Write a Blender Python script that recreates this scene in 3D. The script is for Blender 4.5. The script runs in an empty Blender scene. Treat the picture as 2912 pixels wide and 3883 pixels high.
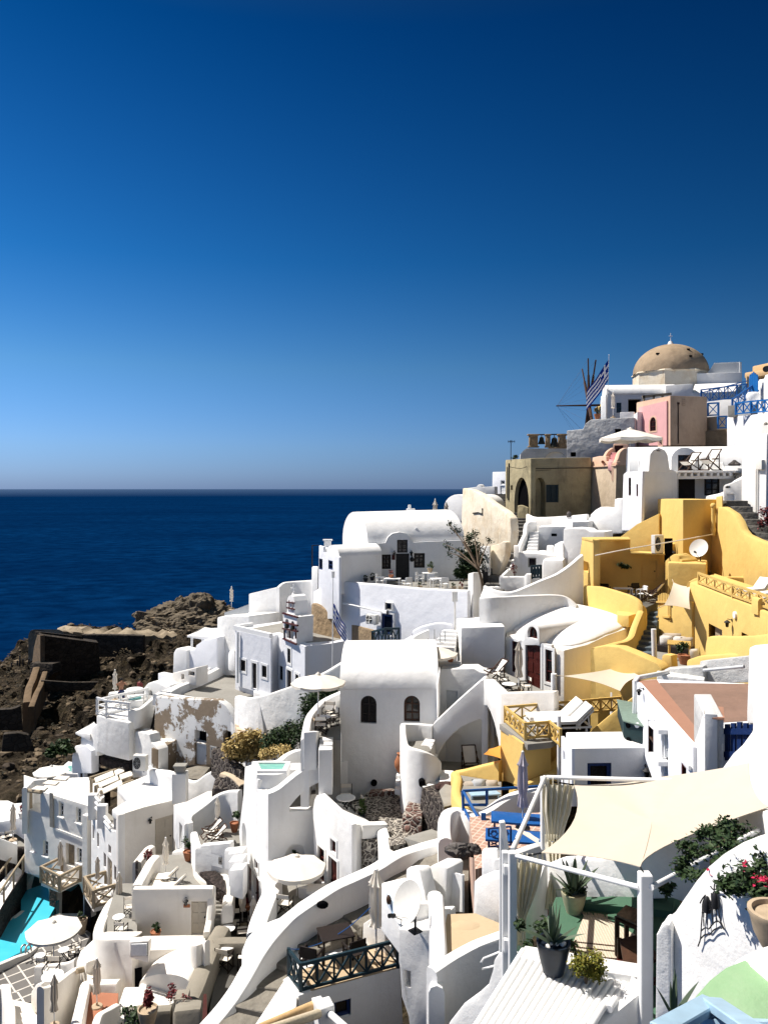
import bpy,bmesh,math,random
from mathutils import Vector,Matrix,noise as mnoise
from mathutils.geometry import tessellate_polygon
random.seed(7)
R=math.radians
SC=bpy.context.scene
COL=SC.collection
# camera, sky, sun, exposure
FPX,CX,HY=2984.,1456.,1853.
cam_d=bpy.data.cameras.new('camera')
cam=bpy.data.objects.new('camera',cam_d);COL.objects.link(cam)
cam_d.sensor_fit='VERTICAL';cam_d.sensor_height=24.
cam_d.lens=24.*FPX/3883.
cam_d.shift_y=-(3883/2-HY)/3883.
cam_d.clip_start=.1;cam_d.clip_end=200000
cam.location=(0,0,0);cam.rotation_euler=(R(90),0,0)
SC.camera=cam
SUN=Vector((-.76,.25,1.13)).normalized()
sun_d=bpy.data.lights.new('sun','SUN');sun=bpy.data.objects.new('sun',sun_d);COL.objects.link(sun)
sun_d.energy=5.;sun_d.angle=R(.5);sun_d.color=(1.,.955,.885)
sun.rotation_euler=SUN.to_track_quat('Z','Y').to_euler()
sun.location=(-30,20,60)
W=bpy.data.worlds.new('World');SC.world=W;W.use_nodes=True
nt=W.node_tree;nt.nodes.clear()
sky=nt.nodes.new('ShaderNodeTexSky');sky.sky_type='NISHITA';sky.sun_disc=False
sky.sun_elevation=math.asin(SUN.z);sky.sun_rotation=math.atan2(SUN.x,SUN.y)
sky.altitude=100;sky.air_density=1.;sky.dust_density=.6;sky.ozone_density=3.
hs=nt.nodes.new('ShaderNodeHueSaturation');hs.inputs['Saturation'].default_value=1.35
bg=nt.nodes.new('ShaderNodeBackground');bg.inputs['Strength'].default_value=.06
wo=nt.nodes.new('ShaderNodeOutputWorld')
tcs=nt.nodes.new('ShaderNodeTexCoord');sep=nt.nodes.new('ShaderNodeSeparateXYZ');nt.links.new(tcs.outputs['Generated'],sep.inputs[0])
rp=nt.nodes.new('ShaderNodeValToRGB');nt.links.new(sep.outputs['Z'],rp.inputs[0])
_st=[(.0,(.25,.40,.95)),(.051,(.29,.44,.80)),(.15,(.30,.465,.615)),(.275,(.10,.35,.51)),(.507,(.008,.198,.33)),(.60,(.20,.22,.25)),(.75,(1.75,.80,.33)),(1.,(2.1,.92,.35))]  # zenith stops, out of view, brightened and warmed as added fill light
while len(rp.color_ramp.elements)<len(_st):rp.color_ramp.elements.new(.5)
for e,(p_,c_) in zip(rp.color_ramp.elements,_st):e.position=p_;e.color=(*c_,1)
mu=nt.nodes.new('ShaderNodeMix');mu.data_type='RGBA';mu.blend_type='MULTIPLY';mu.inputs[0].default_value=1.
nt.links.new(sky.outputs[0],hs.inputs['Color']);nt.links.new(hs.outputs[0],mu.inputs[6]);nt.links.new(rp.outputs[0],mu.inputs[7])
mx=nt.nodes.new('ShaderNodeMapRange');nt.links.new(sep.outputs['X'],mx.inputs[0])
for i,v in enumerate((-.42,.45,1.28,.70)):mx.inputs[i+1].default_value=v
mv=nt.nodes.new('ShaderNodeVectorMath');mv.operation='SCALE';nt.links.new(mu.outputs[2],mv.inputs[0]);nt.links.new(mx.outputs[0],mv.inputs['Scale'])
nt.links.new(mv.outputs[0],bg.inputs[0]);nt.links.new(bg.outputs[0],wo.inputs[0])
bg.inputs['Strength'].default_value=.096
SC.view_settings.view_transform='Standard';SC.view_settings.look='None'
SC.view_settings.exposure=.5;SC.view_settings.gamma=1.
SC.cycles.max_bounces=8;SC.cycles.diffuse_bounces=5
# pixel -> place helpers
ZONES=dict(A=(1800,1220,1112/1659),A2=(2400,1300,512/1659),A3=(2300,1680,612/1659),B=(1100,1750,1100/1659),C=(2050,1850,862/1659),D=(500,2150,900/1659),D3=(500,2150,900/1659),E1=(0,2250,900/1659),E=(0,2250,900/1659),F=(1200,2420,900/1659),G=(1950,2420,962/1659),H=(0,2850,900/1659),H2=(0,2900,420/1659),I=(800,2850,900/1659),J=(1650,2900,1262/1659),K=(0,3300,900/1659),K2=(640,3300,360/1659),L=(750,3250,1000/1659),P=(0,0,1.))
ZN=[.0,.0,1.,1.]
YS=dict(A=1.15,A2=1.15,A3=1.15,B=1.15,C=1.15,G=1.12,E=1.03,H=1.)
def zone(k):ZN[:]=(*ZONES[k],YS.get(k,1.))
def S(x,y):return ZN[0]+x*ZN[2],ZN[1]+y*ZN[2]
def ray(x,y):
 sx,sy=S(x,y);return Vector(((sx-CX)/FPX,1.,-(sy-HY)/FPX))
def at(x,y,Y):return ray(x,y)*(Y*ZN[3])
def onz(x,y,z):
 d=ray(x,y);return d*(z/d.z)
def V(*a):return Vector(a)
class Pl:
 """a vertical plane through two places (only their plan position counts)"""
 def __init__(s,a,b):
  s.o=V(a.x,a.y,0);d=V(b.x-a.x,b.y-a.y,0);s.d=d.normalized();s.n=V(s.d.y,-s.d.x,0)
  if s.n.dot(-s.o)<0:s.n=-s.n
 def pt(s,x,y):
  r=ray(x,y);return r*(s.o.dot(s.n)/r.dot(s.n))
 def off(s,k):
  a=s.o+s.n*k;return Pl(a,a+s.d)
def pln(x1,Y1,x2,Y2):return Pl(at(x1,0,Y1),at(x2,0,Y2))
# mesh and object helpers
UNSET=set()
nb=bmesh.new
def root_of(o):
 while o.parent:o=o.parent
 return o
def obj(name,bm,mat,parent=None,smooth=40,local=False,kind=None):
 """link a bmesh as ONE object; world coordinates unless local"""
 bmesh.ops.recalc_face_normals(bm,faces=bm.faces)
 me=bpy.data.meshes.new(name)
 if parent is not None and not local:
  r=root_of(parent)
  if r in UNSET:
   UNSET.discard(r)
   co=[v.co for v in bm.verts];n=len(co)
   r.location=(sum(c.x for c in co)/n,sum(c.y for c in co)/n,min(c.z for c in co))
  bmesh.ops.translate(bm,verts=bm.verts,vec=-r.location)
 loc=None
 if parent is None and not local:
  co=[v.co for v in bm.verts];n=len(co)
  loc=V(sum(c.x for c in co)/n,sum(c.y for c in co)/n,min(c.z for c in co))
  bmesh.ops.translate(bm,verts=bm.verts,vec=-loc)
 bm.to_mesh(me);bm.free()
 if smooth:
  me.polygons.foreach_set('use_smooth',[True]*len(me.polygons));me.set_sharp_from_angle(angle=R(smooth))
 mats=mat if isinstance(mat,(list,tuple)) else[mat]
 for m in mats:me.materials.append(M[m] if isinstance(m,str) else m)
 o=bpy.data.objects.new(name,me);COL.objects.link(o)
 if parent is not None:o.parent=parent
 if loc is not None:o.location=loc
 if kind:o['kind']=kind
 return o
def thing(name,label,cat,loc=None,rz=0,group=None):
 o=bpy.data.objects.new(name,None);COL.objects.link(o);o.empty_display_size=.3
 o['label']=label;o['category']=cat
 if group:o['group']=group
 if loc is None:UNSET.add(o)
 else:o.location=loc
 o.rotation_euler=(0,0,rz)
 return o
def tag(o,label,cat,group=None):
 o['label']=label;o['category']=cat
 if group:o['group']=group
 return o
def dup(src,loc,rz=0,label=None,group=None,scale=None):
 """copy a thing with its parts and sub-parts"""
 r=src.copy();COL.objects.link(r);r.location=loc;r.rotation_euler=(0,0,rz)
 if label:r['label']=label
 if group:r['group']=group
 if scale:r.scale=(scale,)*3 if not isinstance(scale,tuple) else scale
 for ch in list(src.children):
  c=ch.copy();COL.objects.link(c);c.parent=r
  for g in ch.children:
   d=g.copy();COL.objects.link(d);d.parent=c
 return r
def bevel_bm(bm,w,seg=2,ang=35,skip=None):
 es=[e for e in bm.edges if len(e.link_faces)==2 and e.calc_face_angle(0)>R(ang) and(skip is None or not skip(e))]
 if es and w>0:
  bmesh.ops.bevel(bm,geom=es,offset=w,segments=seg,profile=.6,affect='EDGES',clamp_overlap=True)
 return bm
def dedupe(p):
 out=[]
 for q in p:
  if not out or(q-out[-1]).length>1e-4:out.append(q)
 if len(out)>2 and(out[0]-out[-1]).length<1e-4:out.pop()
 return out
def fill_holes(loops):
 """triangles of a polygon with holes (bridged, then ear clipped); indices run through all loops"""
 pts=[p for lp in loops for p in lp];o=loops[0][0]
 n=V(0,0,0)
 for a,b in zip(loops[0],loops[0][1:]+loops[0][:1]):n+=(a-o).cross(b-o)
 n.normalize();u=n.orthogonal().normalized();w=n.cross(u)
 P=[((p-o).dot(u),(p-o).dot(w)) for p in pts]
 def cr(a,b,c):return(b[0]-a[0])*(c[1]-a[1])-(b[1]-a[1])*(c[0]-a[0])
 def area(ix):return sum(P[a][0]*P[b][1]-P[b][0]*P[a][1] for a,b in zip(ix,ix[1:]+ix[:1]))
 idx=[];k=0
 for lp in loops:idx.append(list(range(k,k+len(lp))));k+=len(lp)
 outer=idx[0] if area(idx[0])>0 else idx[0][::-1]
 hs=[h if area(h)<0 else h[::-1] for h in idx[1:]]
 hs.sort(key=lambda h:-max(P[i][0] for i in h))
 def crosses(a,b,c,d):
  if len({a,b,c,d})<4 or P[a] in(P[c],P[d]) or P[b] in(P[c],P[d]):return False
  A,B,C_,D=P[a],P[b],P[c],P[d]
  return cr(A,B,C_)*cr(A,B,D)<=0 and cr(C_,D,A)*cr(C_,D,B)<=0
 for hi,h in enumerate(hs):
  edges=list(zip(outer,outer[1:]+outer[:1]))
  for g in hs[hi:]:edges+=list(zip(g,g[1:]+g[:1]))
  best=None
  for x,i in enumerate(h):
   for y,j in enumerate(outer):
    d=(P[i][0]-P[j][0])**2+(P[i][1]-P[j][1])**2
    if best and d>=best[0]:continue
    pa,pb,pc=P[outer[y-1]],P[j],P[outer[(y+1)%len(outer)]]
    if cr(pa,pb,pc)>=0:ok=cr(pa,pb,P[i])>1e-9 and cr(pb,pc,P[i])>1e-9
    else:ok=not(cr(pa,pb,P[i])<=1e-9 and cr(pb,pc,P[i])<=1e-9)
    if not ok:continue
    if not any(crosses(i,j,c,d_) for c,d_ in edges):best=(d,x,y)
  if best is None:continue
  _,x,y=best
  outer=outer[:y+1]+h[x:]+h[:x+1]+outer[y:]
 tris=[];ring=outer[:];guard=0
 while len(ring)>3 and guard<20000:
  guard+=1;done=False;m=len(ring)
  for i in range(m):
   a,b,c=ring[i-1],ring[i],ring[(i+1)%m]
   if cr(P[a],P[b],P[c])<=1e-12:continue
   if any(P[q] not in(P[a],P[b],P[c]) and cr(P[a],P[b],P[q])>=0 and cr(P[b],P[c],P[q])>=0 and cr(P[c],P[a],P[q])>=0 for q in ring):continue
   tris.append((a,b,c));ring.pop(i);done=True;break
  if not done:
   best=min(range(m),key=lambda i:abs(cr(P[ring[i-1]],P[ring[i]],P[ring[(i+1)%m]])));ring.pop(best)
 if len(ring)==3:tris.append(tuple(ring))
 return tris
def solid(front,vec,holes=(),bev=.0,seg=2):
 """polygon (with holes) swept along vec: closed solid"""
 front=dedupe(front)
 bm=bmesh.new();loops=[front]+[list(h) for h in holes]
 fv,bv,fl=[],[],[]
 for lp in loops:
  a=[bm.verts.new(p) for p in lp];b=[bm.verts.new(p+vec) for p in lp]
  fl.append((a,b));fv+=a;bv+=b
 if len(loops)==1:
  bm.faces.new(fl[0][0]);bm.faces.new(fl[0][1][::-1])
 else:
  for t in fill_holes(loops):
   try:
    bm.faces.new([fv[i] for i in t]);bm.faces.new([bv[i] for i in reversed(t)])
   except ValueError:pass
 for a,b in fl:
  n=len(a)
  for i in range(n):
   j=(i+1)%n
   try:bm.faces.new((a[i],a[j],b[j],b[i]))
   except ValueError:pass
 bmesh.ops.recalc_face_normals(bm,faces=bm.faces)
 if bev:
  outer=set(fl[0][0])|set(fl[0][1])
  inner=set(fv+bv)-outer
  bm.normal_update()
  es=[e for e in bm.edges if len(e.link_faces)==2 and e.calc_face_angle(0)>R(33) and e.verts[0] in outer and e.verts[1] in outer]
  if holes:
   try:bmesh.ops.bevel(bm,geom=es,offset=bev,segments=seg,profile=.6,affect='EDGES',clamp_overlap=True)
   except Exception:pass
  else:bmesh.ops.bevel(bm,geom=es,offset=bev,segments=seg,profile=.6,affect='EDGES',clamp_overlap=True)
 return bm
def add_box(bm,c,s,rz=0,rx=0,ry=0):
 m=Matrix.Translation(c)@Matrix.Rotation(rz,4,'Z')@Matrix.Rotation(ry,4,'Y')@Matrix.Rotation(rx,4,'X')@Matrix.Diagonal((s[0],s[1],s[2],1))
 return bmesh.ops.create_cube(bm,size=1,matrix=m)['verts']
def bar(bm,a,b,w,h=None,up=None):
 """square bar from a to b"""
 a=Vector(a);b=Vector(b);h=h or w;d=b-a;L=d.length
 if L<1e-5:return
 q=d.to_track_quat('Z','X' if up is None else up)
 m=Matrix.Translation((a+b)/2)@q.to_matrix().to_4x4()@Matrix.Diagonal((w,h,L,1))
 bmesh.ops.create_cube(bm,size=1,matrix=m)
def rod(bm,a,b,r,n=8,r2=None):
 a=Vector(a);b=Vector(b);d=b-a;L=d.length
 if L<1e-5:return
 m=Matrix.Translation((a+b)/2)@d.to_track_quat('Z','X').to_matrix().to_4x4()
 bmesh.ops.create_cone(bm,cap_ends=True,segments=n,radius1=r,radius2=r if r2 is None else r2,depth=L,matrix=m)
def lathe(bm,prof,c=(0,0,0),n=20,close=True):
 c=Vector(c);rings=[]
 for r,z in prof:
  if r<1e-5:rings.append([bm.verts.new(c+V(0,0,z))])
  else:rings.append([bm.verts.new(c+V(r*math.cos(2*math.pi*i/n),r*math.sin(2*math.pi*i/n),z)) for i in range(n)])
 for A,B in zip(rings,rings[1:]):
  for i in range(n):
   j=(i+1)%n
   if len(A)==1 and len(B)==1:continue
   if len(A)==1:bm.faces.new((A[0],B[j],B[i]))
   elif len(B)==1:bm.faces.new((A[i],A[j],B[0]))
   else:bm.faces.new((A[i],A[j],B[j],B[i]))
 if close:
  for ring in(rings[0],rings[-1]):
   if len(ring)>2:bm.faces.new(ring)
def curve_pts(p,n=6):
 """Catmull-Rom through points"""
 p=[Vector(q) for q in p]
 if len(p)<3 or n<=1:return p
 out=[]
 for i in range(len(p)-1):
  a=p[i-1] if i>0 else p[0]*2-p[1];b=p[i];c=p[i+1];d=p[i+2] if i+2<len(p) else p[-1]*2-p[-2]
  for k in range(n):
   t=k/n
   out.append(.5*((2*b)+(c-a)*t+(2*a-5*b+4*c-d)*t*t+(3*b-a-3*c+d)*t**3))
 out.append(p[-1]);return out
def tube(bm,pts,r,n=6):
 pts=[Vector(p) for p in pts];rings=[]
 for i,p in enumerate(pts):
  d=(pts[min(i+1,len(pts)-1)]-pts[max(i-1,0)]).normalized()
  u=d.cross(V(0,0,1));u=u.normalized() if u.length>1e-3 else V(1,0,0);w=d.cross(u)
  rr=r[i] if isinstance(r,(list,tuple)) else r
  rings.append([bm.verts.new(p+u*rr*math.cos(2*math.pi*k/n)+w*rr*math.sin(2*math.pi*k/n)) for k in range(n)])
 for A,B in zip(rings,rings[1:]):
  for k in range(n):bm.faces.new((A[k],A[(k+1)%n],B[(k+1)%n],B[k]))
 bm.faces.new(rings[0]);bm.faces.new(rings[-1])
def thick(bm,t):
 """give an open sheet a real thickness"""
 bm.normal_update();vs=bm.verts[:];fs=bm.faces[:];be=[(e.verts[0],e.verts[1]) for e in bm.edges if len(e.link_faces)==1]
 mp={v:bm.verts.new(v.co-v.normal*t) for v in vs}
 for f in fs:bm.faces.new([mp[v] for v in reversed(f.verts)]).material_index=f.material_index
 for a,b in be:bm.faces.new((a,b,mp[b],mp[a]))
 bmesh.ops.recalc_face_normals(bm,faces=bm.faces)
def ribbon_wall(pts,w,drop,n=5,bottom=None,rr=None,wob=.012):
 """free-standing plastered wall: pts is its top centre line; rounded top"""
 P=curve_pts(pts,n);rr=rr if rr is not None else min(.14,w*.45)
 bm=bmesh.new();rings=[]
 prof=[(-w/2,None),(-w/2,-rr),(-w/2+rr*.3,-rr*.3),(-w/2+rr,0),(w/2-rr,0),(w/2-rr*.3,-rr*.3),(w/2,-rr),(w/2,None)]
 for i,p in enumerate(P):
  d=P[min(i+1,len(P)-1)]-P[max(i-1,0)];d.z=0
  d=d.normalized() if d.length>1e-4 else V(1,0,0)
  u=V(-d.y,d.x,0);k=i/max(1,len(P)-1)*(len(pts)-1)
  dr=drop if not isinstance(drop,(list,tuple)) else drop[min(int(k),len(drop)-1)]*(1-(k-int(k)))+drop[min(int(k)+1,len(drop)-1)]*(k-int(k))
  j=mnoise.noise(p*.9)*wob*2
  zb=p.z-dr if bottom is None else bottom
  rings.append([bm.verts.new(p+u*(a+j)+V(0,0,(b+j) if b is not None else zb-p.z)) for a,b in prof])
 for A,B in zip(rings,rings[1:]):
  for k in range(len(prof)):
   bm.faces.new((A[k],A[(k+1)%len(prof)],B[(k+1)%len(prof)],B[k]))
 bm.faces.new(rings[0]);bm.faces.new(rings[-1][::-1])
 return bm
def prism(top,bottom,bev=.06,seg=2):
 """vertical solid under a (possibly sloping) top polygon down to z=bottom"""
 top=dedupe(top);bm=bmesh.new()
 a=[bm.verts.new(p) for p in top];b=[bm.verts.new(V(p.x,p.y,bottom)) for p in top]
 bm.faces.new(a);bm.faces.new(b[::-1]);n=len(a)
 for i in range(n):bm.faces.new((a[i],a[(i+1)%n],b[(i+1)%n],b[i]))
 bmesh.ops.recalc_face_normals(bm,faces=bm.faces)
 if bev:bevel_bm(bm,bev,seg)
 return bm
def vault(a,b,depth,rise,n=14,back=None,base=.0,full=math.pi):
 """half-cylinder roof: a->b its front springing line, depth the span behind it"""
 d=(b-a);d.z=0;d.normalize();nb=V(-d.y,d.x,0)
 if nb.y<0:nb=-nb
 if back is not None:nb=back.normalized()
 fr=[a+V(0,0,-base)]+[a+nb*(depth/2*(1-math.cos(full*i/n)))+V(0,0,rise*math.sin(full*i/n)) for i in range(n+1)]
 fr+=[a+nb*(depth/2*(1-math.cos(full)))+V(0,0,-base)]
 return solid(fr,b-a) if base>0 else solid(fr[1:-1],b-a)
 # procedural materials
def nodemat(name):
 m=bpy.data.materials.new(name);m.use_nodes=True
 t=m.node_tree;return m,t,t.nodes['Principled BSDF']
def mixrgb(t,fac,a,b):
 n=t.nodes.new('ShaderNodeMix');n.data_type='RGBA'
 for i,v in((6,a),(7,b)):
  if isinstance(v,tuple):n.inputs[i].default_value=(*v,1)
  else:t.links.new(v,n.inputs[i])
 if isinstance(fac,(int,float)):n.inputs[0].default_value=fac
 else:t.links.new(fac,n.inputs[0])
 return n.outputs[2]
def noise_(t,scale,detail=4,rough=.6,vec=None):
 n=t.nodes.new('ShaderNodeTexNoise');n.inputs['Scale'].default_value=scale
 n.inputs['Detail'].default_value=detail;n.inputs['Roughness'].default_value=rough
 if vec is not None:t.links.new(vec,n.inputs['Vector'])
 return n.outputs['Fac']
def ramp(t,f,lo,hi,a=.0,b=1.):
 n=t.nodes.new('ShaderNodeMapRange');t.links.new(f,n.inputs[0])
 n.inputs[1].default_value=lo;n.inputs[2].default_value=hi;n.inputs[3].default_value=a;n.inputs[4].default_value=b
 return n.outputs[0]
def pos(t,sc=(1,1,1)):
 g=t.nodes.new('ShaderNodeNewGeometry');m=t.nodes.new('ShaderNodeMapping');m.inputs['Scale'].default_value=sc
 t.links.new(g.outputs['Position'],m.inputs['Vector']);return m.outputs[0]
def bump(t,b,h,strength=.3,dist=.05,prev=None):
 n=t.nodes.new('ShaderNodeBump');n.inputs['Strength'].default_value=strength;n.inputs['Distance'].default_value=dist
 t.links.new(h,n.inputs['Height'])
 if prev is not None:t.links.new(prev,n.inputs['Normal'])
 t.links.new(n.outputs[0],b.inputs['Normal']);return n.outputs[0]
def plaster(name,col,stain,amt=.35,rough=.92,bs=.35,sc=1.,streak=.25):
 m,t,b=nodemat(name);p=pos(t,(sc,sc,sc))
 n1=noise_(t,.55,6,.65,p);n2=noise_(t,5.,5,.7,p)
 st=noise_(t,1.6,5,.65,pos(t,(1.3*sc,1.3*sc,.22*sc)))
 c=mixrgb(t,ramp(t,n1,.45,.78,0,amt),col,stain)
 c=mixrgb(t,ramp(t,st,.56,.8,0,streak),c,stain)
 c=mixrgb(t,ramp(t,n2,.6,.8,0,amt*.5),c,tuple(x*.8 for x in stain))
 t.links.new(c,b.inputs['Base Color']);b.inputs['Roughness'].default_value=rough
 b.inputs['Specular IOR Level'].default_value=.15
 q=bump(t,b,noise_(t,1.7,3,.5,p),.35*bs/.35,.10)
 bump(t,b,noise_(t,22,4,.7,p),bs,.02,q)
 return m
def simple(name,col,rough=.6,metal=.0,var=.15,sc=8,spec=.3,bs=.0):
 m,t,b=nodemat(name);p=pos(t)
 n=noise_(t,sc,4,.6,p)
 c=mixrgb(t,ramp(t,n,.3,.75,0,1),tuple(x*(1-var) for x in col),tuple(min(1,x*(1+var)) for x in col))
 t.links.new(c,b.inputs['Base Color']);b.inputs['Roughness'].default_value=rough;b.inputs['Metallic'].default_value=metal
 b.inputs['Specular IOR Level'].default_value=spec
 if bs:bump(t,b,noise_(t,sc*4,4,.7,p),bs,.02)
 return m
def voronoi_stone(name,col,mortar,scale=4.,edge=.06,var=.5,z=1.,bs=.8):
 m,t,b=nodemat(name);p=pos(t,(1,1,z))
 w=t.nodes.new('ShaderNodeTexNoise');w.inputs['Scale'].default_value=3;t.links.new(p,w.inputs['Vector'])
 vm=t.nodes.new('ShaderNodeVectorMath');vm.operation='MULTIPLY_ADD';t.links.new(w.outputs['Color'],vm.inputs[0])
 vm.inputs[1].default_value=(.25,.25,.25);t.links.new(p,vm.inputs[2])
 v=t.nodes.new('ShaderNodeTexVoronoi');v.feature='DISTANCE_TO_EDGE';v.inputs['Scale'].default_value=scale;t.links.new(vm.outputs[0],v.inputs['Vector'])
 v2=t.nodes.new('ShaderNodeTexVoronoi');v2.inputs['Scale'].default_value=scale;t.links.new(vm.outputs[0],v2.inputs['Vector'])
 bw=t.nodes.new('ShaderNodeRGBToBW');t.links.new(v2.outputs['Color'],bw.inputs[0])
 c=mixrgb(t,bw.outputs[0],tuple(x*(1-var) for x in col),tuple(min(1,x*(1+var)) for x in col))
 c=mixrgb(t,ramp(t,noise_(t,14,4,.7,p),.4,.8,0,.5),c,tuple(x*.5 for x in col))
 c=mixrgb(t,ramp(t,v.outputs['Distance'],edge*.4,edge,0,1),mortar,c)
 t.links.new(c,b.inputs['Base Color']);b.inputs['Roughness'].default_value=.9;b.inputs['Specular IOR Level'].default_value=.15
 bump(t,b,ramp(t,v.outputs['Distance'],0,.25,0,1),bs,.08)
 return m
def grid_tiles(name,col,line,sx,rot=.0,w=.06):
 m,t,b=nodemat(name)
 g=t.nodes.new('ShaderNodeNewGeometry');mp=t.nodes.new('ShaderNodeMapping');mp.inputs['Rotation'].default_value=(0,0,rot)
 t.links.new(g.outputs['Position'],mp.inputs['Vector'])
 br=t.nodes.new('ShaderNodeTexBrick');br.offset=0;br.inputs['Scale'].default_value=1/sx
 br.inputs['Mortar Size'].default_value=w;br.inputs['Brick Width'].default_value=1;br.inputs['Row Height'].default_value=1
 br.inputs['Mortar Smooth'].default_value=.1
 br.inputs['Color1'].default_value=(*col,1);br.inputs['Color2'].default_value=(*[x*.75 for x in col],1);br.inputs['Mortar'].default_value=(*line,1)
 t.links.new(mp.outputs[0],br.inputs['Vector'])
 c=mixrgb(t,ramp(t,noise_(t,6,5,.7,pos(t)),.4,.8,0,.4),br.outputs['Color'],tuple(x*.6 for x in col))
 t.links.new(c,b.inputs['Base Color']);b.inputs['Roughness'].default_value=.85
 return m
def peeling(name,white,under,zlo=0,thr=.5):
 m,t,b=nodemat(name);p=pos(t)
 n=noise_(t,.55,8,.7,p);f=ramp(t,n,thr-.015,thr+.015,0,1)
 u=mixrgb(t,noise_(t,3,6,.7,p),tuple(x*.55 for x in under),under)
 u=mixrgb(t,ramp(t,noise_(t,12,4,.7,p),.55,.7,0,.5),u,tuple(x*.5 for x in under))
 w=mixrgb(t,ramp(t,noise_(t,1.1,6,.7,p),.45,.8,0,.5),white,tuple(x*.8 for x in white))
 t.links.new(mixrgb(t,f,w,u),b.inputs['Base Color']);b.inputs['Roughness'].default_value=.95
 b.inputs['Specular IOR Level'].default_value=.1
 q=bump(t,b,f,.5,-.03);bump(t,b,noise_(t,12,5,.7,p),.5,.03,q)
 return m
def leafmat(name,a,b_,tr=.25):
 m,t,b=nodemat(name)
 oi=t.nodes.new('ShaderNodeNewGeometry')
 c=mixrgb(t,oi.outputs['Random Per Island'],a,b_)
 t.links.new(c,b.inputs['Base Color']);b.inputs['Roughness'].default_value=.6;b.inputs['Specular IOR Level'].default_value=.25
 return m
def fabric(name,col,tr=.35,var=.06):
 m,t,b=nodemat(name);p=pos(t)
 c=mixrgb(t,noise_(t,3,4,.6,p),tuple(x*(1-var) for x in col),col)
 t.links.new(c,b.inputs['Base Color']);b.inputs['Roughness'].default_value=.9;b.inputs['Specular IOR Level'].default_value=.1
 bump(t,b,noise_(t,2.2,2,.5,p),.25,.08)
 if tr:
  tl=t.nodes.new('ShaderNodeBsdfTranslucent');t.links.new(c,tl.inputs['Color'])
  ms=t.nodes.new('ShaderNodeMixShader');ms.inputs[0].default_value=tr
  t.links.new(b.outputs[0],ms.inputs[1]);t.links.new(tl.outputs[0],ms.inputs[2])
  t.links.new(ms.outputs[0],t.nodes['Material Output'].inputs['Surface'])
 return m
M={}
M['white']=plaster('whitewash',(.82,.815,.80),(.58,.555,.51),.34,streak=.30)
M['white2']=plaster('whitewash_worn',(.80,.795,.775),(.50,.47,.42),.45,streak=.4,bs=.6)
M['cream']=plaster('cream_plaster',(.80,.765,.71),(.55,.50,.42),.32,streak=.28)
M['blue_white']=plaster('bluish_whitewash',(.78,.79,.82),(.62,.62,.63),.22,streak=.1)
M['yellow']=plaster('ochre_plaster',(.70,.49,.165),(.54,.36,.115),.45,streak=.35)
M['pink']=plaster('pink_plaster',(.76,.42,.41),(.60,.33,.32),.5,streak=.3)
M['peach']=plaster('peach_plaster',(.74,.50,.36),(.55,.36,.26),.35,streak=.3)
M['tan']=plaster('tan_plaster',(.56,.40,.28),(.28,.19,.13),.6,streak=.5,bs=.6)
M['olive']=plaster('weathered_olive_stucco',(.42,.36,.22),(.13,.11,.07),.75,streak=.7,bs=.8)
M['buff']=plaster('weathered_buff_plaster',(.55,.45,.33),(.30,.22,.14),.55,streak=.6,bs=.6)
M['ochre_stain']=plaster('stained_plaster_wall',(.78,.70,.56),(.55,.37,.18),.7,streak=.65,bs=.6)
M['rubble_white']=plaster('rough_whitewashed_rubble',(.56,.56,.55),(.33,.33,.32),.6,bs=1.2)
M['dome']=plaster('weathered_dome_plaster',(.38,.285,.19),(.18,.13,.085),.7,streak=.4,bs=.6)
M['greywash']=plaster('grey_cement',(.29,.28,.255),(.18,.17,.15),.6,bs=.5)
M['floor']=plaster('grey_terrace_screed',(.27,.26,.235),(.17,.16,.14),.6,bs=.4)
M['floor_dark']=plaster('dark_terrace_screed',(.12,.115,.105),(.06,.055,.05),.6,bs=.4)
M['path']=plaster('worn_concrete_path',(.24,.22,.185),(.10,.09,.075),.8,bs=.8,sc=2.2)
M['lavastep']=plaster('dark_worn_lava_steps',(.14,.132,.12),(.05,.047,.042),.9,bs=.9,sc=2.5)
M['sandfloor']=plaster('sandy_terrace_floor',(.50,.385,.25),(.38,.28,.175),.4)
M['terracotta']=plaster('terracotta_floor',(.38,.165,.10),(.27,.115,.07),.5)
M['pinkfloor']=plaster('faded_pink_roof_screed',(.26,.165,.125),(.19,.125,.095),.9,sc=1.6)
M['coral']=plaster('coral_border',(.36,.195,.135),(.28,.15,.10),.4)
M['green_floor']=plaster('green_painted_floor',(.075,.155,.10),(.05,.11,.07),.5)
M['pale_green']=plaster('pale_green_painted_roof',(.25,.40,.225),(.40,.50,.34),.9)
M['peel']=peeling('peeling_whitewash',(.76,.76,.75),(.33,.26,.19),thr=.5)
M['rough_tan']=plaster('rough_tan_render',(.32,.235,.145),(.15,.11,.07),.8,bs=1.2,sc=1.6)
M['peel2']=peeling('peeling_side_wall',(.72,.70,.66),(.26,.20,.14),thr=.42)
M['mould']=peeling('mouldy_wall',(.70,.68,.64),(.06,.055,.05),thr=.45)
M['hotel']=plaster('grey_white_hotel_plaster',(.83,.81,.76),(.60,.58,.53),.3)
M['grotto']=plaster('teal_grotto_plaster',(.10,.30,.36),(.06,.2,.25),.4)
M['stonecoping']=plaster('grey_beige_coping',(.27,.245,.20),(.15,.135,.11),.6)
M['cragrock']=plaster('eroded_pale_rock',(.165,.135,.095),(.022,.019,.016),1.,streak=.9,bs=1.5,sc=.7)
M['ledgerock']=plaster('pale_ledge_rock',(.34,.28,.20),(.07,.055,.04),1.,streak=.8,bs=1.5,sc=.6)
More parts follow.
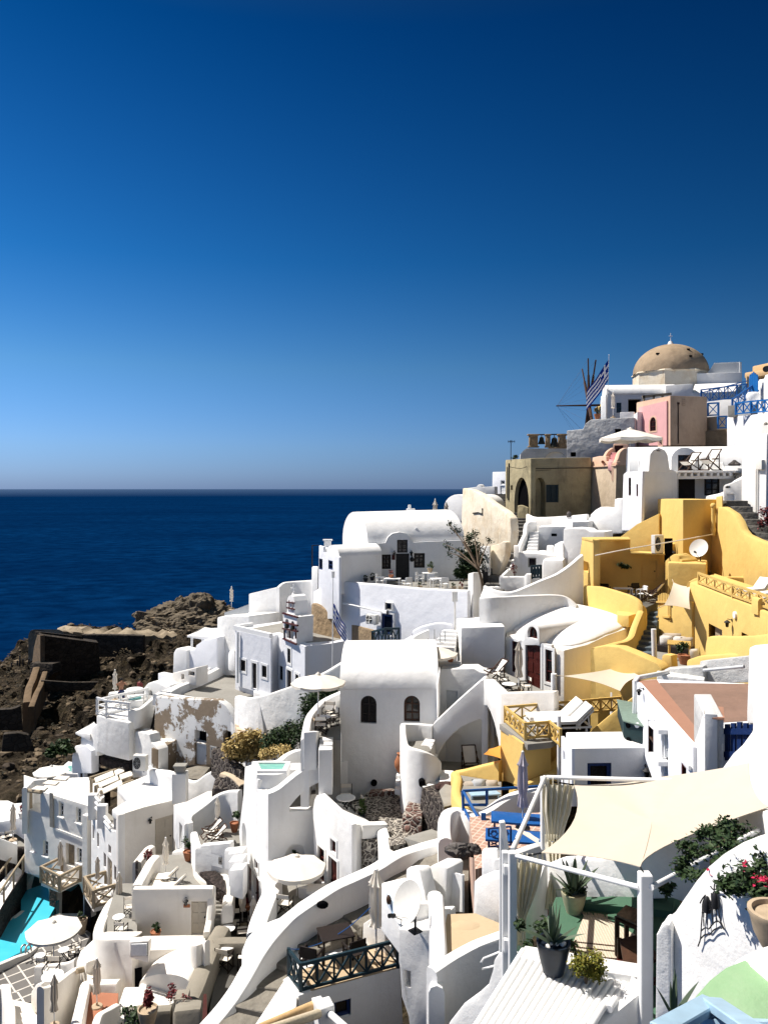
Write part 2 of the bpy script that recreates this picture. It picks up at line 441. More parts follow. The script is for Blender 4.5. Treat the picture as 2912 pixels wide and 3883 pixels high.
M['fort_lit']=plaster('rough_sunlit_fort_stone',(.17,.12,.075),(.07,.05,.03),.9,bs=1.2)  # fort stone lightened for sunlit parts; the sunlight is put into the colour
M['lava']=voronoi_stone('dark_lava_rubble',(.045,.035,.032),(.02,.018,.017),3.2,.05)
M['lava_mortar']=voronoi_stone('mortared_lava_rubble',(.05,.042,.04),(.16,.14,.12),3.,.09)
M['cobble']=voronoi_stone('pebbled_paving',(.10,.088,.08),(.50,.46,.40),5.,.12,.6)
M['redstone']=voronoi_stone('red_lava_steps',(.15,.085,.07),(.42,.38,.33),3.4,.09,.6)
M['brickfloor']=grid_tiles('pink_brick_paving',(.50,.30,.22),(.66,.52,.42),.22,.5,.09)
M['tilefloor']=grid_tiles('grey_slab_paving',(.16,.15,.14),(.66,.62,.56),.85,.85,.055)
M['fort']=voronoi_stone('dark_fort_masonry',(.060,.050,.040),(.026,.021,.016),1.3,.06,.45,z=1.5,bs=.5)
M['blue']=simple('blue_paint',(.012,.09,.30),.45,var=.15)
M['teal_step']=simple('blue_grey_step_paint',(.10,.13,.155),.7,var=.2)
M['blue_bright']=simple('bright_blue_paint',(.012,.14,.42),.45,var=.15)
M['navy']=simple('navy_paint',(.008,.025,.10),.5,var=.2)
M['teal']=simple('dark_teal_paint',(.010,.030,.042),.5,var=.25)
M['green_box']=simple('dark_green_paint',(.006,.026,.030),.6,var=.2)
M['paleblue']=simple('pale_blue_paint',(.33,.48,.60),.5,var=.12)
M['wood']=simple('dark_brown_wood',(.055,.024,.012),.6,var=.35,sc=14)
M['redwood']=simple('mahogany_wood',(.07,.012,.009),.5,var=.3,sc=14)
M['palewood']=simple('weathered_pale_wood',(.34,.275,.19),.8,var=.2,sc=14)
M['teak']=simple('weathered_teak',(.26,.17,.095),.7,var=.3,sc=14)
M['yellow_paint']=simple('ochre_painted_wood',(.62,.42,.13),.6,var=.12)
M['dark']=simple('black_paint',(.008,.008,.009),.5,var=.3)
M['darkbrown']=simple('black_brown_wood',(.016,.010,.008),.6,var=.3)
M['glass']=simple('dark_window_glass',(.006,.007,.010),.12,var=.2,spec=.5)
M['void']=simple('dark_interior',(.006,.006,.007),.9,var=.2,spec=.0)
M['metal']=simple('grey_metal',(.35,.36,.37),.4,.6,var=.1)
M['whitepaint']=simple('white_paint',(.80,.80,.79),.5,var=.03)
M['greypaint']=simple('pale_grey_paint',(.55,.57,.58),.6,var=.06)
M['greydoor']=simple('pale_stone_paint',(.50,.455,.385),.7,var=.06,sc=3)
M['acwhite']=simple('off_white_enamel',(.72,.70,.65),.45,var=.04)
M['canvas']=fabric('cream_canvas',(.90,.84,.74),.12)
M['canvas_white']=fabric('white_canvas',(.88,.85,.79),.12)
M['canvas_lilac']=fabric('faded_lilac_canvas',(.60,.55,.60),.12)
M['canvas_grey']=fabric('grey_beige_canvas',(.66,.60,.52),.15)
M['sail']=fabric('cream_sail_cloth',(.74,.66,.54),.25)
M['curtain']=fabric('cream_curtain',(.92,.88,.76),.5)
M['cushion']=fabric('white_cushion',(.82,.80,.76),.0)
M['stripe']=fabric('pale_cushion',(.66,.58,.48),.0,.3)
M['orange_cloth']=fabric('orange_awning',(.80,.38,.08),.3)
M['terra']=simple('terracotta_pot',(.35,.14,.07),.8,var=.2)
M['clay']=simple('pale_clay_pot',(.45,.35,.24),.8,var=.2)
M['ceramic']=simple('dark_glazed_pot',(.010,.016,.026),.35,var=.3)
M['stucco_pot']=simple('olive_glazed_pot',(.36,.34,.22),.5,var=.15)
M['leaf']=leafmat('green_leaves',(.025,.055,.012),(.07,.11,.03))
M['leaf_dark']=leafmat('dark_green_leaves',(.012,.028,.010),(.04,.07,.022))
M['leaf_yellow']=leafmat('yellow_green_leaves',(.10,.12,.015),(.24,.20,.03))
M['leaf_dry']=leafmat('dry_straw',(.30,.21,.07),(.55,.42,.17))
M['leaf_red']=leafmat('dark_red_leaves',(.09,.012,.016),(.18,.03,.03))
M['flower']=leafmat('crimson_flowers',(.42,.01,.05),(.60,.03,.10))
M['aloe']=leafmat('aloe_blades',(.055,.085,.055),(.13,.17,.11))
M['bark']=simple('grey_brown_bark',(.10,.07,.045),.9,var=.4)
M['iron']=simple('wrought_iron',(.018,.018,.02),.6,var=.3)
M['bronze']=simple('dark_bronze',(.05,.05,.035),.45,.7,var=.3)
M['skin']=simple('tanned_skin',(.36,.18,.11),.6,var=.05)
M['hair']=simple('dark_hair',(.012,.009,.008),.7,var=.3)
M['greyhair']=simple('grey_hair',(.22,.20,.19),.8,var=.2)
M['blackcloth']=simple('black_cloth',(.012,.012,.014),.9,var=.3)
M['flagwhite']=fabric('flag_white',(.80,.81,.84),.2)
M['flagblue']=fabric('flag_blue',(.006,.032,.26),.2)
M['rope']=simple('pale_rope',(.55,.47,.34),.9,var=.2,sc=30)
M['bamboo']=simple('straw_bamboo',(.60,.40,.20),.7,var=.15,sc=10)
M['rock']=voronoi_stone('dark_red_boulder',(.07,.04,.035),(.03,.02,.02),2.,.02)
M['boulder']=voronoi_stone('grey_lava_boulder',(.10,.09,.085),(.05,.045,.04),3.,.02)
# sea, hillside
SEA_Z=-95.
def build_sea():
 bm=bmesh.new();n=96;rr=[20,120,300,600,1200,2500,5000,12000,30000,70000,150000]
 rings=[[bm.verts.new(V(r*math.cos(2*math.pi*i/n),r*math.sin(2*math.pi*i/n),SEA_Z)) for i in range(n)] for r in rr]
 bm.faces.new(rings[0])
 for A,B in zip(rings,rings[1:]):
  for i in range(n):bm.faces.new((A[i],A[(i+1)%n],B[(i+1)%n],B[i]))
 m,t,b=nodemat('deep_sea_water')
 p=pos(t,(.040,.055,.05));f=noise_(t,1.,7,.72,p);f2=noise_(t,.35,4,.6,pos(t,(.004,.012,.01)))
 c=mixrgb(t,ramp(t,f,.38,.66,0,1),(.0002,.0105,.044),(.0012,.026,.094))
 c=mixrgb(t,ramp(t,f2,.35,.65,0,.55),c,(.0003,.0085,.038))
 cap=noise_(t,1.,5,.75,pos(t,(.05,.16,.1)))
 c=mixrgb(t,ramp(t,cap,.80,.86,0,.35),c,(.25,.3,.36))
 t.links.new(c,b.inputs['Base Color']);b.inputs['Roughness'].default_value=.55
 b.inputs['Specular IOR Level'].default_value=.0
 bump(t,b,f,.5,2.)
 lw=t.nodes.new('ShaderNodeLayerWeight');gl=t.nodes.new('ShaderNodeBsdfGlossy');gl.inputs['Roughness'].default_value=.12;ms=t.nodes.new('ShaderNodeMixShader')
 t.links.new(ramp(t,lw.outputs['Facing'],.990,.9998,.0,.34),ms.inputs[0]);t.links.new(b.outputs[0],ms.inputs[1]);t.links.new(gl.outputs[0],ms.inputs[2]);t.links.new(ms.outputs[0],t.nodes['Material Output'].inputs['Surface'])
 obj('sea',bm,m,smooth=0,kind='structure')
build_sea()
CTRL=[]
def ctl(x,y,Y,dz=.0):
 p=at(x,y,Y);CTRL.append((p.x,p.y,p.z+dz))
zone('P')
for x,y,Y in[(160,3480,56),(60,3300,62),(300,3700,42),(850,3500,36),(1440,3080,42),(1460,2950,44),(940,2640,60),(1000,2500,64),(560,2850,56),(2457,2500,52),(1600,2220,64),(2100,1960,76),(1850,1900,86),(2300,3550,16),(1300,3850,25),(1900,3560,24),(820,3860,27),(2300,2700,36),(2700,2600,30),(2700,1900,63),(2850,1700,80),(2300,1650,104),(2700,1550,109),(2250,1580,138),(700,2750,60),(800,2500,76),(1150,2350,84),(1700,2000,92),(1800,1960,120),(430,2950,60),(300,2900,66),(80,3050,70),(1700,2500,50),(1300,2500,56),(1900,2300,56)]:
 ctl(x,y,Y,-2.6)
for x,y,Y in[(100,3690,44),(250,3600,46),(30,3650,46),(150,3550,49),(20,3800,41),(350,3500,49),(430,3560,46),(200,3750,42),(330,3420,52),(60,3480,54)]:ctl(x,y,Y,-5.)
for x,y,Y in[(1900,3883,9),(2700,3883,7),(2500,3300,17),(1600,3700,22)]:ctl(x,y,Y,-3.)
# rocky headland on the left
for x,y,Y in[(40,2780,95),(220,2760,95),(420,2700,95),(560,2650,100),(700,2600,105),(60,2560,125),(330,2600,112),(330,2370,150),(200,2400,150),(560,2390,150),(760,2400,140),(20,2540,135),(130,2660,110),(520,2480,130),(700,2500,120),(60,2900,80),(220,2900,78),(330,2850,75),(680,2370,158),(850,2400,150)]:
 ctl(x,y,Y)
for x,y,z in[(-60,175,-60),(-85,150,-70),(-75,110,-62),(-60,85,-55),(-55,60,-48),(-45,40,-42),(-35,20,-34),(-25,5,-27),(0,-10,-8),(15,0,-4),(30,20,-3),(45,60,3),(60,100,6),(40,140,4),(10,160,-16),(-20,175,-45),(20,190,-30),(70,180,-20),(90,60,2),(90,0,0),(-10,200,-80),(-110,130,-94),(-100,60,-94),(-80,0,-94),(60,230,-90),(-70,210,-94),(-110,190,-96)]:
 CTRL.append((x,y,z))
def hill(x,y):
 sw=sz=.0
 for cx,cy,cz in CTRL:
  d2=(x-cx)**2+(y-cy)**2
  w=1./(d2+4.)**1.7
  sw+=w;sz+=w*cz
 return sz/sw
X0,X1,Y0_,Y1_,NC=-130,110,-12,240,90
COARSE=[[hill(X0+(X1-X0)*i/NC,Y0_+(Y1_-Y0_)*j/NC) for i in range(NC+1)] for j in range(NC+1)]
def ground_z(x,y,detail=True):
 u=min(NC-1e-3,max(0,(x-X0)/(X1-X0)*NC));v=min(NC-1e-3,max(0,(y-Y0_)/(Y1_-Y0_)*NC));i,j=int(u),int(v);u-=i;v-=j
 z=(COARSE[j][i]*(1-u)+COARSE[j][i+1]*u)*(1-v)+(COARSE[j+1][i]*(1-u)+COARSE[j+1][i+1]*u)*v
 far=min(1.,max(.0,(y-62)/25.))*min(1.,max(.0,(-x+4)/10.))
 p=V(x,y,0);n1=mnoise.fractal(p*.10,.9,2.1,5)*1.3
 if far>0 and detail:
  rid=1-abs(mnoise.noise(p*.33+V(4,8,2)));n1+=mnoise.fractal(p*.42+V(9,3,1),.75,2.2,6)*.75+rid*rid*.7-.4
  n1+=(math.floor(z*.45+n1*.4)/.45-z)*.35
 return z+(far*n1 if far>0 else .1*n1)
def build_hill():
 bm=bmesh.new();nx,ny=470,470;grid=[]
 for j in range(ny+1):
  y=Y0_+(Y1_-Y0_)*j/ny;grid.append([bm.verts.new(V(X0+(X1-X0)*i/nx,y,ground_z(X0+(X1-X0)*i/nx,y))) for i in range(nx+1)])
 for j in range(ny):
  for i in range(nx):bm.faces.new((grid[j][i],grid[j][i+1],grid[j+1][i+1],grid[j+1][i]))
 m,t,b=nodemat('volcanic_hillside');p=pos(t)
 n1=noise_(t,.12,8,.7,p);n2=noise_(t,1.1,8,.75,p);n3=noise_(t,.5,6,.7,p)
 c=mixrgb(t,ramp(t,n1,.35,.65),(.034,.028,.021),(.080,.063,.044))
 c=mixrgb(t,ramp(t,n2,.52,.66,0,.9),c,(.19,.145,.09))
 c=mixrgb(t,ramp(t,n3,.56,.68,0,.9),c,(.020,.018,.007))
 c=mixrgb(t,ramp(t,noise_(t,2.6,6,.75,p),.56,.7,0,.85),c,(.008,.007,.005))
 t.links.new(c,b.inputs['Base Color']);b.inputs['Roughness'].default_value=.95;b.inputs['Specular IOR Level'].default_value=.05
 q=bump(t,b,n2,1.,.8);bump(t,b,noise_(t,5,6,.75,p),.8,.25,q)
 o=obj('hillside',bm,m,smooth=0,kind='structure')
 return o
build_hill()
def scatter():
 """low scrub and loose stones over the rocky headland"""
 rs=random.Random(5);sb=bmesh.new();st=bmesh.new()
 base=bmesh.new();bmesh.ops.create_icosphere(base,subdivisions=1,radius=1);tv=[v.co.copy() for v in base.verts];tf=[[v.index for v in f.verts] for f in base.faces];base.free()
 for k in range(2600):
  y=rs.uniform(66,160);x=-y*rs.uniform(.17,.5)
  if mnoise.noise(V(x*.08,y*.08,3))<-.12 and rs.random()<.6:continue
  z=ground_z(x,y)
  if rs.random()<.6:
   r=rs.uniform(.18,.6);q=Matrix.Rotation(rs.uniform(0,6.3),3,'Z')
   for _ in range(10):
    d=V(rs.uniform(-1,1),rs.uniform(-1,1),rs.uniform(0,.8))*r;s=r*rs.uniform(.3,.55);a=rs.uniform(0,6.3);e=V(math.cos(a),math.sin(a),rs.uniform(-.3,.6))*s;f=V(-math.sin(a),math.cos(a),rs.uniform(-.3,.6))*s*.7
    sb.faces.new([sb.verts.new(V(x,y,z+.1)+d+w) for w in(-e,-f,e,f)])
  else:
   r=rs.uniform(.15,.75)**1.3;sc=V(r*rs.uniform(.7,1.4),r,r*rs.uniform(.5,.9));vs=[st.verts.new(V(x,y,z)+V(c.x*sc.x,c.y*sc.y,c.z*sc.z)*(1+.35*mnoise.noise(c*2+V(k,0,0)))) for c in tv]
   for f in tf:st.faces.new([vs[i] for i in f])
 m,t,b=nodemat('dry_scrub');gi=t.nodes.new('ShaderNodeNewGeometry');t.links.new(mixrgb(t,gi.outputs['Random Per Island'],(.012,.012,.005),(.075,.05,.022)),b.inputs['Base Color']);b.inputs['Roughness'].default_value=1
 m2,t,b=nodemat('loose_lava_stones');gi=t.nodes.new('ShaderNodeNewGeometry');t.links.new(mixrgb(t,gi.outputs['Random Per Island'],(.03,.021,.014),(.20,.15,.095)),b.inputs['Base Color']);b.inputs['Roughness'].default_value=1
 for nm,bb,mm,lb,ct in(('scrub',sb,m,'low dry scrub growing over the rocky headland','scrub'),('loose_stones',st,m2,'loose volcanic stones strewn over the rocky headland','stones')):
  o=obj(nm,bb,mm,None,smooth=0,kind='stuff');o['label']=lb;o['category']=ct
scatter()
# walls with openings
def opening(P,r,arch=.0):
 x0,y0,x1,y1=r;xm=(x0+x1)/2
 b=P.pt(xm,y1);w=abs((P.pt(x1,y1)-P.pt(x0,y1)).dot(P.d));h=P.pt(xm,y0).z-b.z
 return frame_poly(P,b,w,h,arch),b,w,h
def frame_poly(P,b,w,h,arch,grow=.0):
 w2=w/2+grow;d=P.d
 if not arch:return[b-d*w2-V(0,0,grow),b+d*w2-V(0,0,grow),b+d*w2+V(0,0,h+grow),b-d*w2+V(0,0,h+grow)]
 ah=min(h*.9,w/2*arch);pts=[b-d*w2-V(0,0,grow),b+d*w2-V(0,0,grow)]
 for i in range(0,11):
  a=math.pi*i/10
  pts.append(b+d*(w2*math.cos(a))+V(0,0,h-ah+(ah+grow)*math.sin(a)))
 return pts
def fill_opening(par,P,op,depth):
 poly,b,w,h=opening(P,op['r'],op.get('arch',0))
 k=op.get('k','win');rec=min(op.get('rec',.14),depth*.6);n=P.n;d=P.d
 fm=M[op.get('fm','wood')]
 c=b+V(0,0,h/2)
 if k=='win':
  bm=bmesh.new();fw=op.get('fw',min(.09,w*.12));z=V(0,0,1);o=-n*(rec-.03)
  if op.get('arch'):
   inner=frame_poly(P,b,w,h,op['arch'],-fw)
   bm=solid([p+o for p in poly],-n*.05,[[p+o for p in inner]])
  else:
   bar(bm,b-d*(w/2-fw/2)+o,b-d*(w/2-fw/2)+z*h+o,fw,.06,'X');bar(bm,b+d*(w/2-fw/2)+o,b+d*(w/2-fw/2)+z*h+o,fw,.06,'X')
   bar(bm,b-d*w/2+z*fw/2+o,b+d*w/2+z*fw/2+o,fw,.06);bar(bm,b-d*w/2+z*(h-fw/2)+o,b+d*w/2+z*(h-fw/2)+o,fw,.06)
  nx,ny=op.get('mull',(1,1))
  for i in range(nx):
   q=b-d*(w/2)+d*(w*(i+1)/(nx+1));bar(bm,q+o,q+z*(h*.985)+o,fw*.7,.05)
  for i in range(ny):
   q=b+z*(h*(i+1)/(ny+1));bar(bm,q-d*w/2+o,q+d*w/2+o,fw*.6,.05)
  wn=obj(op.get('name','window'),bm,fm,par,smooth=0)
  obj('pane',solid([p-n*rec for p in poly],-n*.02),M[op.get('pm','glass')],wn,smooth=0)
 elif k=='door':
  bm=solid([p-n*rec for p in poly],-n*.05)
  rows=op.get('panels',3);cols=op.get('cols',2);z=V(0,0,1);ph=h*.9/rows
  q=Matrix.Rotation(math.atan2(d.y,d.x),4,'Z')
  for i in range(rows):
   for j in range(cols):
    cc=b-n*rec-d*(w/2)+d*(w*(j+.5)/cols)+z*(h*.05+ph*(i+.5))
    if op.get('arch') and i==rows-1:cc-=z*ph*.15
    m=Matrix.Translation(cc)@q@Matrix.Diagonal((w/cols*.68,.05,ph*.68,1));bmesh.ops.create_cube(bm,size=1,matrix=m)
  dr=obj(op.get('name','door'),bm,fm,par,smooth=0)
  hb=bmesh.new();hp=b+d*(w*.36)-n*(rec-.05)+z*min(1.,h*.48);bmesh.ops.create_uvsphere(hb,u_segments=8,v_segments=6,radius=.045,matrix=Matrix.Translation(hp))
  obj('handle',hb,M['dark'],dr)
  wn=dr
 else:
  wn=obj(op.get('name','recess'),solid([p-n*min(op.get('rec',.5),depth*.8) for p in poly],-n*.02),M[op.get('pm','void')],par,smooth=0)
 if op.get('sur'):
  sw=op.get('sw',.13);out=frame_poly(P,b,w,h,op.get('arch',0),sw)
  if k=='door':
   out=[p if p.z>b.z-.01 else V(p.x,p.y,b.z-.003) for p in out]
  obj('surround',solid([p+n*.035 for p in out],-n*.06,[[p+n*.035 for p in frame_poly(P,b,w,h,op.get('arch',0),.001)]]),M[op['sur']],wn,smooth=0)
 if op.get('sill'):
  sb=bmesh.new();q=Matrix.Rotation(math.atan2(d.y,d.x),4,'Z')
  bmesh.ops.create_cube(sb,size=1,matrix=Matrix.Translation(b+n*.04-V(0,0,.04))@q@Matrix.Diagonal((w*1.15,.16,.07,1)))
  obj('sill',sb,M[op['sill']],wn,smooth=0)
 return wn
def wall(H,P,outline,depth,ops=(),mat='white',bev=.07,name='wall',vec=None):
 front=[P.pt(*p) for p in outline]
 holes=[opening(P,o['r'],o.get('arch',0))[0] for o in ops]
 o=obj(name,solid(front,-P.n*depth if vec is None else vec,holes,bev),M[mat],H)
 for op in ops:fill_opening(H,P,op,depth)
 return o
def arch_outline(x0,x1,ybase,yspring,ytop,n=12):
 """front of a barrel vault, in zone pixels"""
 pts=[(x0,ybase)]
 for i in range(n+1):
  a=math.pi*(1-i/n);pts.append(((x0+x1)/2+(x1-x0)/2*math.cos(a),yspring+(ytop-yspring)*math.sin(a)))
 return pts+[(x1,ybase)]
def W3(pts):return[at(*p) for p in pts]
def parapet(label,cat,pts,w=.3,drop=1.,n=5,mat='white',group=None,bottom=None,name='parapet_wall',rr=None,par=None,wob=.012):
 o=obj(name,ribbon_wall(W3(pts),w,drop,n,bottom,rr,wob),M[mat],par)
 if par is None:tag(o,label,cat,group)
 return o
def flatslab(label,cat,px,z,bottom,mat='white',bev=.05,name='terrace',group=None,par=None,kind=None):
 o=obj(name,prism([onz(x,y,z) for x,y in px],bottom,bev),M[mat],par)
 if kind:o['kind']=kind
 elif par is None:tag(o,label,cat,group)
 return o
def block(label,cat,pts,bottom,mat='white',bev=.07,name='block',group=None,par=None,kind=None):
 """pts: (x, y, Y) of the top outline"""
 o=obj(name,prism(W3(pts),bottom,bev),M[mat],par)
 if kind:o['kind']=kind
 elif par is None:tag(o,label,cat,group)
 return o
def stairs(label,a0,a1,b0,b1,n,thick=.6,mat='path',riser=None,par=None,name='stairway',cat='stairs',bottom=None):
 """n steps climbing from edge a0-a1 (low) to edge b0-b1 (high)"""
 bm=bmesh.new()
 for i in range(n):
  p0=a0.lerp(b0,i/n);p1=a1.lerp(b1,i/n);q0=a0.lerp(b0,(i+1)/n);q1=a1.lerp(b1,(i+1)/n)
  zt=p0.z+(b0.z-a0.z)/n;zb=(p0.z-thick) if bottom is None else bottom
  top=[V(p.x,p.y,zt) for p in(p0,p1,q1,q0)]
  q=prism(top,zb,.025,1);me=bpy.data.meshes.new('t');q.to_mesh(me);q.free();bm.from_mesh(me);bpy.data.meshes.remove(me)
 o=obj(name,bm,M[mat],par)
 if par is None:tag(o,label,cat)
 return o
 # railings
def xrail(label,pts,h=.95,panels=3,mat='blue',t=.07,group=None,cat='railing',name='lattice_railing',par=None,handrail=None,plain=False,bars=0):
 T=thing(name,label,cat,group=group) if par is None else par
 h*=ZN[3];t*=ZN[3];pts=[Vector(p) for p in pts];z=V(0,0,1)
 if isinstance(panels,int):panels=[panels]*(len(pts)-1)
 for p in pts:
  bm=bmesh.new();bar(bm,p,p+z*(h+.06),t*1.25);obj('post',bm,M[mat],T,smooth=0)
 for a,b,k in zip(pts,pts[1:],panels):
  bm=bmesh.new();bar(bm,a+z*h,b+z*h,t*1.2,t);obj('top_rail',bm,M[mat],T,smooth=0)
  if bars:
   for i in range(bars):
    bm=bmesh.new();zz=z*(h*(i+.6)/(bars+.6));bar(bm,a+zz,b+zz,t*.8);obj('rail',bm,M[mat],T,smooth=0)
   continue
  bm=bmesh.new();bar(bm,a+z*.1,b+z*.1,t,t*.9);obj('bottom_rail',bm,M[mat],T,smooth=0)
  if plain:continue
  for i in range(k):
   p=a.lerp(b,i/k);q=a.lerp(b,(i+1)/k);bm=bmesh.new()
   bar(bm,p+z*.12,q+z*(h-.03),t*.65);bar(bm,q+z*.12,p+z*(h-.03),t*.6)
   if i:bar(bm,p+z*.1,p+z*h,t*.8)
   obj('cross_panel',bm,M[mat],T,smooth=0)
 return T
 # furniture prototypes (built at the origin, then placed or copied)
PROTO={}
def place(kind,loc,rz=0,label=None,group=None,scale=None):
 build,base_label,cat=KIT[kind]
 if kind not in PROTO:
  r=thing(build.__name__,label or base_label,cat,(0,0,0));build(r);PROTO[kind]=r
  r.location=loc;r.rotation_euler=(0,0,rz)
  if group:r['group']=group
  if scale:r.scale=(scale,)*3 if not isinstance(scale,tuple) else scale
  return r
 s=PROTO[kind];r=dup(s,loc,rz,label or base_label,None,scale or 1.)
 if group:r['group']=group
 elif'group' in r:del r['group']
 return r
def L_(name,bm,mat,T,smooth=40):return obj(name,bm,M[mat],T,smooth,local=True)
def _umb_open(T,Rr,H,mat,pole='whitepaint',n=8,slope=.28,valance=.14):
 bm=bmesh.new();rise=Rr*slope;top=bm.verts.new((0,0,H));rings=[]
 m=n*4
 for f in(.3,.65,1.):
  ring=[]
  for i in range(m):
   a=2*math.pi*i/m;k=(i%4)/4;sag=math.sin(math.pi*k)
   r=Rr*f*(1-.055*sag);ring.append(bm.verts.new((r*math.cos(a),r*math.sin(a),H-rise*f**1.12-.05*sag*f)))
  rings.append(ring)
 ring=[bm.verts.new((v.co.x*.995,v.co.y*.995,v.co.z-valance*(.75+.25*math.sin(math.pi*((i%4)/4))))) for i,v in enumerate(rings[-1])]
 rings.append(ring)
 for i in range(m):bm.faces.new((top,rings[0][i],rings[0][(i+1)%m]))
 for A,B in zip(rings,rings[1:]):
  for i in range(m):bm.faces.new((A[i],B[i],B[(i+1)%m],A[(i+1)%m]))
 thick(bm,.012)
 L_('canopy',bm,mat,T,25)
 bm=bmesh.new();lathe(bm,[(.16*Rr/1.5,H-.06),(.13*Rr/1.5,H+.03),(.03,H+.09),(0,H+.12)],n=8);L_('vent_cap',bm,mat,T)
 bm=bmesh.new();rod(bm,(0,0,0),(0,0,H),.028);L_('pole',bm,pole,T)
 bm=bmesh.new()
 for i in range(n):
  a=2*math.pi*i/n;rod(bm,(0,0,H-.08),(Rr*.97*math.cos(a),Rr*.97*math.sin(a),H-rise-.05),.012,4)
 L_('ribs',bm,'palewood',T)
 bm=bmesh.new();lathe(bm,[(.28,0),(.26,.07),(.06,.10),(.05,.3)],n=14);L_('base',bm,'clay',T)
def _umb_shut(T,H,mat,pole='whitepaint',low=.38):
 bm=bmesh.new();m=32;rings=[];rs=random.Random(3)
 for f,r in((1.,.035),(.93,.075),(.86,.13),(.845,.165),(.82,.115),(.7,.135),(.55,.15),(.45,.105),(.42,.12),(low,.17),(low-.01,.12)):
  rings.append([bm.verts.new(((r*(1+.30*math.sin(8*2*math.pi*i/m+f*2)))*math.cos(2*math.pi*i/m),(r*(1+.30*math.sin(8*2*math.pi*i/m+f*2)))*math.sin(2*math.pi*i/m),H*f)) for i in range(m)])
 for A,B in zip(rings,rings[1:]):
  for i in range(m):bm.faces.new((A[i],A[(i+1)%m],B[(i+1)%m],B[i]))
 bm.faces.new(rings[0]);bm.faces.new(rings[-1]);L_('folded_canopy',bm,mat,T,50)
 bm=bmesh.new();rod(bm,(0,0,.0),(0,0,H*.97),.025);L_('pole',bm,pole,T)
 bm=bmesh.new();lathe(bm,[(.045,H),(.05,H+.03),(.0,H+.09)],n=10);L_('finial',bm,pole,T)
 bm=bmesh.new();lathe(bm,[(.26,0),(.24,.06),(.05,.09),(.045,.22)],n=14);L_('base',bm,'clay',T)
def parasol(T):_umb_open(T,1.5,2.35,'canvas_white')
def cream_parasol(T):_umb_open(T,1.35,2.25,'canvas')
def market_parasol(T):_umb_open(T,2.,2.6,'canvas',slope=.30,valance=.22)
def folded_parasol(T):_umb_shut(T,2.35,'canvas')
def folded_grey_parasol(T):_umb_shut(T,2.3,'canvas_grey',low=.30)
def folded_lilac_parasol(T):_umb_shut(T,2.6,'canvas_lilac','greypaint',low=.30)
def _table(T,r,h,leg='dark',top='whitepaint'):
 bm=bmesh.new();lathe(bm,[(0,h-.03),(r-.01,h-.03),(r,h-.015),(r-.01,h),(0,h)],n=28,close=False);L_('tabletop',bm,top,T)
 for s in(1,-1):
  bm=bmesh.new();bar(bm,(-r*.7*s,-.16*1,0),(r*.6*s,-.14,h-.03),.035);bar(bm,(-r*.7*s,.16,0),(r*.6*s,.14,h-.03),.035);bar(bm,(-r*.7*s,-.16,.02),(-r*.7*s,.16,.02),.03);L_('leg',bm,leg,T,0)
def round_table(T):_table(T,.36,.73)
def pedestal_table(T):
 bm=bmesh.new();lathe(bm,[(0,.70),(.39,.70),(.40,.715),(.39,.73),(0,.73)],n=28,close=False);L_('tabletop',bm,'whitepaint',T)
 bm=bmesh.new();lathe(bm,[(.2,0),(.18,.04),(.04,.08),(.035,.7)],n=12);L_('pedestal',bm,'metal',T)
def director_chair(T,fr='darkbrown',cl='canvas'):
 for s in(-1,1):
  bm=bmesh.new();bar(bm,(s*.27,-.22,0),(s*.27,-.22,.62),.035);bar(bm,(s*.27,.22,0),(s*.27,.24,.90),.035)
  bar(bm,(s*.27,-.25,.63),(s*.27,.25,.63),.05,.03);bar(bm,(s*.27,-.25,.02),(s*.27,.25,.02),.035);L_('side_frame',bm,fr,T,0)
 bm=bmesh.new()
 for y in(-.17,.17):bar(bm,(-.26,y,.03),(.26,y,.44),.03);bar(bm,(.26,y,.03),(-.26,y,.44),.03)
 L_('leg_frame',bm,fr,T,0)
 bm=bmesh.new();add_box(bm,V(0,0,.45),(.52,.42,.02));L_('seat',bm,cl,T,0)
 bm=bmesh.new();add_box(bm,V(0,.245,.80),(.55,.02,.18));L_('backrest',bm,cl,T,0)
def deck_chair(T,fr='wood',cl='canvas_white'):
 for s in(-1,1):
  bm=bmesh.new();bar(bm,(s*.30,-.55,.03),(s*.30,.55,1.02),.045);bar(bm,(s*.26,.62,.03),(s*.26,-.48,.52),.045)
  bar(bm,(s*.33,.30,.06),(s*.33,.30,.80),.04);bar(bm,(s*.33,-.30,.54),(s*.33,.32,.56),.06,.03);bar(bm,(s*.33,.32,.04),(s*.33,-.2,.04),.035);L_('side_frame',bm,fr,T,0)
 for y,z_ in((.55,1.02),(-.48,.52),(.62,.04),(-.55,.04)):
  bm=bmesh.new();bar(bm,(-.31,y,z_),(.31,y,z_),.045);L_('crossbar',bm,fr,T,0)
 bm=bmesh.new();prof=curve_pts([V(0,.54,1.01),V(0,.25,.62),V(0,.0,.36),V(0,-.25,.36),V(0,-.47,.51)],4)
 a=[bm.verts.new(p+V(-.25,0,0)) for p in prof];b=[bm.verts.new(p+V(.25,0,0)) for p in prof]
 for i in range(len(a)-1):bm.faces.new((a[i],a[i+1],b[i+1],b[i]))
 thick(bm,.015);L_('sling',bm,cl,T)
def _cushion(bm,pts,w,t=.09):
 prof=curve_pts(pts,4);a=[bm.verts.new(p+V(-w/2,0,0)) for p in prof];b=[bm.verts.new(p+V(w/2,0,0)) for p in prof]
 for i in range(len(a)-1):bm.faces.new((a[i],a[i+1],b[i+1],b[i]))
 thick(bm,t)
 bevel_bm(bm,t*.3,2)
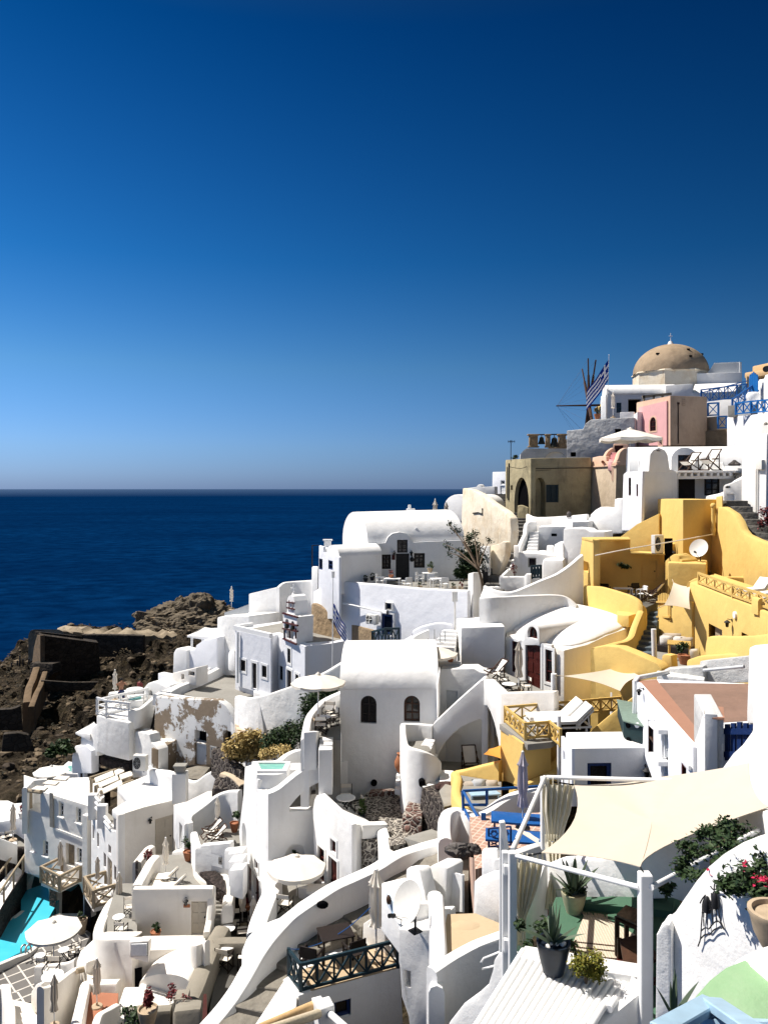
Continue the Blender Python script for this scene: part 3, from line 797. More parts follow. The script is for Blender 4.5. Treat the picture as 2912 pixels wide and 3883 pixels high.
def sun_lounger(T,cl='cushion',fr='whitepaint'):
 bm=bmesh.new();_cushion(bm,[V(0,-.95,.36),V(0,-.3,.36),V(0,.28,.37),V(0,.36,.42),V(0,.85,.86)],.62);L_('mattress',bm,cl,T)
 bm=bmesh.new()
 for s in(-1,1):
  bar(bm,(s*.31,-.97,.26),(s*.31,.75,.26),.05);bar(bm,(s*.29,.3,.28),(s*.29,.84,.78),.04);bar(bm,(s*.29,.7,.27),(s*.29,.66,.6),.035)
 for y in(-.97,.75):bar(bm,(-.31,y,.26),(.31,y,.26),.05)
 L_('frame',bm,fr,T,0)
 for x,y in((-.3,-.85),(.3,-.85),(-.3,.6),(.3,.6)):
  bm=bmesh.new();bar(bm,(x,y,0),(x,y,.26),.05);L_('leg',bm,fr,T,0)
def cream_lounger(T):sun_lounger(T,'canvas','metal')
def blue_lounger(T):
 bm=bmesh.new();_cushion(bm,[V(0,-.95,.42),V(0,0,.42),V(0,.95,.44)],.75,.07);L_('mattress',bm,'blue',T)
 for x,y in((-.3,-.85),(.3,-.85),(-.3,.85),(.3,.85)):
  bm=bmesh.new();bar(bm,(x,y,0),(x,y,.38),.06);L_('leg',bm,'navy',T,0)
def plastic_chair(T,cl='whitepaint'):
 for x,y in((-.24,-.22),(.24,-.22),(-.24,.22),(.24,.22)):
  bm=bmesh.new();bar(bm,(x*1.08,y*1.08,0),(x,y,.64 if y<0 else .86),.045);L_('leg',bm,cl,T,0)
 bm=bmesh.new();add_box(bm,V(0,0,.43),(.5,.48,.035));bevel_bm(bm,.012,1);L_('seat',bm,cl,T)
 bm=bmesh.new();add_box(bm,V(0,.25,.72),(.5,.03,.36),rx=-.12);bevel_bm(bm,.01,1);L_('backrest',bm,cl,T)
 for s in(-1,1):
  bm=bmesh.new();bar(bm,(s*.27,-.24,.65),(s*.27,.26,.67),.06,.035);L_('armrest',bm,cl,T,0)
def dark_chair(T):plastic_chair(T,'darkbrown')
def _sq_table(T,a,b,h,top,leg):
 bm=bmesh.new();add_box(bm,V(0,0,h-.02),(a,b,.04));bevel_bm(bm,.008,1);L_('tabletop',bm,top,T)
 for x,y in((-1,-1),(1,-1),(-1,1),(1,1)):
  bm=bmesh.new();bar(bm,(x*(a/2-.06),y*(b/2-.06),0),(x*(a/2-.06),y*(b/2-.06),h-.04),.055);L_('leg',bm,leg,T,0)
def white_table(T):_sq_table(T,1.1,.75,.74,'whitepaint','whitepaint')
def dark_table(T):_sq_table(T,1.,.8,.74,'darkbrown','darkbrown')
def ac_unit(T):
 bm=bmesh.new();add_box(bm,V(0,0,.32),(.82,.32,.6));bevel_bm(bm,.025,2);L_('casing',bm,'acwhite',T)
 bm=bmesh.new();rod(bm,(-.13,-.165,.32),(-.13,-.155,.32),.24,24)
 L_('fan_opening',bm,'void',T)
 bm=bmesh.new()
 for k in(.06,.12,.18,.235):
  pts=[V(-.13+k*math.cos(2*math.pi*i/16),-.175,.32+k*math.sin(2*math.pi*i/16)) for i in range(17)];tube(bm,pts,.006,4)
 for i in range(4):
  a=math.pi*i/4;rod(bm,(-.13-.235*math.cos(a),-.175,.32-.235*math.sin(a)),(-.13+.235*math.cos(a),-.175,.32+.235*math.sin(a)),.006,4)
 L_('fan_grille',bm,'metal',T)
 for s in(-1,1):
  bm=bmesh.new();add_box(bm,V(s*.3,0,.01),(.08,.34,.03));L_('foot',bm,'metal',T,0)
def satellite_dish(T):
 bm=bmesh.new();n=28;rings=[];c0=bm.verts.new((0,0,0))
 for k in range(1,7):
  r=.46*k/6;rings.append([bm.verts.new((r*math.cos(2*math.pi*i/n),-.55*r*r,r*1.08*math.sin(2*math.pi*i/n))) for i in range(n)])
 for i in range(n):bm.faces.new((c0,rings[0][i],rings[0][(i+1)%n]))
 for A,B in zip(rings,rings[1:]):
  for i in range(n):bm.faces.new((A[i],B[i],B[(i+1)%n],A[(i+1)%n]))
 thick(bm,.012)
 bmesh.ops.transform(bm,matrix=Matrix.Translation((0,0,.75))@Matrix.Rotation(R(-28),4,'X'),verts=bm.verts);L_('reflector',bm,'acwhite',T)
 bm=bmesh.new();rod(bm,(0,-.02,.28),(0,-.56,.62),.016,6);rod(bm,(.2,-.0,.45),(0,-.56,.62),.008,5);L_('feed_arm',bm,'metal',T)
 bm=bmesh.new();rod(bm,(0,-.64,.64),(0,-.54,.62),.05,10);add_box(bm,V(0,-.5,.6),(.07,.1,.07));L_('receiver',bm,'dark',T)
 bm=bmesh.new();rod(bm,(0,.16,0),(0,.16,.85),.03,8);add_box(bm,V(0,.1,.72),(.14,.14,.16));add_box(bm,V(0,.16,.02),(.25,.25,.03));L_('mast',bm,'iron',T)
def wall_lamp(T):
 bm=bmesh.new();rod(bm,(0,.02,.12),(0,-.14,.16),.014,6);rod(bm,(0,.03,.12),(0,.0,.12),.05,10);L_('bracket',bm,'iron',T)
 bm=bmesh.new();lathe(bm,[(.0,.13),(.05,.1),(.11,.05),(.11,.03)],(0,-.15,0),8);L_('shade',bm,'iron',T)
 bm=bmesh.new();lathe(bm,[(.07,.03),(.05,-.12),(.0,-.14)],(0,-.15,0),8);L_('lantern_glass',bm,'glass',T)
KIT=dict(parasol=(parasol,'open white parasol','parasol'),cream=(cream_parasol,'open cream parasol','parasol'),market=(market_parasol,'large cream parasol','parasol'),shut=(folded_parasol,'folded cream parasol','parasol'),shutg=(folded_grey_parasol,'folded beige parasol','parasol'),shutl=(folded_lilac_parasol,'folded lilac parasol','parasol'),table=(round_table,'round white table','table'),pedestal=(pedestal_table,'round white table','table'),director=(director_chair,'director chair','chair'),deck=(deck_chair,'deck chair','deck chair'),lounger=(sun_lounger,'white sun lounger','sun lounger'),cream_lounger=(cream_lounger,'cream sun lounger','sun lounger'),blue_lounger=(blue_lounger,'blue sun lounger','sun lounger'),pchair=(plastic_chair,'white chair','chair'),dchair=(dark_chair,'dark chair','chair'),wtable=(white_table,'white table','table'),dtable=(dark_table,'dark table','table'),ac=(ac_unit,'air conditioner','air conditioner'),dish=(satellite_dish,'satellite dish','satellite dish'),lamp=(wall_lamp,'wall lantern','lamp'))
# plants
def leaves(bm,c,rad,n,size,rs,flat=1.,shell=.35):
 c=Vector(c)
 for _ in range(n):
  while True:
   u=V(rs.uniform(-1,1),rs.uniform(-1,1),rs.uniform(-1,1))
   if u.length<1:break
  u=u*(shell+(1-shell)*rs.random())
  p=c+V(u.x*rad[0],u.y*rad[1],u.z*rad[2])
  s=size*rs.uniform(.6,1.3);q=Matrix.Rotation(rs.uniform(0,6.28),3,'Z')@Matrix.Rotation(rs.uniform(-1.2,1.2),3,'X')@Matrix.Rotation(rs.uniform(0,6.28),3,'Z')
  vs=[bm.verts.new(p+q@V(*k)*s) for k in((-.5,0,0),(0,-.28,.06),(.55,0,0),(0,.28,.06))]
  bm.faces.new(vs)
def bush(name,label,cat,c,rad,n,size,mat='leaf',lumps=6,seed=1,group=None,stem=True,par=None,pname='foliage'):
 rs=random.Random(seed);c=Vector(c);bm=bmesh.new()
 T=par if par is not None else thing(name,label,cat,c-V(0,0,rad[2]),group=group)
 for k in range(lumps):
  o=V(rs.uniform(-.6,.6)*rad[0],rs.uniform(-.6,.6)*rad[1],rs.uniform(-.45,.6)*rad[2]);f=rs.uniform(.35,.62)
  leaves(bm,c+o,[r*f for r in rad],n//lumps,size,rs)
 obj(pname,bm,M[mat],T,smooth=0)
 if stem and par is None:
  bm=bmesh.new()
  for k in range(5):rod(bm,c-V(0,0,rad[2]*1.05),c+V(rs.uniform(-.5,.5)*rad[0],rs.uniform(-.5,.5)*rad[1],rs.uniform(-.2,.4)*rad[2]),.02,5,.008)
  obj('stem',bm,M['bark'],T)
 return T
def pot(T,c,r,h,mat='terra'):
 bm=bmesh.new();lathe(bm,[(r*.62,0),(r*.85,h*.45),(r,h*.8),(r*1.05,h*.93),(r*1.05,h),(r*.92,h),(r*.88,h*.88),(0,h*.86)],c,18)
 return obj('pot',bm,M[mat],T)
def potted(label,c,r,h,plant='leaf',pr=(.35,.35,.35),n=240,size=.12,mat='terra',seed=1,cat='potted plant',group=None):
 T=thing('potted_plant',label,cat,Vector(c),group=group);pot(T,c,r,h,mat)
 bush('x','','',Vector(c)+V(0,0,h+pr[2]*.75),pr,n,size,plant,5,seed,par=T)
 return T
def aloe(label,c,r,h,blade=.7,n=16,mat='ceramic',seed=2,potd=True):
 rs=random.Random(seed);c=Vector(c);T=thing('aloe_plant',label,'potted plant' if potd else 'plant',c)
 if potd:pot(T,c,r,h,mat)
 for k in range(n):
  a=k*2.4+rs.uniform(-.3,.3);el=rs.uniform(.55,1.45) if k>3 else 1.5;L=blade*rs.uniform(.65,1.1);w=.055*L/.6
  dirv=V(math.cos(a)*math.cos(el),math.sin(a)*math.cos(el),math.sin(el));side=V(-math.sin(a),math.cos(a),0);upv=side.cross(dirv)
  bm=bmesh.new();base=c+V(0,0,h*.9)+dirv*.03;rows=[]
  for i in range(7):
   t=i/6;p=base+dirv*L*t-V(0,0,1)*L*.28*math.cos(el)*t*t;ww=w*(1-t)**.7*(.7+.6*t*(1-t)*2)+.002
   rows.append([bm.verts.new(p-side*ww+upv*ww*.5),bm.verts.new(p-upv*ww*.25),bm.verts.new(p+side*ww+upv*ww*.5),bm.verts.new(p+upv*ww*.12)])
  for A,B in zip(rows,rows[1:]):
   for i in range(4):bm.faces.new((A[i],A[(i+1)%4],B[(i+1)%4],B[i]))
  bm.faces.new(rows[0]);bm.faces.new(rows[-1])
  obj('blade',bm,M['aloe'],T)
 return T
def flag(label,top,w,h,pole_base,pole_top,droop=.5,dirx=-1,seed=1,group=None,down=1.):
 """striped blue and white flag hanging from a pole"""
 T=thing('flag_and_pole',label,'flag',Vector(pole_base),group=group)
 bm=bmesh.new();rod(bm,pole_base,pole_top,.04,8,.025);bmesh.ops.create_uvsphere(bm,u_segments=8,v_segments=6,radius=.06,matrix=Matrix.Translation(Vector(pole_top)))
 obj('pole',bm,M['whitepaint'],T)
 nu,nv=27,18;bm=bmesh.new();rs=random.Random(seed);G=[]
 for j in range(nv+1):
  row=[]
  for i in range(nu+1):
   u=i/nu;v=j/nv;x=u*w*(1-droop*.45);z=-v*h-u*w*droop*down
   y=.10*math.sin(u*9+v*2.)*(.3+u)+.05*math.sin(u*17+v*5)
   row.append(bm.verts.new(Vector(top)+V(dirx*(x-.10*droop*v*math.sin(u*5)),y,z+.05*math.sin(u*8))))
  G.append(row)
 for j in range(nv):
  for i in range(nu):
   f=bm.faces.new((G[j][i],G[j][i+1],G[j+1][i+1],G[j+1][i]))
   u,v=i/nu*27,j/18*18;stripe=int(v//2)
   blue=stripe%2==0
   if u<15*.66 and v<10:blue=not(4<=v<6 or 4<=u<6)
   f.material_index=1 if blue else 0
 obj('cloth',bm,[M['flagwhite'],M['flagblue']],T)
 return T
 # people
def person(label,loc,joints,rad,clothes,hair='hair',rz=.0,s=1.):
 """joints: name -> point; one continuous skinned body, clothes and hair as children"""
 T=thing('person',label,'person',loc,rz)
 names=list(joints);me=bpy.data.meshes.new('body')
 edges=[('pelvis','waist'),('waist','chest'),('chest','neck'),('neck','head'),('head','crown'),('chest','shl'),('shl','ell'),('ell','wrl'),('wrl','hal'),('chest','shr'),('shr','elr'),('elr','wrr'),('wrr','har'),('pelvis','hil'),('hil','knl'),('knl','anl'),('anl','tol'),('pelvis','hir'),('hir','knr'),('knr','anr'),('anr','tor')]
 ix={n:i for i,n in enumerate(names)}
 me.from_pydata([Vector(joints[n])*s for n in names],[(ix[a],ix[b]) for a,b in edges if a in ix and b in ix],[])
 o=bpy.data.objects.new('body',me);COL.objects.link(o);o.parent=T
 md=o.modifiers.new('skin','SKIN');md.use_smooth_shade=True
 for n in names:
  v=me.skin_vertices[0].data[ix[n]];r=rad.get(n,.05);r=r if isinstance(r,tuple) else(r,r);v.radius=(r[0]*s,r[1]*s);v.use_root=n=='pelvis'
 sd=o.modifiers.new('sub','SUBSURF');sd.levels=2;sd.render_levels=2
 me.materials.append(M['skin'])
 hd=Vector(joints['head'])*s
 bm=bmesh.new();bmesh.ops.create_uvsphere(bm,u_segments=14,v_segments=10,radius=.112*s,matrix=Matrix.Translation(hd+V(0,.02,.045)*s)@Matrix.Diagonal((.92,1.,.95,1)));L_('hair',bm,hair,T)
 for nm,mat,segs in clothes:
  bm=bmesh.new()
  for seg in segs:
   pts=[Vector(joints[q])*s for q in seg[0]]
   tube(bm,pts,[r*s for r in seg[1]],12)
  L_(nm,bm,mat,T)
 return T
 # top of the hill, right
def plan(v):return V(v.x,v.y,0)
def corner(c,Yc,l,Yl,r,Yr):
 """corner house: planes of its left and right faces, and the plan vectors of the two sides"""
 C=plan(at(c,0,Yc));L=plan(at(l,0,Yl));Rr=plan(at(r,0,Yr))
 return Pl(C,L),Pl(C,Rr),L-C,Rr-C
zone('A')
# domed chapel
T=thing('domed_chapel','big round weathered brown dome with a small cross on top','church dome')
c=at(1106,296,95)
bm=nb();rD=4.36
lathe(bm,[(rD*math.cos(a)*(1 if a<1.5 else 0),3.55*math.sin(a)) for a in[math.pi/2*i/16 for i in range(17)]],c,48,False);obj('dome',bm,'dome',T)
bm=nb();lathe(bm,[(4.55,.06),(4.62,-.08),(4.45,-.16),(4.45,-3.2)],c,8);bmesh.ops.rotate(bm,cent=c,matrix=Matrix.Rotation(R(17),3,'Z'),verts=bm.verts);obj('drum',bm,'ochre_stain',T,smooth=20)
bm=nb();lathe(bm,[(.45,3.45),(.32,3.7),(.2,3.95),(0,4.)],c,14);rod(bm,c+V(0,0,3.9),c+V(0,0,4.95),.035);rod(bm,c+V(-.22,0,4.6),c+V(.22,0,4.6),.03);obj('finial',bm,'whitepaint',T)
for x,y in((990,202),(1150,182),(1148,225),(1255,195)):
 bm=nb();q=at(x,y,95);dx=(q.x-c.x)/rD/1.15;dz=(q.z-c.z)/3.55/1.15;q=c+(q-c)/1.15;dy=-math.sqrt(max(0,1-dx*dx-dz*dz));add_box(bm,V(q.x,c.y+dy*rD,q.z),(.32,.3,.2));obj('vent_hole',bm,'void',T)
T.scale=(1.15,1.15,1.15)
# white vaulted house below the dome
T=thing('vaulted_house','white vaulted house directly below the brown dome, dark doorway under its eaves','house')
P=pln(738,86,1140,85)
wall(T,P,[(738,560),(735,425),(748,405),(1140,400),(1140,560)],4.2,[dict(r=(866,438,940,560),k='void',rec=1.),dict(r=(800,458,828,515),fm='teal',mull=(1,1))],'white')
a,b=P.pt(746,408),P.pt(1140,404)
obj('roof',vault(a-P.n*-.25+V(0,0,-.02),b-P.n*-.25+V(0,0,-.02),4.8,1.35,14),'white',T)
bm=nb()
for x in(955,1010,1060):
 q=at(x,440,83.2);bar(bm,q-V(0,0,3),q+V(0,0,.5),.22)
q=at(945,425,83.2);q2=at(1110,408,83.2);bar(bm,q,q2,.3,.22);obj('pergola_beam',bm,'palewood',T)
T=thing('buttress_wall','plain white wall stub with sloping end, right of the white vaulted house','wall')
wall(T,pln(1078,84,1232,83),[(1078,360),(1200,352),(1232,352),(1232,440),(1078,440)],3)
T=thing('hilltop_house','white flat topped house right of the brown dome, with bright sloping roof below','house')
wall(T,pln(1243,91,1510,90),[(1243,292),(1510,286),(1510,480),(1243,480)],5)
obj('roof',prism(W3([(1228,402,83),(1470,392,83),(1508,345,89.5),(1243,352,90.5)]),at(0,470,83).z,.1),'white',T)
T=thing('roof_screen','grey corrugated screen in white frame standing on the hilltop house','screen')
P=pln(1315,92,1505,91);bm=solid([P.pt(*p) for p in[(1312,294),(1350,238),(1494,232),(1494,290)]],-P.n*.12);obj('panel',bm,'greypaint',T)
bm=nb();bar(bm,P.pt(1500,292),P.pt(1500,229),.25);obj('frame_post',bm,'whitepaint',T,0);bm=nb();bar(bm,P.pt(1350,236),P.pt(1494,229.5),.12);obj('frame',bm,'whitepaint',T)
T=thing('straw_canopy','straw and bamboo canopy at right edge above the blue gate','canopy')
for k,(x0,y0,x1,y1,hh) in enumerate([(1566,276,1720,244,1.),(1522,305,1720,275,.7)]):
 P=pln(x0,78,x1,74);a,b=P.pt(x0,y0),P.pt(x1,y1)
 obj('bamboo_mat',solid([a-V(0,0,hh/2),b-V(0,0,hh/2),b+V(0,0,hh/2),a+V(0,0,hh/2)],-P.n*(2.2+k),bev=.2),'bamboo',T)
bm=nb();rod(bm,at(1645,268,72.5),at(1651,266,72.9),.33,16);obj('round_lamp',bm,'iron',T)
bm=nb();bar(bm,at(1540,310,75),at(1540,420,75),.2);obj('post',bm,'bamboo',T)
T=thing('picket_gate','bright blue pointed plank gate below the straw canopy','gate')
P=pln(1550,72,1598,71)
for i in range(5):
 x=1550+i*9.8;pk=290-abs(i-2)*-8;bm=solid([P.pt(*p) for p in[(x,412),(x+8.8,412),(x+8.8,pk),(x+4.4,pk-9),(x,pk)]],-P.n*.08);obj('plank',bm,'blue_bright',T)
for y in(330,390):
 bm=nb();bar(bm,P.pt(1548,y)-P.n*.12,P.pt(1598,y)-P.n*.12,.15);obj('crossbar',bm,'blue',T)
T=thing('corner_house','tall stepped white house at the right edge beside the blue gate','house')
wall(T,pln(1597,73,1720,66),[(1597,560),(1597,328),(1632,322),(1640,300),(1720,290),(1720,560)],3,[dict(r=(1622,478,1640,510),fm='blue',mull=(0,0))],bev=.15)
T=thing('terrace_wall_house','white wall in shade behind the upper blue lattice fence','wall')
wall(T,pln(1300,78,1560,75),[(1290,445),(1450,440),(1560,400),(1560,600),(1290,600)],2,mat='white')
bm=nb();lathe(bm,[(.4,0),(.62,.5),(.66,.9),(.52,1.15),(.4,1.2),(0,1.2)],at(1572,466,69),20);o=tag(obj('garden_urn',bm,'whitepaint'),'fat white urn on the wall left of the stepped white house','urn')
xrail('long blue lattice fence with cross panels behind the pink house',W3([(1278,458,77),(1535,428,74)]),1.25,[5],'blue',.1)
T=thing('handrail','thin blue sloping handrail above the long blue lattice fence','handrail');bm=nb();bar(bm,at(1278,402,77),at(1540,335,74),.1);obj('rail',bm,'blue',T,0)
for x,y0,y1 in((1345,383,440),(1410,368,440),(1478,350,430)):
 bm=nb();bar(bm,at(x,y0,77-(x-1278)/262*3),at(x,y1,77-(x-1278)/262*3),.08);obj('post',bm,'blue',T,0)
xrail('steep blue lattice stair rail climbing to the blue gate',W3([(1455,500,70),(1590,405,72)]),.95,[4],'blue',.11)
xrail('blue lattice fence along the white wall at the right edge',W3([(1475,527,67),(1560,519,65.5),(1720,507,63)]),1.,[2,4],'blue_bright',.11)
xrail('short blue lattice panel beside the tan side of the pink house',W3([(1316,535,74),(1376,532,73.5)]),1.2,[1],'blue_bright',.12)
xrail('low blue lattice gate above the rough stone wall',W3([(1374,606,71.5),(1422,604,71.2)]),1.1,[1],'blue_bright',.11)
T=thing('meter_cabinet','grey electricity cabinet on the white wall beside blue fence','cabinet');wall(T,pln(1430,68.5,1470,68),[(1430,475),(1470,472),(1470,540),(1430,540)],.6,mat='greywash',bev=.03,name='case')
T=thing('terrace_wall','broad sunlit bluish white terrace wall below the blue lattice fence','wall')
wall(T,pln(1424,70,1720,61),[(1424,541),(1720,510),(1720,790),(1424,790)],4,mat='blue_white')
T=thing('stone_wall','rough tan stone wall with cream pillar right of the pink house','wall')
wall(T,pln(1290,73,1425,71.6),[(1290,620),(1425,608),(1425,700),(1290,700)],1.5,mat='rough_tan')
wall(T,pln(1300,74,1368,72.5),[(1300,540),(1340,538),(1368,535),(1368,640),(1300,640)],1.2,mat='buff',name='pillar')
# pink house
T=thing('pink_house','pink cube house with arched red shuttered window and tan side wall','house')
PLf,PRt,vL,vR=corner(1106,70,915,75.5,1312,73)
wall(T,PRt,[(1106,418),(1312,424),(1312,700),(1106,700)],1,mat='tan',vec=vL,bev=.05)
Q=PLf.off(.04)
wall(T,Q,[(1104,419),(914,462),(914,700),(1104,700)],.04,mat='peach',bev=0,name='border')
Q=PLf.off(.20)
wall(T,Q,[(1083,447),(925,485),(925,700),(1083,700)],.16,[dict(r=(990,540,1024,618),arch=1.,fm='redwood',sur='peach',sw=.16,mull=(1,2)),dict(r=(1040,660,1058,700),fm='redwood',sur='peach',mull=(0,0))],mat='pink',bev=0,name='facade')
bm=nb();q=PRt.off(.06);rod(bm,q.pt(1150,465),q.pt(1150,690),.05,6);add_box(bm,q.pt(1150,462),(.2,.15,.2));obj('drainpipe',bm,'wood',T)
bm=nb()
for i in range(4):add_box(bm,q.pt(1177,440+i*11),(.42,.08,.14))
obj('vent',bm,'tan',T)
# windmill
T=thing('windmill','windmill with bare dark pole sails left of the hilltop flag','windmill')
hub=at(637,474,88);ax=V(-.972,.16,.0).normalized()
bm=nb();rod(bm,hub-ax*1.2,hub+ax*3.6,.13,8,.06);obj('axle',bm,'wood',T)
u=V(-ax.y,ax.x,0)
for i in range(12):
 a=2*math.pi*i/12+.05;d=u*math.cos(a)*.9+V(0,0,1)*math.sin(a)+ax*.10*math.cos(3*a)
 bm=nb();rod(bm,hub,hub+d*5.3,.12,6,.08);rod(bm,hub+d*5.2,hub+ax*3.5,.006,4);
 rod(bm,hub+d*.5,hub+d*3.4,.2,6,.14);obj('sail_pole',bm,'wood',T)
bm=nb();rod(bm,hub-ax*.2,hub+ax*.25,.35,12);obj('hub',bm,'wood',T)
cc=V(hub.x+3.2,hub.y+.9,hub.z-5);bm=nb();lathe(bm,[(2.3,0),(2.,4.6)],cc,24);obj('tower',bm,'white',T)
bm=nb();lathe(bm,[(2.35,4.5),(2.3,4.8),(.1,6.3),(0,6.35)],cc,24);obj('thatched_cap',bm,'leaf_dry',T)
T.scale=(1.15,1.15,1.15)
flag('blue and white striped flag streaming left beside the windmill',at(756,214,80),4.25,2.36,at(745,560,80),at(758,188,80),.88,-1)
# terrace with grey rubble wall
T=thing('rubble_house','rough grey whitewashed rubble wall of a terrace below the windmill','building')
wall(T,pln(518,76,905,73.5),[(518,790),(518,616),(612,607),(622,578),(655,553),(905,541),(905,790)],5,[dict(r=(790,606,826,640),k='void',rec=.3),dict(r=(540,738,571,763),k='void',rec=.3)],mat='rubble_white',bev=.12)
block('low white bench wall beside the folded parasol on the hilltop terrace','bench',[(820,512,75),(900,510,74.6),(905,512,76),(825,514,76.4)],at(0,548,75).z,'white',.05,'bench_wall')
place('shut',at(781,543,77.3),0,'folded white parasol on the terrace under the hilltop vaulted house',scale=1.22)
aloe('aloe in round terracotta pot on the rubble wall beside the windmill',at(692,552,75.5),.36,.6,.8,11,'terra',5)
block('plain white garden pier between windmill and hilltop vaulted house','wall',[(712,420,79.5),(742,418,79),(745,420,81),(716,422,81.5)],at(0,560,79).z,'white',.12,'garden_pier')
wall(thing('side_wall','narrow white wall strip left of the pink house','wall'),pln(896,74.5,918,74),[(896,620),(898,525),(918,508),(918,640)],.8,bev=.1)
# bell arcade
T=thing('bell_arcade','small stone arcade with carved pillars for two hanging bells','belfry')
for x0,x1,y0 in((300,360,640),(396,428,640),(466,516,640)):
 bm=nb();a=at((x0+x1)/2,712,72.4);w=(x1-x0)*.6703*83/2984
 hgt=(712-y0)*.6703*83/2984
 add_box(bm,a+V(0,0,hgt/2),(w*.8,.5,hgt));add_box(bm,a+V(0,0,hgt),(w*1.1,.65,.16));add_box(bm,a+V(0,0,.08),(w*1.05,.62,.16));add_box(bm,a+V(0,-.05,hgt*.5),(w*.4,.55,hgt*.5));bevel_bm(bm,.04,1);obj('pillar',bm,'rough_tan',T)
bm=nb();bar(bm,at(300,640,72.4)+V(0,.1,0),at(515,636,72.4)+V(0,.1,0),.12);obj('crossbeam',bm,'darkbrown',T)
for k,(x,s) in enumerate(((377,1.15),(449,1.5))):
 q=at(x,640,72.3);Tb=thing('bell',('small bronze bell hanging left in the stone arcade','larger bronze bell hanging right in the stone arcade')[k],'bell',q-V(0,0,1.*s),group='bells in the stone arcade')
 bm=nb();lathe(bm,[(.34*s,-.85*s),(.33*s,-.8*s),(.22*s,-.5*s),(.19*s,-.28*s),(.08*s,-.18*s),(0,-.17*s)],q,16,False);obj('bell_cup',bm,'bronze',Tb)
 bm=nb();rod(bm,q-V(0,0,.2*s),q+V(0,0,.05),.04,6);obj('yoke',bm,'wood',Tb)
T=thing('arched_terrace','whitewashed rounded terrace with shallow arch under the bell arcade','terrace')
wall(T,pln(256,72.6,518,72),[(256,800),(258,748),(275,728),(292,716),(518,718),(518,800)],2.5,[dict(r=(396,735,516,800),arch=.75,k='void',rec=.5,pm='white2')],mat='rubble_white',bev=.1)
T=thing('aerial','thin television aerial mast with crossbars against the sky','antenna',at(203,775,66));bm=nb();a,b=at(203,790,66),at(204,670,66);rod(bm,a,b,.035)
obj('mast',bm,'iron',T);bm=nb();bar(bm,at(186,678,66),at(227,677,66),.05)
for x in(190,200,212,224):bar(bm,at(x,670,66),at(x,686,66),.035)
obj('crossbars',bm,'iron',T)
bush('rooftop_shrub','small dark shrub on roof edge beside the aerial mast','shrub',at(232,766,68),(.55,.5,.3),260,.16,'leaf_dark',5,8)
# weathered olive house
T=thing('weathered_house','old olive grey stucco house with two pointed dark archways','house')
PLf,PRt,vL,vR=corner(318,64,172,69,658,66)
wall(T,PRt,[(318,772),(658,768),(658,1110),(318,1110)],1,[dict(r=(334,882,399,1100),arch=1.25,k='void',rec=.9,pm='olive'),dict(r=(402,922,474,1022),fm='teal',pm='teal',mull=(1,1),rec=.2)],mat='olive',vec=vL,bev=.08)
wall(T,PLf.off(.5),[(316,773),(174,782),(174,1110),(316,1110)],.48,[dict(r=(222,880,304,1110),arch=1.5,k='void',rec=.46),dict(r=(202,925,213,952),k='void',rec=.2)],mat='olive',bev=.08,name='side_wall')
bm=nb();Qp=PRt.off(.06);bar(bm,Qp.pt(318,832),Qp.pt(658,826),.06,.10);bar(bm,Qp.pt(318,845),Qp.pt(430,838),.03);tube(bm,curve_pts([Qp.pt(x,y) for x,y in((190,820),(260,830),(318,808))],5),.025,5);obj('cable',bm,'dark',T)
bm=nb();q=PLf.off(.56);rod(bm,q.pt(192,800),q.pt(190,1010),.06,6);rod(bm,q.pt(182,820),q.pt(181,1000),.04,6);obj('drainpipe',bm,'iron',T)
parapet('short crumbling olive wall beside the archway of the weathered house','wall',[(246,1040,63.4),(270,1037,63.2),(303,1050,63)],.45,1.6,3,'olive')
T=thing('buff_building','buff plastered old building with pink stairs on top, under a cream parasol','building')
PLf,PRt,vL,vR=corner(800,62,655,66.5,862,63.2)
wall(T,PRt,[(800,812),(866,808),(866,1110),(792,1110)],1,mat='buff',vec=vL,bev=.08)
bm=nb();bar(bm,PLf.off(.05).pt(660,820),PLf.off(.05).pt(802,812),.12,.2);bar(bm,PRt.off(.05).pt(800,812),PRt.off(.05).pt(866,808),.12,.2);obj('cornice',bm,'peach',T)
wall(T,PLf,[(800,810),(662,818),(664,768),(700,760),(742,762),(742,790),(800,790)],.4,mat='peach',name='parapet',bev=.08)
bm=nb();rod(bm,PLf.off(.3).pt(722,792),PLf.off(-.5).pt(722,792),.13,10);obj('drain_spout',bm,'terra',T)
obj('balustrade',ribbon_wall(W3([(728,765,64.5),(745,735,64.8),(772,714,65.4),(782,716,65.8)]),.35,1.2,4),'peach',T)
obj('balustrade',ribbon_wall(W3([(782,800,62.4),(800,772,62.8),(812,740,63.4),(835,716,64.2),(862,714,64.6)]),.4,1.6,4),'peach',T)
stairs('',at(752,806,62.8),at(784,802,62.5),at(776,742,65.4),at(812,738,65.2),5,.6,'pink',par=T,name='steps')
wall(T,pln(782,66.5,866,66),[(782,770),(782,690),(866,690),(866,770)],.6,[dict(r=(788,700,838,748),fm='redwood',pm='redwood',mull=(5,0))],mat='peach',name='upper_wall')
place('market',at(877,606,56)-V(0,0,3.33),.2,'large cream parasol with fringe standing in front of the pink house',scale=1.28)
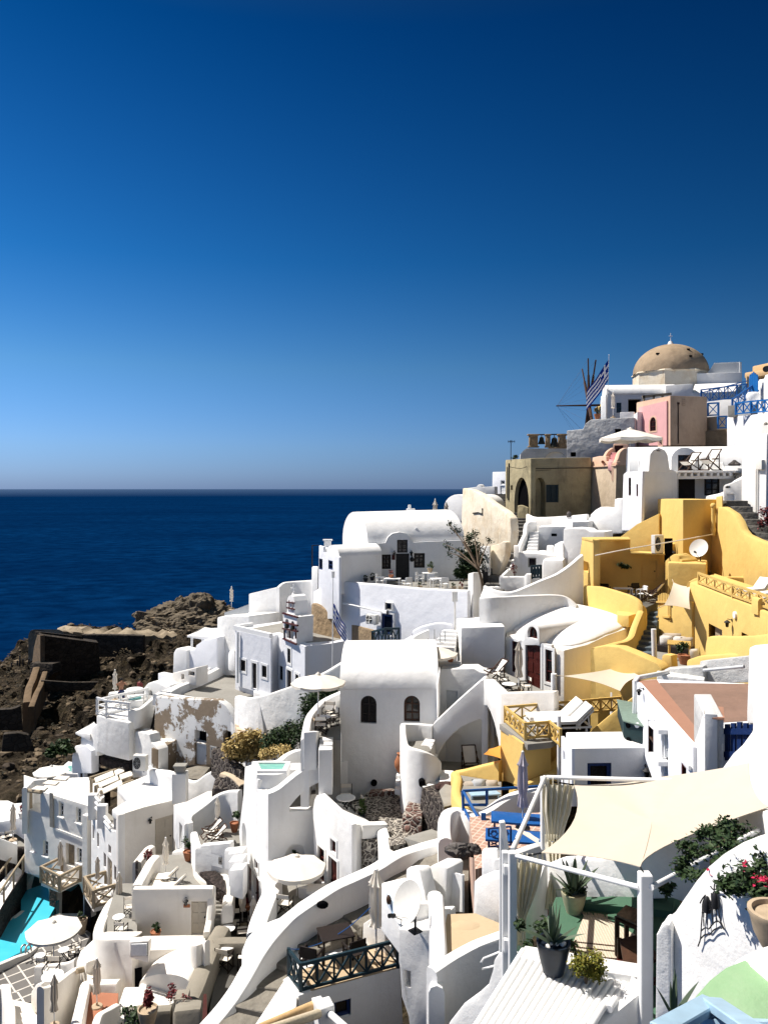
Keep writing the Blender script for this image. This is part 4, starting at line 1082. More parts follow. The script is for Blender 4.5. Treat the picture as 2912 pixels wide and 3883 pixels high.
# white vaulted house with deck chairs on its roof terrace
zone('A3')
T=thing('roof_terrace_house','white vaulted house with two deck chairs on its terrace above a dark doored porch','house')
PLf,PRt,vL,vR=corner(366,46.2,178,51.5,726,47.6)
wall(T,PRt,[(366,286),(726,284),(726,900),(350,900)],1,vec=vL*.98,mat='white',bev=.12)
wall(T,PLf.off(.22),[(364,287),(196,298),(170,320),(150,900),(350,900)],.2,[dict(r=(222,356,248,540),fm='wood',mull=(0,1),rec=.1),dict(r=(302,422,320,548),fm='redwood',mull=(0,1),rec=.1)],mat='blue_white',bev=.06,name='side_wall')
wall(T,PRt.off(.0),[(412,300),(432,284),(448,112),(476,74),(536,47),(596,74),(626,122),(648,270),(700,284),(700,300)],.9,[dict(r=(508,68,552,84),arch=1,k='void',rec=.8,pm='white')],mat='white',bev=.12,name='chimney_wall')
P=pln(236,52.2,1460,50.4)
a,b=P.pt(232,300),P.pt(1462,300)
obj('roof',vault(a,b,5.2,2.05,18,base=2.2),'white',T)
P2=pln(655,49.5,940,49.2)
wall(T,P2,arch_outline(660,938,300,175,45),2.8,[dict(r=(730,122,872,296),fm='darkbrown',mull=(1,1),fw=.09)],mat='white',bev=.06,name='dormer')
# terrace slab and porch
zt=at(0,286,47.8).z
obj('terrace_slab',prism([*[V(q.x,q.y,zt) for q in(at(724,0,47.5),at(1330,0,46.5),at(1450,0,50.2),at(724,0,50.4))]],zt-.16,.03),'white',T)
for i in range(9):
 x=745+i*67;y0=47.5-i*.12;bm=nb();q=at(x,300,y0);add_box(bm,V(q.x,q.y+1.2,zt-.27),(.16,2.3,.2));obj('beam',bm,'white',T)
bm=nb();a,b=at(726,322,47.6),at(1290,326,46.7);bar(bm,V(a.x,a.y,zt-.47)+V(0,.2,0),V(b.x,b.y,zt-.47)+V(0,.2,0),.2);obj('edge_beam',bm,'white',T)
wall(T,pln(700,50.,1400,48.7),[(700,330),(1400,330),(1400,600),(700,600)],.5,[dict(r=(735,346,905,575),k='door',fm='darkbrown',panels=2,rec=.25),dict(r=(1000,346,1156,540),fm='darkbrown',mull=(1,2),fw=.14,pm='glass')],mat='white',bev=0,name='porch_wall')
parapet('','',[(940,142,50.6),(1035,142,50.2),(1040,200,50.1),(1195,200,49.6),(1205,240,49.5),(1400,242,48.8)],.25,1.2,1,par=T,name='parapet')
bm=nb();P5=PLf.off(-1.2)
q0,q1,q2,q3=at(330,280,48.2),at(408,280,46.9),at(408,140,46.9),at(330,160,48.2)
for s,e in((q0,q1),(q1,q2),(q2,q3),(q3,q0),(q0,q2),(q1,q3)):bar(bm,s,e,.08)
obj('lattice_gate',bm,'whitepaint',T)
place('deck',V(at(850,0,48.3).x,at(0,0,48.3).y,zt),R(-62),'wooden deck chair with cream sling, left of two on the roof terrace porch','deck chairs on the roof terrace',(1.3,1.3,1.3))
place('deck',V(at(1062,0,47.9).x,at(0,0,47.9).y,zt),R(-58),'taller upright deck chair with cream sling, right of two on the roof terrace porch','deck chairs on the roof terrace',(1.3,1.3,1.5))
bm=nb();c=at(1310,232,48.6);lathe(bm,[(.36,0),(.45,.1),(.2,.28),(.08,.4),(0,.41)],c,12);tag(obj('stone_ornament',bm,'boulder'),'small dark pointed stone lying on the roof terrace edge, right of the deck chairs','stone')
place('lamp',at(1305,345,46.3),0,'black lantern hanging under the right end of the roof terrace')
T=thing('outdoor_oven','white rounded outdoor oven with two dark openings beside the dark steps','oven')
obj('body',ribbon_wall(W3([(1030,545,46),(1200,500,45.4),(1290,400,45.2),(1400,335,45)]),.6,2.2,5,rr=.25),'white',T)
wall(T,pln(1195,45,1390,44.6),[(1200,620),(1196,450),(1215,430),(1290,405),(1392,360),(1392,620)],1.,[dict(r=(1218,440,1270,462),arch=.6,k='void'),dict(r=(1232,522,1310,590),k='void')],bev=.12)  # both openings are backed by flat near-black panels
# right edge: white houses above the dark steps
T=thing('pillar_house','tall plain white house at right edge with meter box and drainpipes','house')
PLf,PRt,vL,vR=corner(1640,41.5,1385,44.3,1800,42)
wall(T,PLf.off(.01),[(1388,900),(1420,112),(1516,104),(1518,-60),(1640,-100),(1640,900)],4,mat='white',bev=.2)
wall(T,PRt,[(1640,-100),(1800,-120),(1800,900),(1630,900)],3.5,mat='white',bev=.15,name='front_wall',vec=vL)
Q=PLf.off(.25);bm=solid([Q.pt(*p) for p in((1528,172),(1588,172),(1588,272),(1528,272))],-Q.n*.24,bev=.03);obj('meter_box',bm,'acwhite',T)
for x in(1534,1553):
 bm=nb();Q=PLf.off(.08);rod(bm,Q.pt(x,270),Q.pt(x,830),.06,8);obj('drainpipe',bm,'acwhite',T)
stairs('dark lava steps with worn grey treads between yellow wall and tall white house',at(1500,1060,39),at(1790,1060,38.2),at(1180,590,44.2),at(1400,590,44.),7,1.2,'lavastep',name='lava_steps')
bush('door_bush','dark reddish bush at the right edge beside the dark steps','bush',at(1665,790,39.5),(.75,.7,1.),900,.16,'leaf_red',7,4)
T=thing('gabled_house','pale white house behind, only its blue chair and bell niche show above the long vault','house')
zone('A')
wall(T,pln(1545,58,1720,55),[(1545,790),(1588,745),(1592,575),(1610,565),(1720,560),(1720,800),(1545,800)],3,[dict(r=(1632,548+20,1656,565+20),arch=1,k='void',rec=.5)],mat='cream',bev=.15)
# ochre complex
zone('C')
ZP=at(380,716,41.3).z-.9
T=thing('ochre_house','large ochre house with shaded patio, tall square block and sloping buttress walls','house')
# tall square block
PLf,PRt,vL,vR=corner(1036,42.,852,45.6,1285,43.2)
wall(T,PRt,[(1036,86),(1285,84),(1285,620),(1036,620)],1,mat='yellow',vec=vL,bev=.06,name='tower_block')
wall(T,pln(1278,42.9,1322,41.9),[(1278,66),(1322,60),(1322,300),(1278,300)],1.,mat='yellow',bev=.08,name='pier',vec=V(.7,1.5,0))
bm=nb();q=at(1257,140,42.2);rod(bm,q-V(0,0,1.75),q,.13,10);bmesh.ops.create_uvsphere(bm,u_segments=10,v_segments=8,radius=.18,matrix=Matrix.Translation(q+V(0,0,.08)));rod(bm,q-V(0,0,1.5),q-V(0,0,1.3),.17,10);obj('chimney_pipe',bm,'yellow',T)
# big sloping wall to the right
P=pln(1280,42.2,1720,35.2)
wall(T,P,[(1180,760),(1207,560),(1250,300),(1280,140),(1322,138),(1395,186),(1432,240),(1455,300),(1482,335),(1560,372),(1720,430),(1720,760)],.5,mat='yellow',bev=.16,name='slope_wall')
# sloping wall to the left
wall(T,pln(575,46.5,862,45.),[(560,480),(560,375),(580,357),(700,265),(855,190),(862,188),(862,700),(560,700)],.5,mat='yellow',bev=.1,name='slope_wall')
# patio
PLf,PRt,vL,vR=corner(380,41.5,286,44.5,930,42.5)
PB=pln(300,45.2,960,44.)
obj('patio_wall',solid([PB.pt(*p) for p in[(300,378),(652,376),(652,470),(930,470),(930,830),(300,830)]],-PB.n*.6,[opening(PB,(730,532,846,678))[0]],.04),'yellow',T)
fill_opening(T,PB,dict(r=(730,532,846,678),k='door',fm='yellow',name='shutter',rec=.1,panels=2),.6)
wall(T,PLf,[(380,378),(298,362),(284,480),(270,640),(268,850),(380,850)],.45,[dict(r=(300,535,346,612),k='void',rec=.4,pm='yellow',name='niche')],mat='yellow',bev=.1,name='end_wall')
obj('roof_edge',prism([PLf.pt(380,376),PLf.pt(298,360),PB.pt(640,360)-PB.n*.5,PB.pt(655,376)+PB.n*.0],PLf.pt(380,376).z-.22,.05),'yellow',T)
obj('roof_ledge',prism(W3([(650,466,43.6),(905,483,42.6),(910,470,44.3),(655,458,45.)]),at(650,480,43.6).z,.02),'yellow',T)
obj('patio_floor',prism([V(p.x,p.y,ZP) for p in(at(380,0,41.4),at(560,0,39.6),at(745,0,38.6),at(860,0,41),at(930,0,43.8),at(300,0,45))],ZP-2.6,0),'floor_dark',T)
obj('parapet',ribbon_wall(W3([(330,712,42.6),(382,716,41.3),(480,730,40.3),(600,764,39.2),(690,802,38.4),(738,850,38.),(752,900,38.3)]),.32,3.6,5,rr=.1),'yellow',T)
wall(T,pln(905,43.5,945,43.),[(905,780),(905,408),(945,410),(945,780)],.5,mat='yellow',bev=.02,name='door_jamb')
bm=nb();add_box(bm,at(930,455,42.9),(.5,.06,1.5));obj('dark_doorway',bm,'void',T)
# middle block with the dish
zt=at(925,535,41.).z
obj('middle_block',prism([V(p.x,p.y,zt) for p in(at(925,0,40.4),at(1208,0,39.6),at(1215,0,42),at(925,0,43.2))],zt-5,.14),'yellow',T)
obj('small_dome',ribbon_wall(W3([(950,525,41.6),(985,495,41.4),(1020,480,41.2),(1058,497,41.),(1085,525,40.8)]),1.4,1.2,4,rr=.1),'yellow',T)
place('ac',at(850,480,42.9)-V(0,0,.0),R(25),'white air conditioner on bracket above the ochre patio',scale=(.9,1,1.9))
place('dish',at(1155,535,40.9)-V(0,0,.15),R(-42),'white satellite dish on the ochre block under the tall square tower',scale=1.18)
T2=thing('washing_line','long pale line stretched across the front of the ochre patio','line');bm=nb();tube(bm,curve_pts([at(395,493,41.2),at(640,445,41),at(1000,385,41.4),at(1250,338,42)],4),.035,6);obj('line',bm,'canvas',T2)
bush('wall_wreath','grey green plant hanging on the shaded ochre patio wall','hanging plant',at(602,560,44.4),(.62,.15,.38),340,.16,'leaf_dark',6,9,stem=False)
place('lamp',at(962,475,42.5),0,'small wall lantern beside the dark doorway of ochre house')
# patio furniture
for k,(x,Y,rz) in enumerate(((470,42.6,150),(675,42.9,190))):
 q=at(x,0,Y);place('dchair',V(q.x,q.y,ZP),R(rz),('dark chair behind the left end of the ochre patio table','dark chair behind the right end of the ochre patio table')[k],'chairs on the ochre patio')
q=at(600,0,41.6);place('wtable',V(q.x,q.y,ZP),R(-8),'pale square table on the shaded ochre patio')
q=at(735,0,41.4);place('pchair',V(q.x,q.y,ZP),R(-80),'white chair at right end of the ochre patio table')
q=at(815,0,40.6);place('deck',V(q.x,q.y,ZP+.05),R(-125),'reclined wooden deck chair on the ochre patio beside the slatted gate',scale=1.15)
# stairs and gate
stairs('blue grey painted steps rising between ochre walls to the patio',at(655,1262,35.2),at(812,1262,34.8),at(762,892,40.2),at(862,892,39.8),10,1.6,'teal_step',name='blue_grey_steps')
T=thing('slatted_gate','open ochre slatted wooden gate at the head of the blue grey steps','gate')
P=pln(850,38.6,946,37.2)
for i in range(8):
 x=852+i*11.8;bm=solid([P.pt(*p) for p in[(x,970),(x+8,972),(x+8,766-((i-3.5)**2)*-1.5),(x,766-((i-3.5)**2)*-1.5)]],-P.n*.04);obj('slat',bm,'yellow_paint',T,0)
for y in(832,940):
 bm=nb();bar(bm,P.pt(850,y)+P.n*.04,P.pt(947,y+4)+P.n*.04,.09);obj('crossbar',bm,'yellow_paint',T,0)
T=thing('stair_wall_ochre','ochre curved parapet sweeping down the left side of the blue grey steps','wall')
T.name='stair_parapet'
obj('upper_wall',ribbon_wall(W3([(735,878,38.2),(712,930,37.4),(680,1010,36.6),(655,1080,36),(610,1112,35.6),(540,1130,35.),(388,1168,33.6)]),.4,4.2,5,rr=.14),'yellow',T)
block('low ochre block with flat top on the white vault beside the stairs','wall',[(556,925,38.2),(556,893,39.6),(640,893,39),(700,915,38.3),(640,935,37.6)],at(600,1010,38).z,'yellow',.06,'roof_block')
zone('G')
T=thing('ochre_lower_wall','undulating ochre wall below the blue grey steps, behind cream shade sail','wall')
wall(T,pln(505,33.2,965,30.6),[(535,470),(522,200),(510,80),(520,58),(590,50),(680,58),(830,120),(930,165),(962,205),(965,470)],.7,mat='yellow',bev=.16)
bm=nb();Q=pln(505,33.,965,30.4);add_box(bm,Q.pt(585,140),(.22,.1,1.9));
T=thing('ochre_pier','small ochre pier with rounded top at the foot of the steps','wall')
wall(T,pln(958,31.6,1030,31.2),[(958,200),(960,112),(985,105),(1022,112),(1030,200)],.5,mat='yellow',bev=.1)
rod_b=nb();rod(rod_b,at(915,150,33),at(909,-60,33),.12,12);tag(obj('shade_pole',rod_b,'whitepaint'),'tall white pole standing beside the blue grey steps','pole')
zone('C')
# sitting corner
T=thing('sitting_wall','shaded ochre wall behind the cushioned bench corner','wall')
wall(T,pln(858,38.2,1100,35.8),[(858,1060),(858,870),(900,850),(1100,830),(1100,1160),(858,1160)],.4,mat='yellow',bev=.05)
zb=at(850,1150,35.5).z
T=thing('cushioned_bench','built-in bench with pale cushions in the ochre corner','bench')
obj('seat',prism([V(p.x,p.y,zb) for p in(at(845,0,35.6),at(1090,0,34.6),at(1090,0,35.9),at(862,0,37.3))],zb-.6,.04),'darkbrown',T)
def cushion(q,rz,label,mat='stripe',s=(.62,.16,.42),rx=-.25,group=None):
 bm=nb();bmesh.ops.create_grid(bm,x_segments=6,y_segments=6,size=.5);
 for v in bm.verts:
  e=(1-(2*v.co.x)**4)*(1-(2*v.co.y)**4);k=1-.10*abs(4*v.co.x*v.co.y)*0;v.co.z=.5*e
 r=bmesh.ops.duplicate(bm,geom=bm.faces[:]+bm.edges[:]+bm.verts[:]);
 for v in r['geom']:
  if isinstance(v,bmesh.types.BMVert):v.co.z*=-1
 bmesh.ops.remove_doubles(bm,verts=bm.verts,dist=1e-4)
 bmesh.ops.transform(bm,matrix=Matrix.Translation(q)@Matrix.Rotation(rz,4,'Z')@Matrix.Rotation(R(90)+rx,4,'X')@Matrix.Diagonal((s[0],s[2],s[1],1)),verts=bm.verts)
 return tag(obj('cushion',bm,M[mat]),label,'cushion',group)
for x,y,Y,mt,lb in((955,1075,36.2,'stripe','wide grey striped cushion leaning at the back of the ochre corner bench'),(912,1105,35.6,'cushion','white fringed cushion at left end of the ochre corner bench'),(1010,1095,35.4,'cushion','pale patterned cushion in the middle of the ochre corner bench'),(1065,1090,35.2,'stripe','striped cushion at right end of the ochre corner bench')):
 q=at(x,y,Y);cushion(V(q.x,q.y,zb+.24),R(-10),lb,mt,(.95 if x==955 else .62,.18,.5),group='cushions on the ochre corner bench')
T=thing('slatted_table','ochre slatted wooden table in front of the cushioned bench','table')
zt=at(925,1125,34.4).z
bm=nb()
for i in range(5):a=at(922,0,34.+i*.2);b=at(1092,0,33.6+i*.2);bar(bm,V(a.x,a.y,zt),V(b.x,b.y,zt),.04,.16)
obj('tabletop',bm,'yellow_paint',T,0)
for x,Y in((935,34.),(935,34.8),(1085,33.6),(1085,34.4)):
 bm=nb();q=at(x,0,Y);bar(bm,V(q.x,q.y,zt-.75),V(q.x,q.y,zt),.09);obj('leg',bm,'yellow_paint',T,0)
bm=nb();a,b=at(925,0,33.9),at(1090,0,33.5);bar(bm,V(a.x,a.y,zt-.55),V(b.x,b.y,zt-.55),.14);obj('crossbar',bm,'yellow_paint',T,0)
obj('sitting_floor',prism([V(p.x,p.y,zt-.76) for p in(at(800,0,33),at(1150,0,31),at(1150,0,36),at(850,0,37.5))],zt-4,0),'floor',None,kind='structure')
q=at(1045,1230,33.);potted('bushy green plant in a terracotta pot beside the slatted ochre table',V(q.x,q.y,zt-.76),.3,.45,'leaf_dark',(.45,.45,.5),420,.14,'terra',6)
q=at(1120,1225,32.6);cushion(q+V(0,0,.1),R(20),'white striped cushion leaning by the low ochre wall, outside the bench corner','cushion',(.55,.18,.45))
# triangular shade sail
T=thing('shade_sail','small cream shade sail hung from the ochre terrace house over the bench corner','shade sail')
def sail(T,corners,n=14,sag=.12,z=.0,mat='sail',curve=.06):
 """tensioned cloth with hollow edges between its corners (3 or 4)"""
 c=[Vector(p) for p in corners]
 if len(c)==3:c=[c[0],c[1],c[2],c[2].lerp(c[0],.02)]
 bm=nb();G=[]
 mid=sum(c,V(0,0,0))/4
 for j in range(n+1):
  row=[]
  for i in range(n+1):
   u,v=i/n,j/n
   p=c[0].lerp(c[1],u).lerp(c[3].lerp(c[2],u),v)
   e=max(4*u*(1-u)*((1-v)**3+v**3),4*v*(1-v)*((1-u)**3+u**3))
   p=p.lerp(mid,curve*e*1.6)-V(0,0,sag*16*u*(1-u)*v*(1-v))
   row.append(bm.verts.new(p+V(0,0,z)))
  G.append(row)
 for j in range(n):
  for i in range(n):bm.faces.new((G[j][i],G[j][i+1],G[j+1][i+1],G[j+1][i]))
 thick(bm,.008)
 return obj('cloth',bm,M[mat],T,60)
sail(T,[at(966,690,38),at(1088,722,36.6),at(1088,888,34.4),at(898,858,34.)],sag=.08)
bm=nb();rod(bm,at(900,857,34),at(850,880,33.6),.02,5);rod(bm,at(966,690,38),at(958,668,38.6),.02,5);obj('rope',bm,'rope',T)
# terrace house on the right
T=thing('ochre_terrace_house','sunlit ochre terrace house with lattice railed deck at the right edge','house')
zt=at(1086,686,36.5).z;Y2=27.
cA=at(1086,0,36.5);cA.z=zt;cB=onz(1562,872,zt);cC=onz(1660,908,zt);dd=(cC-cB).normalized();cC=cC+dd*3
P=Pl(cA,cC)
wall(T,P,[(1086,688),(1562,872),(1720,940),(1720,1330),(1086,1330)],4,[dict(r=(1222,1012,1320,1190),k='door',fm='palewood',panels=2,rec=.3),dict(r=(1462,1068,1530,1100),k='void',rec=.3)],mat='yellow',bev=.1,vec=V(3.2,4.5,0))
obj('parapet',ribbon_wall([at(1086,686,36.6)+V(0,0,.0),at(1180,690,38.6)+V(0,0,.3),at(1535,648,38.8),at(1720,640,38)],.3,1.2,3),'yellow',T)
obj('parapet_end',ribbon_wall([onz(1556,868,zt)+V(.1,.15,.42),onz(1600,885,zt)+V(.15,.2,.42)],.3,.7,2),'yellow',T)
rz=-P.n*.18
A0,A1,A2,A3_=(onz(1125,703,zt)+rz,onz(1368,800,zt)+rz,onz(1555,866,zt)+rz,onz(1720,935,zt)+rz)
xrail('ochre lattice railing along the sunlit terrace at the right edge',[A0,A1,A2,A3_],.5,[4,3,2],'yellow_paint',.075)
for k,(x,y,lb) in enumerate(((1560,745,'white padded sun lounger on the ochre terrace, left one'),(1690,770,'white padded sun lounger on the ochre terrace, cut by right photo edge'))):
 q=onz(x,y,zt+.35);place('lounger',V(q.x,q.y,zt+.01),R(-62),lb,'sun loungers on the ochre terrace',.95)
Q=P.off(.05);bm=nb();q=Q.pt(1413,928);rod(bm,q-Q.n*.05,q+Q.n*.04,.16,18);tag(obj('round_light',bm,'whitepaint'),'round white wall light high on the ochre terrace house','wall light')
place('lamp',P.off(.03).pt(1390,990),math.atan2(P.n.x,-P.n.y),'dark lantern on the ochre terrace house below the round light',scale=1.3)
parapet('low curving ochre wall in front of the terrace house door','wall',[(1222,1230,30.5),(1232,1105,30.3),(1262,1082,29.8),(1450,1082,27.8),(1660,1068,25.5),(1740,1060,24.6)],.3,2.2,4,'yellow')
parapet('lowest ochre wall rim at right, above the old grey parapet','wall',[(1090,1252,30.4),(1180,1222,29.6),(1330,1212,28.6),(1500,1200,27.4),(1620,1180,26.6)],.35,1.,3,'yellow')
# middle of the hill: vaulted patio house, long stairs, chapel
def path_stairs(label,pts,w,n,mat,thick=1.,name='stairway',cat='stairs'):
 P=curve_pts(pts,12);L=[0]
 for a,b in zip(P,P[1:]):L.append(L[-1]+(b-a).length)
 def q(s):
  for i in range(len(P)-1):
   if L[i+1]>=s:return P[i].lerp(P[i+1],(s-L[i])/max(1e-6,L[i+1]-L[i]))
  return P[-1]
 bm=nb()
 for i in range(n):
  a,b=q(L[-1]*i/n),q(L[-1]*(i+1)/n+.05);d=V(b.x-a.x,b.y-a.y,0).normalized();u=V(-d.y,d.x,0);ww=(w if not isinstance(w,tuple) else w[0]+(w[1]-w[0])*i/n)*ZN[3]
  top=[V(*(k.x,k.y,b.z)) for k in(a+u*ww/2,a-u*ww/2,b-u*ww/2,b+u*ww/2)]
  t=prism(top,a.z-thick,.03,1);me=bpy.data.meshes.new('t');t.to_mesh(me);t.free();bm.from_mesh(me);bpy.data.meshes.remove(me)
 return tag(obj(name,bm,M[mat]),label,cat)
zone('B')
T=thing('skyline_cube','small white cube house on the skyline left of the olive stucco house','house')
wall(T,pln(1153,84,1232,82),[(1153,230),(1156,60),(1232,58),(1232,230)],4,[dict(r=(1202,108,1226,132),fm='whitepaint',mull=(0,0)),dict(r=(1200,138,1228,186),k='door',fm='whitepaint')],mat='blue_white',bev=.08)
T=thing('skyline_wall','low white wall with a tiny arched cap on the skyline beside the cube house','wall')
wall(T,pln(1005,82,1170,80),[(1005,200),(1012,152),(1062,146),(1072,134),(1082,130),(1092,136),(1096,146),(1168,142),(1168,200)],.8,mat='white',bev=.08)
T=thing('stained_wall','tall cream plaster wall with brown stains curving down beside the long dark stairs','wall')
wall(T,pln(985,63,1262,53),[(970,520),(985,152),(1030,160),(1075,182),(1150,238),(1222,284),(1255,322),(1262,400),(1250,520)],.7,mat='ochre_stain',bev=.14)
bm=nb();Q=pln(985,62.85,1262,52.85);tube(bm,[Q.pt(1045,296),Q.pt(1075,292),Q.pt(1098,300),Q.pt(1098,268)],.06,5);obj('pipe',bm,'iron',T)
T=thing('stair_side_wall','stained cream wall dropping beside the foot of the long dark stairs','wall')
wall(T,pln(1140,50.2,1232,49),[(1140,760),(1145,482),(1190,470),(1215,455),(1232,462),(1228,540),(1190,640),(1165,760)],.6,mat='ochre_stain',bev=.1)
block('square white gate pillar left of the foot of the long dark stairs','pillar',[(1083,484,49.6),(1140,482,49.1),(1148,482,50),(1092,484,50.5)],at(1100,760,49).z,'white',.12,'gate_pillar')
path_stairs('long dark stone stairway winding up between white walls to the olive stucco house',[at(1160,760,46),at(1180,690,48.5),at(1212,620,50.6),at(1240,540,53),at(1275,450,56),at(1305,372,60),at(1290,320,64),at(1240,260,70),at(1195,215,75),at(1175,185,80)],(1.15,1.9),26,'lavastep',2.,'long_stairway')
# long barrel vaulted house with patio
T=thing('patio_house','long white barrel vaulted house with dark door and lantern above a patio with white tables','house')
P=pln(448,51.,995,51.6)
wall(T,P,[(448,720),(448,470),(545,466),(560,432),(585,412),(625,404),(665,412),(688,436),(702,462),(995,450),(995,720)],.6,[dict(r=(612,448,672,522),fm='darkbrown',mull=(1,2),fw=.09),dict(r=(604,526,682,685),k='door',fm='dark',panels=2,rec=.2),dict(r=(525,532,576,615),fm='darkbrown',mull=(1,2),fw=.16),dict(r=(708,524,770,608),fm='darkbrown',mull=(1,2),fw=.16)],mat='white',bev=.0)
a,b=P.pt(446,468)-P.n*.3,P.pt(1000,452)-P.n*.3
obj('roof',vault(a,b,6.5,2.25,20,back=V(-.36,1,0),base=1.5),'white',T)
for x,y in((516,388),(722,384)):
 bm=nb();q=at(x,y,52.);rod(bm,q+V(0,.9,.0),q-V(0,.25,.05),.12,10);obj('rain_spout',bm,'white',T)
bm=nb();q=at(690,290,55.5);add_box(bm,q+V(0,0,.1),(.7,.5,.4));add_box(bm,q+V(-.1,0,.4),(.25,.3,.4));bevel_bm(bm,.05);obj('chimney',bm,'white',T)
for x,lb in((595,'lantern left of the dark patio door'),(692,'lantern right of the dark patio door')):place('lamp',P.pt(x,525),0,lb,'lanterns flanking the dark patio door',1.3)
bm=nb();add_box(bm,P.pt(591,547)+P.n*.03,(.25,.04,.4));tag(obj('wall_plaque',bm,'redwood'),'small reddish plaque on the wall left of the dark patio door','plaque')
bm=nb();q=P.pt(696,560)+P.n*.08;bmesh.ops.create_uvsphere(bm,u_segments=10,v_segments=8,radius=.17,matrix=Matrix.Translation(q));rod(bm,q,q+V(0,0,.35),.05,6);tag(obj('hanging_jug',bm,'dark'),'dark round jug hanging on the wall right of the patio door','ornament')
T=thing('annexe','low white annexe with rounded roof at the left end of the patio house','house')
PLf,PRt,vL,vR=corner(281,47.8,163,51.,528,49.4)
wall(T,PRt,[(281,545),(320,541),(524,532),(528,760),(281,760)],1,mat='white',vec=vL*.9,bev=.1)
wall(T,PLf.off(.22),[(280,800),(280,548),(245,520),(215,516),(192,520),(190,488),(165,480),(160,900),(280,900)],.2,[dict(r=(166,556,186,618),fm='navy',mull=(0,0),rec=.1),dict(r=(219,566,244,618),fm='navy',mull=(0,1),rec=.1)],mat='blue_white',bev=.05,name='side_wall')
obj('roof',vault(PRt.pt(282,546),PRt.pt(526,533),2.6,.75,12,back=vL),'white',T)
obj('upper_block',prism(W3([(168,485,52.),(196,500,50.6),(450,500,52.2),(450,475,54)]),at(200,640,51).z,.1),'white',T)
bm=nb();q=at(215,462,52);add_box(bm,q-V(0,0,.2),(.5,.5,.6));add_box(bm,q+V(0,0,.17),(.7,.6,.1));obj('chimney',bm,'whitepaint',T,0)
bm=nb();q=at(127,480,53);rod(bm,at(127,600,53),q,.05,6);bar(bm,q,at(165,478,53),.06);tag(obj('iron_bracket',bm,'iron'),'thin dark iron pole frame at left edge of annexe against the sea','frame')
ZPAT=-6.88
T=thing('patio_wall','big curving white retaining wall under the patio, with small window and dark blue door','wall')
obj('wall',ribbon_wall(W3([(150,740,51),(200,712,50),(283,688,48.6),(480,697,46.4),(740,722,44.3),(1022,736,42.6)]),.45,6.5,6),'blue_white',T)
obj('floor',prism([V(p.x,p.y,ZPAT) for p in(at(200,0,49.8),at(480,0,46.2),at(740,0,44.1),at(1000,0,42.8),at(1100,0,49),at(1000,0,51.8),at(448,0,51.2))],ZPAT-3,0),'floor',T)
P=pln(480,46.3,740,44.2).off(.26)
for op in(dict(r=(548,808,584,848),k='win',fm='greywash',mull=(0,0),rec=-.0),dict(r=(528,872,592,990),k='win',fm='navy',mull=(0,0),fw=.16)):
 pl=P;bm0=opening(pl,op['r'])[0]
 holder=obj('frame_slab',solid([p+(p-sum(bm0,V(0,0,0))/4)*.14+pl.n*.10 for p in bm0],-pl.n*.2,[[p+pl.n*.10 for p in bm0]]),'white',T,0)
 op['rec']=.02;fill_opening(holder,pl,op,1.)
q=P.off(.25).pt(470,930);place('ac',V(q.x,q.y,q.z),math.atan2(-P.n.x,-P.n.y)*-1,'white air conditioner on the curved patio wall left of blue door',scale=1.05)
bm=nb();tube(bm,[P.off(.05).pt(x,y) for x,y in((270,805),(350,820),(520,858))],.06,6);obj('pipe',bm,'whitepaint',T)
place('lamp',P.off(.05).pt(556,862),0,'dark lantern above the blue door in the curved patio wall')
bm=nb();q=at(942,880,41.5);rod(bm,q-V(0,0,1),at(942,790,41.5),.06,8);add_box(bm,at(941,772,41.5),(.32,.2,.6));tag(obj('meter_post',bm,'acwhite'),'white post with meter box in front of the right end of the patio wall','post')
block('thick white lit pier at the right end of the patio','wall',[(1015,640,43.4),(1045,632,42.6),(1102,634,43.4),(1075,640,44.4)],at(1050,900,43).z,'white',.15,'patio_pier')
for k,(kind,x,y,rz,lb) in enumerate([('wtable',585,668,-10,'white table at left on the white patio'),('pchair',515,672,80,'white folding chair left of the left patio table'),('pchair',668,690,-150,'white chair in front of the left patio table'),('wtable',800,636,5,'white table at the back of the patio with a plant on it'),('wtable',850,668,12,'white cloth covered table at right on the patio'),('pchair',742,660,70,'white plastic chair left of the back patio table'),('pchair',812,668,160,'white plastic chair between the two right patio tables'),('pchair',880,690,190,'white chair in front of the right patio table')]):
 h=.74 if kind=='wtable' else .45;q=onz(x,y+(0 if kind=='wtable' else 8),ZPAT+h);q.z=ZPAT+.003;place(kind,q,R(rz),lb,'white tables on the patio' if kind=='wtable' else 'white chairs on the patio')
q=onz(800,634,ZPAT+.76);potted('leafy potted plant standing on the back patio table',q,.2,.3,'leaf',(.35,.3,.32),200,.12,'clay',3)
q=onz(578,664,ZPAT+.76);potted('small red flowering pot on the left patio table',q,.18,.2,'leaf_red',(.25,.25,.22),130,.1,'terra',4)
for k,(x,y) in enumerate(((378,672),(432,668),(470,660),(742,712),(935,716),(975,716))):
 q=at(x,y,[48.6,48.4,48.6,46,44,43.6][k]);q.z=max(q.z-.25,ZPAT);potted(['tiny dark pot plant at far left of the white patio','low dark pot second from left end of white patio','round dark pot beside the annexe wall on the patio','small pot plant at the patio parapet middle','spiky pot plant near the right end of patio parapet','reddish pot plant at right end of the patio parapet'][k],q,.17,.26,'leaf_dark' if k!=5 else 'leaf_red',(.2,.2,.2),90,.1,'ceramic' if k<3 else 'clay',20+k)
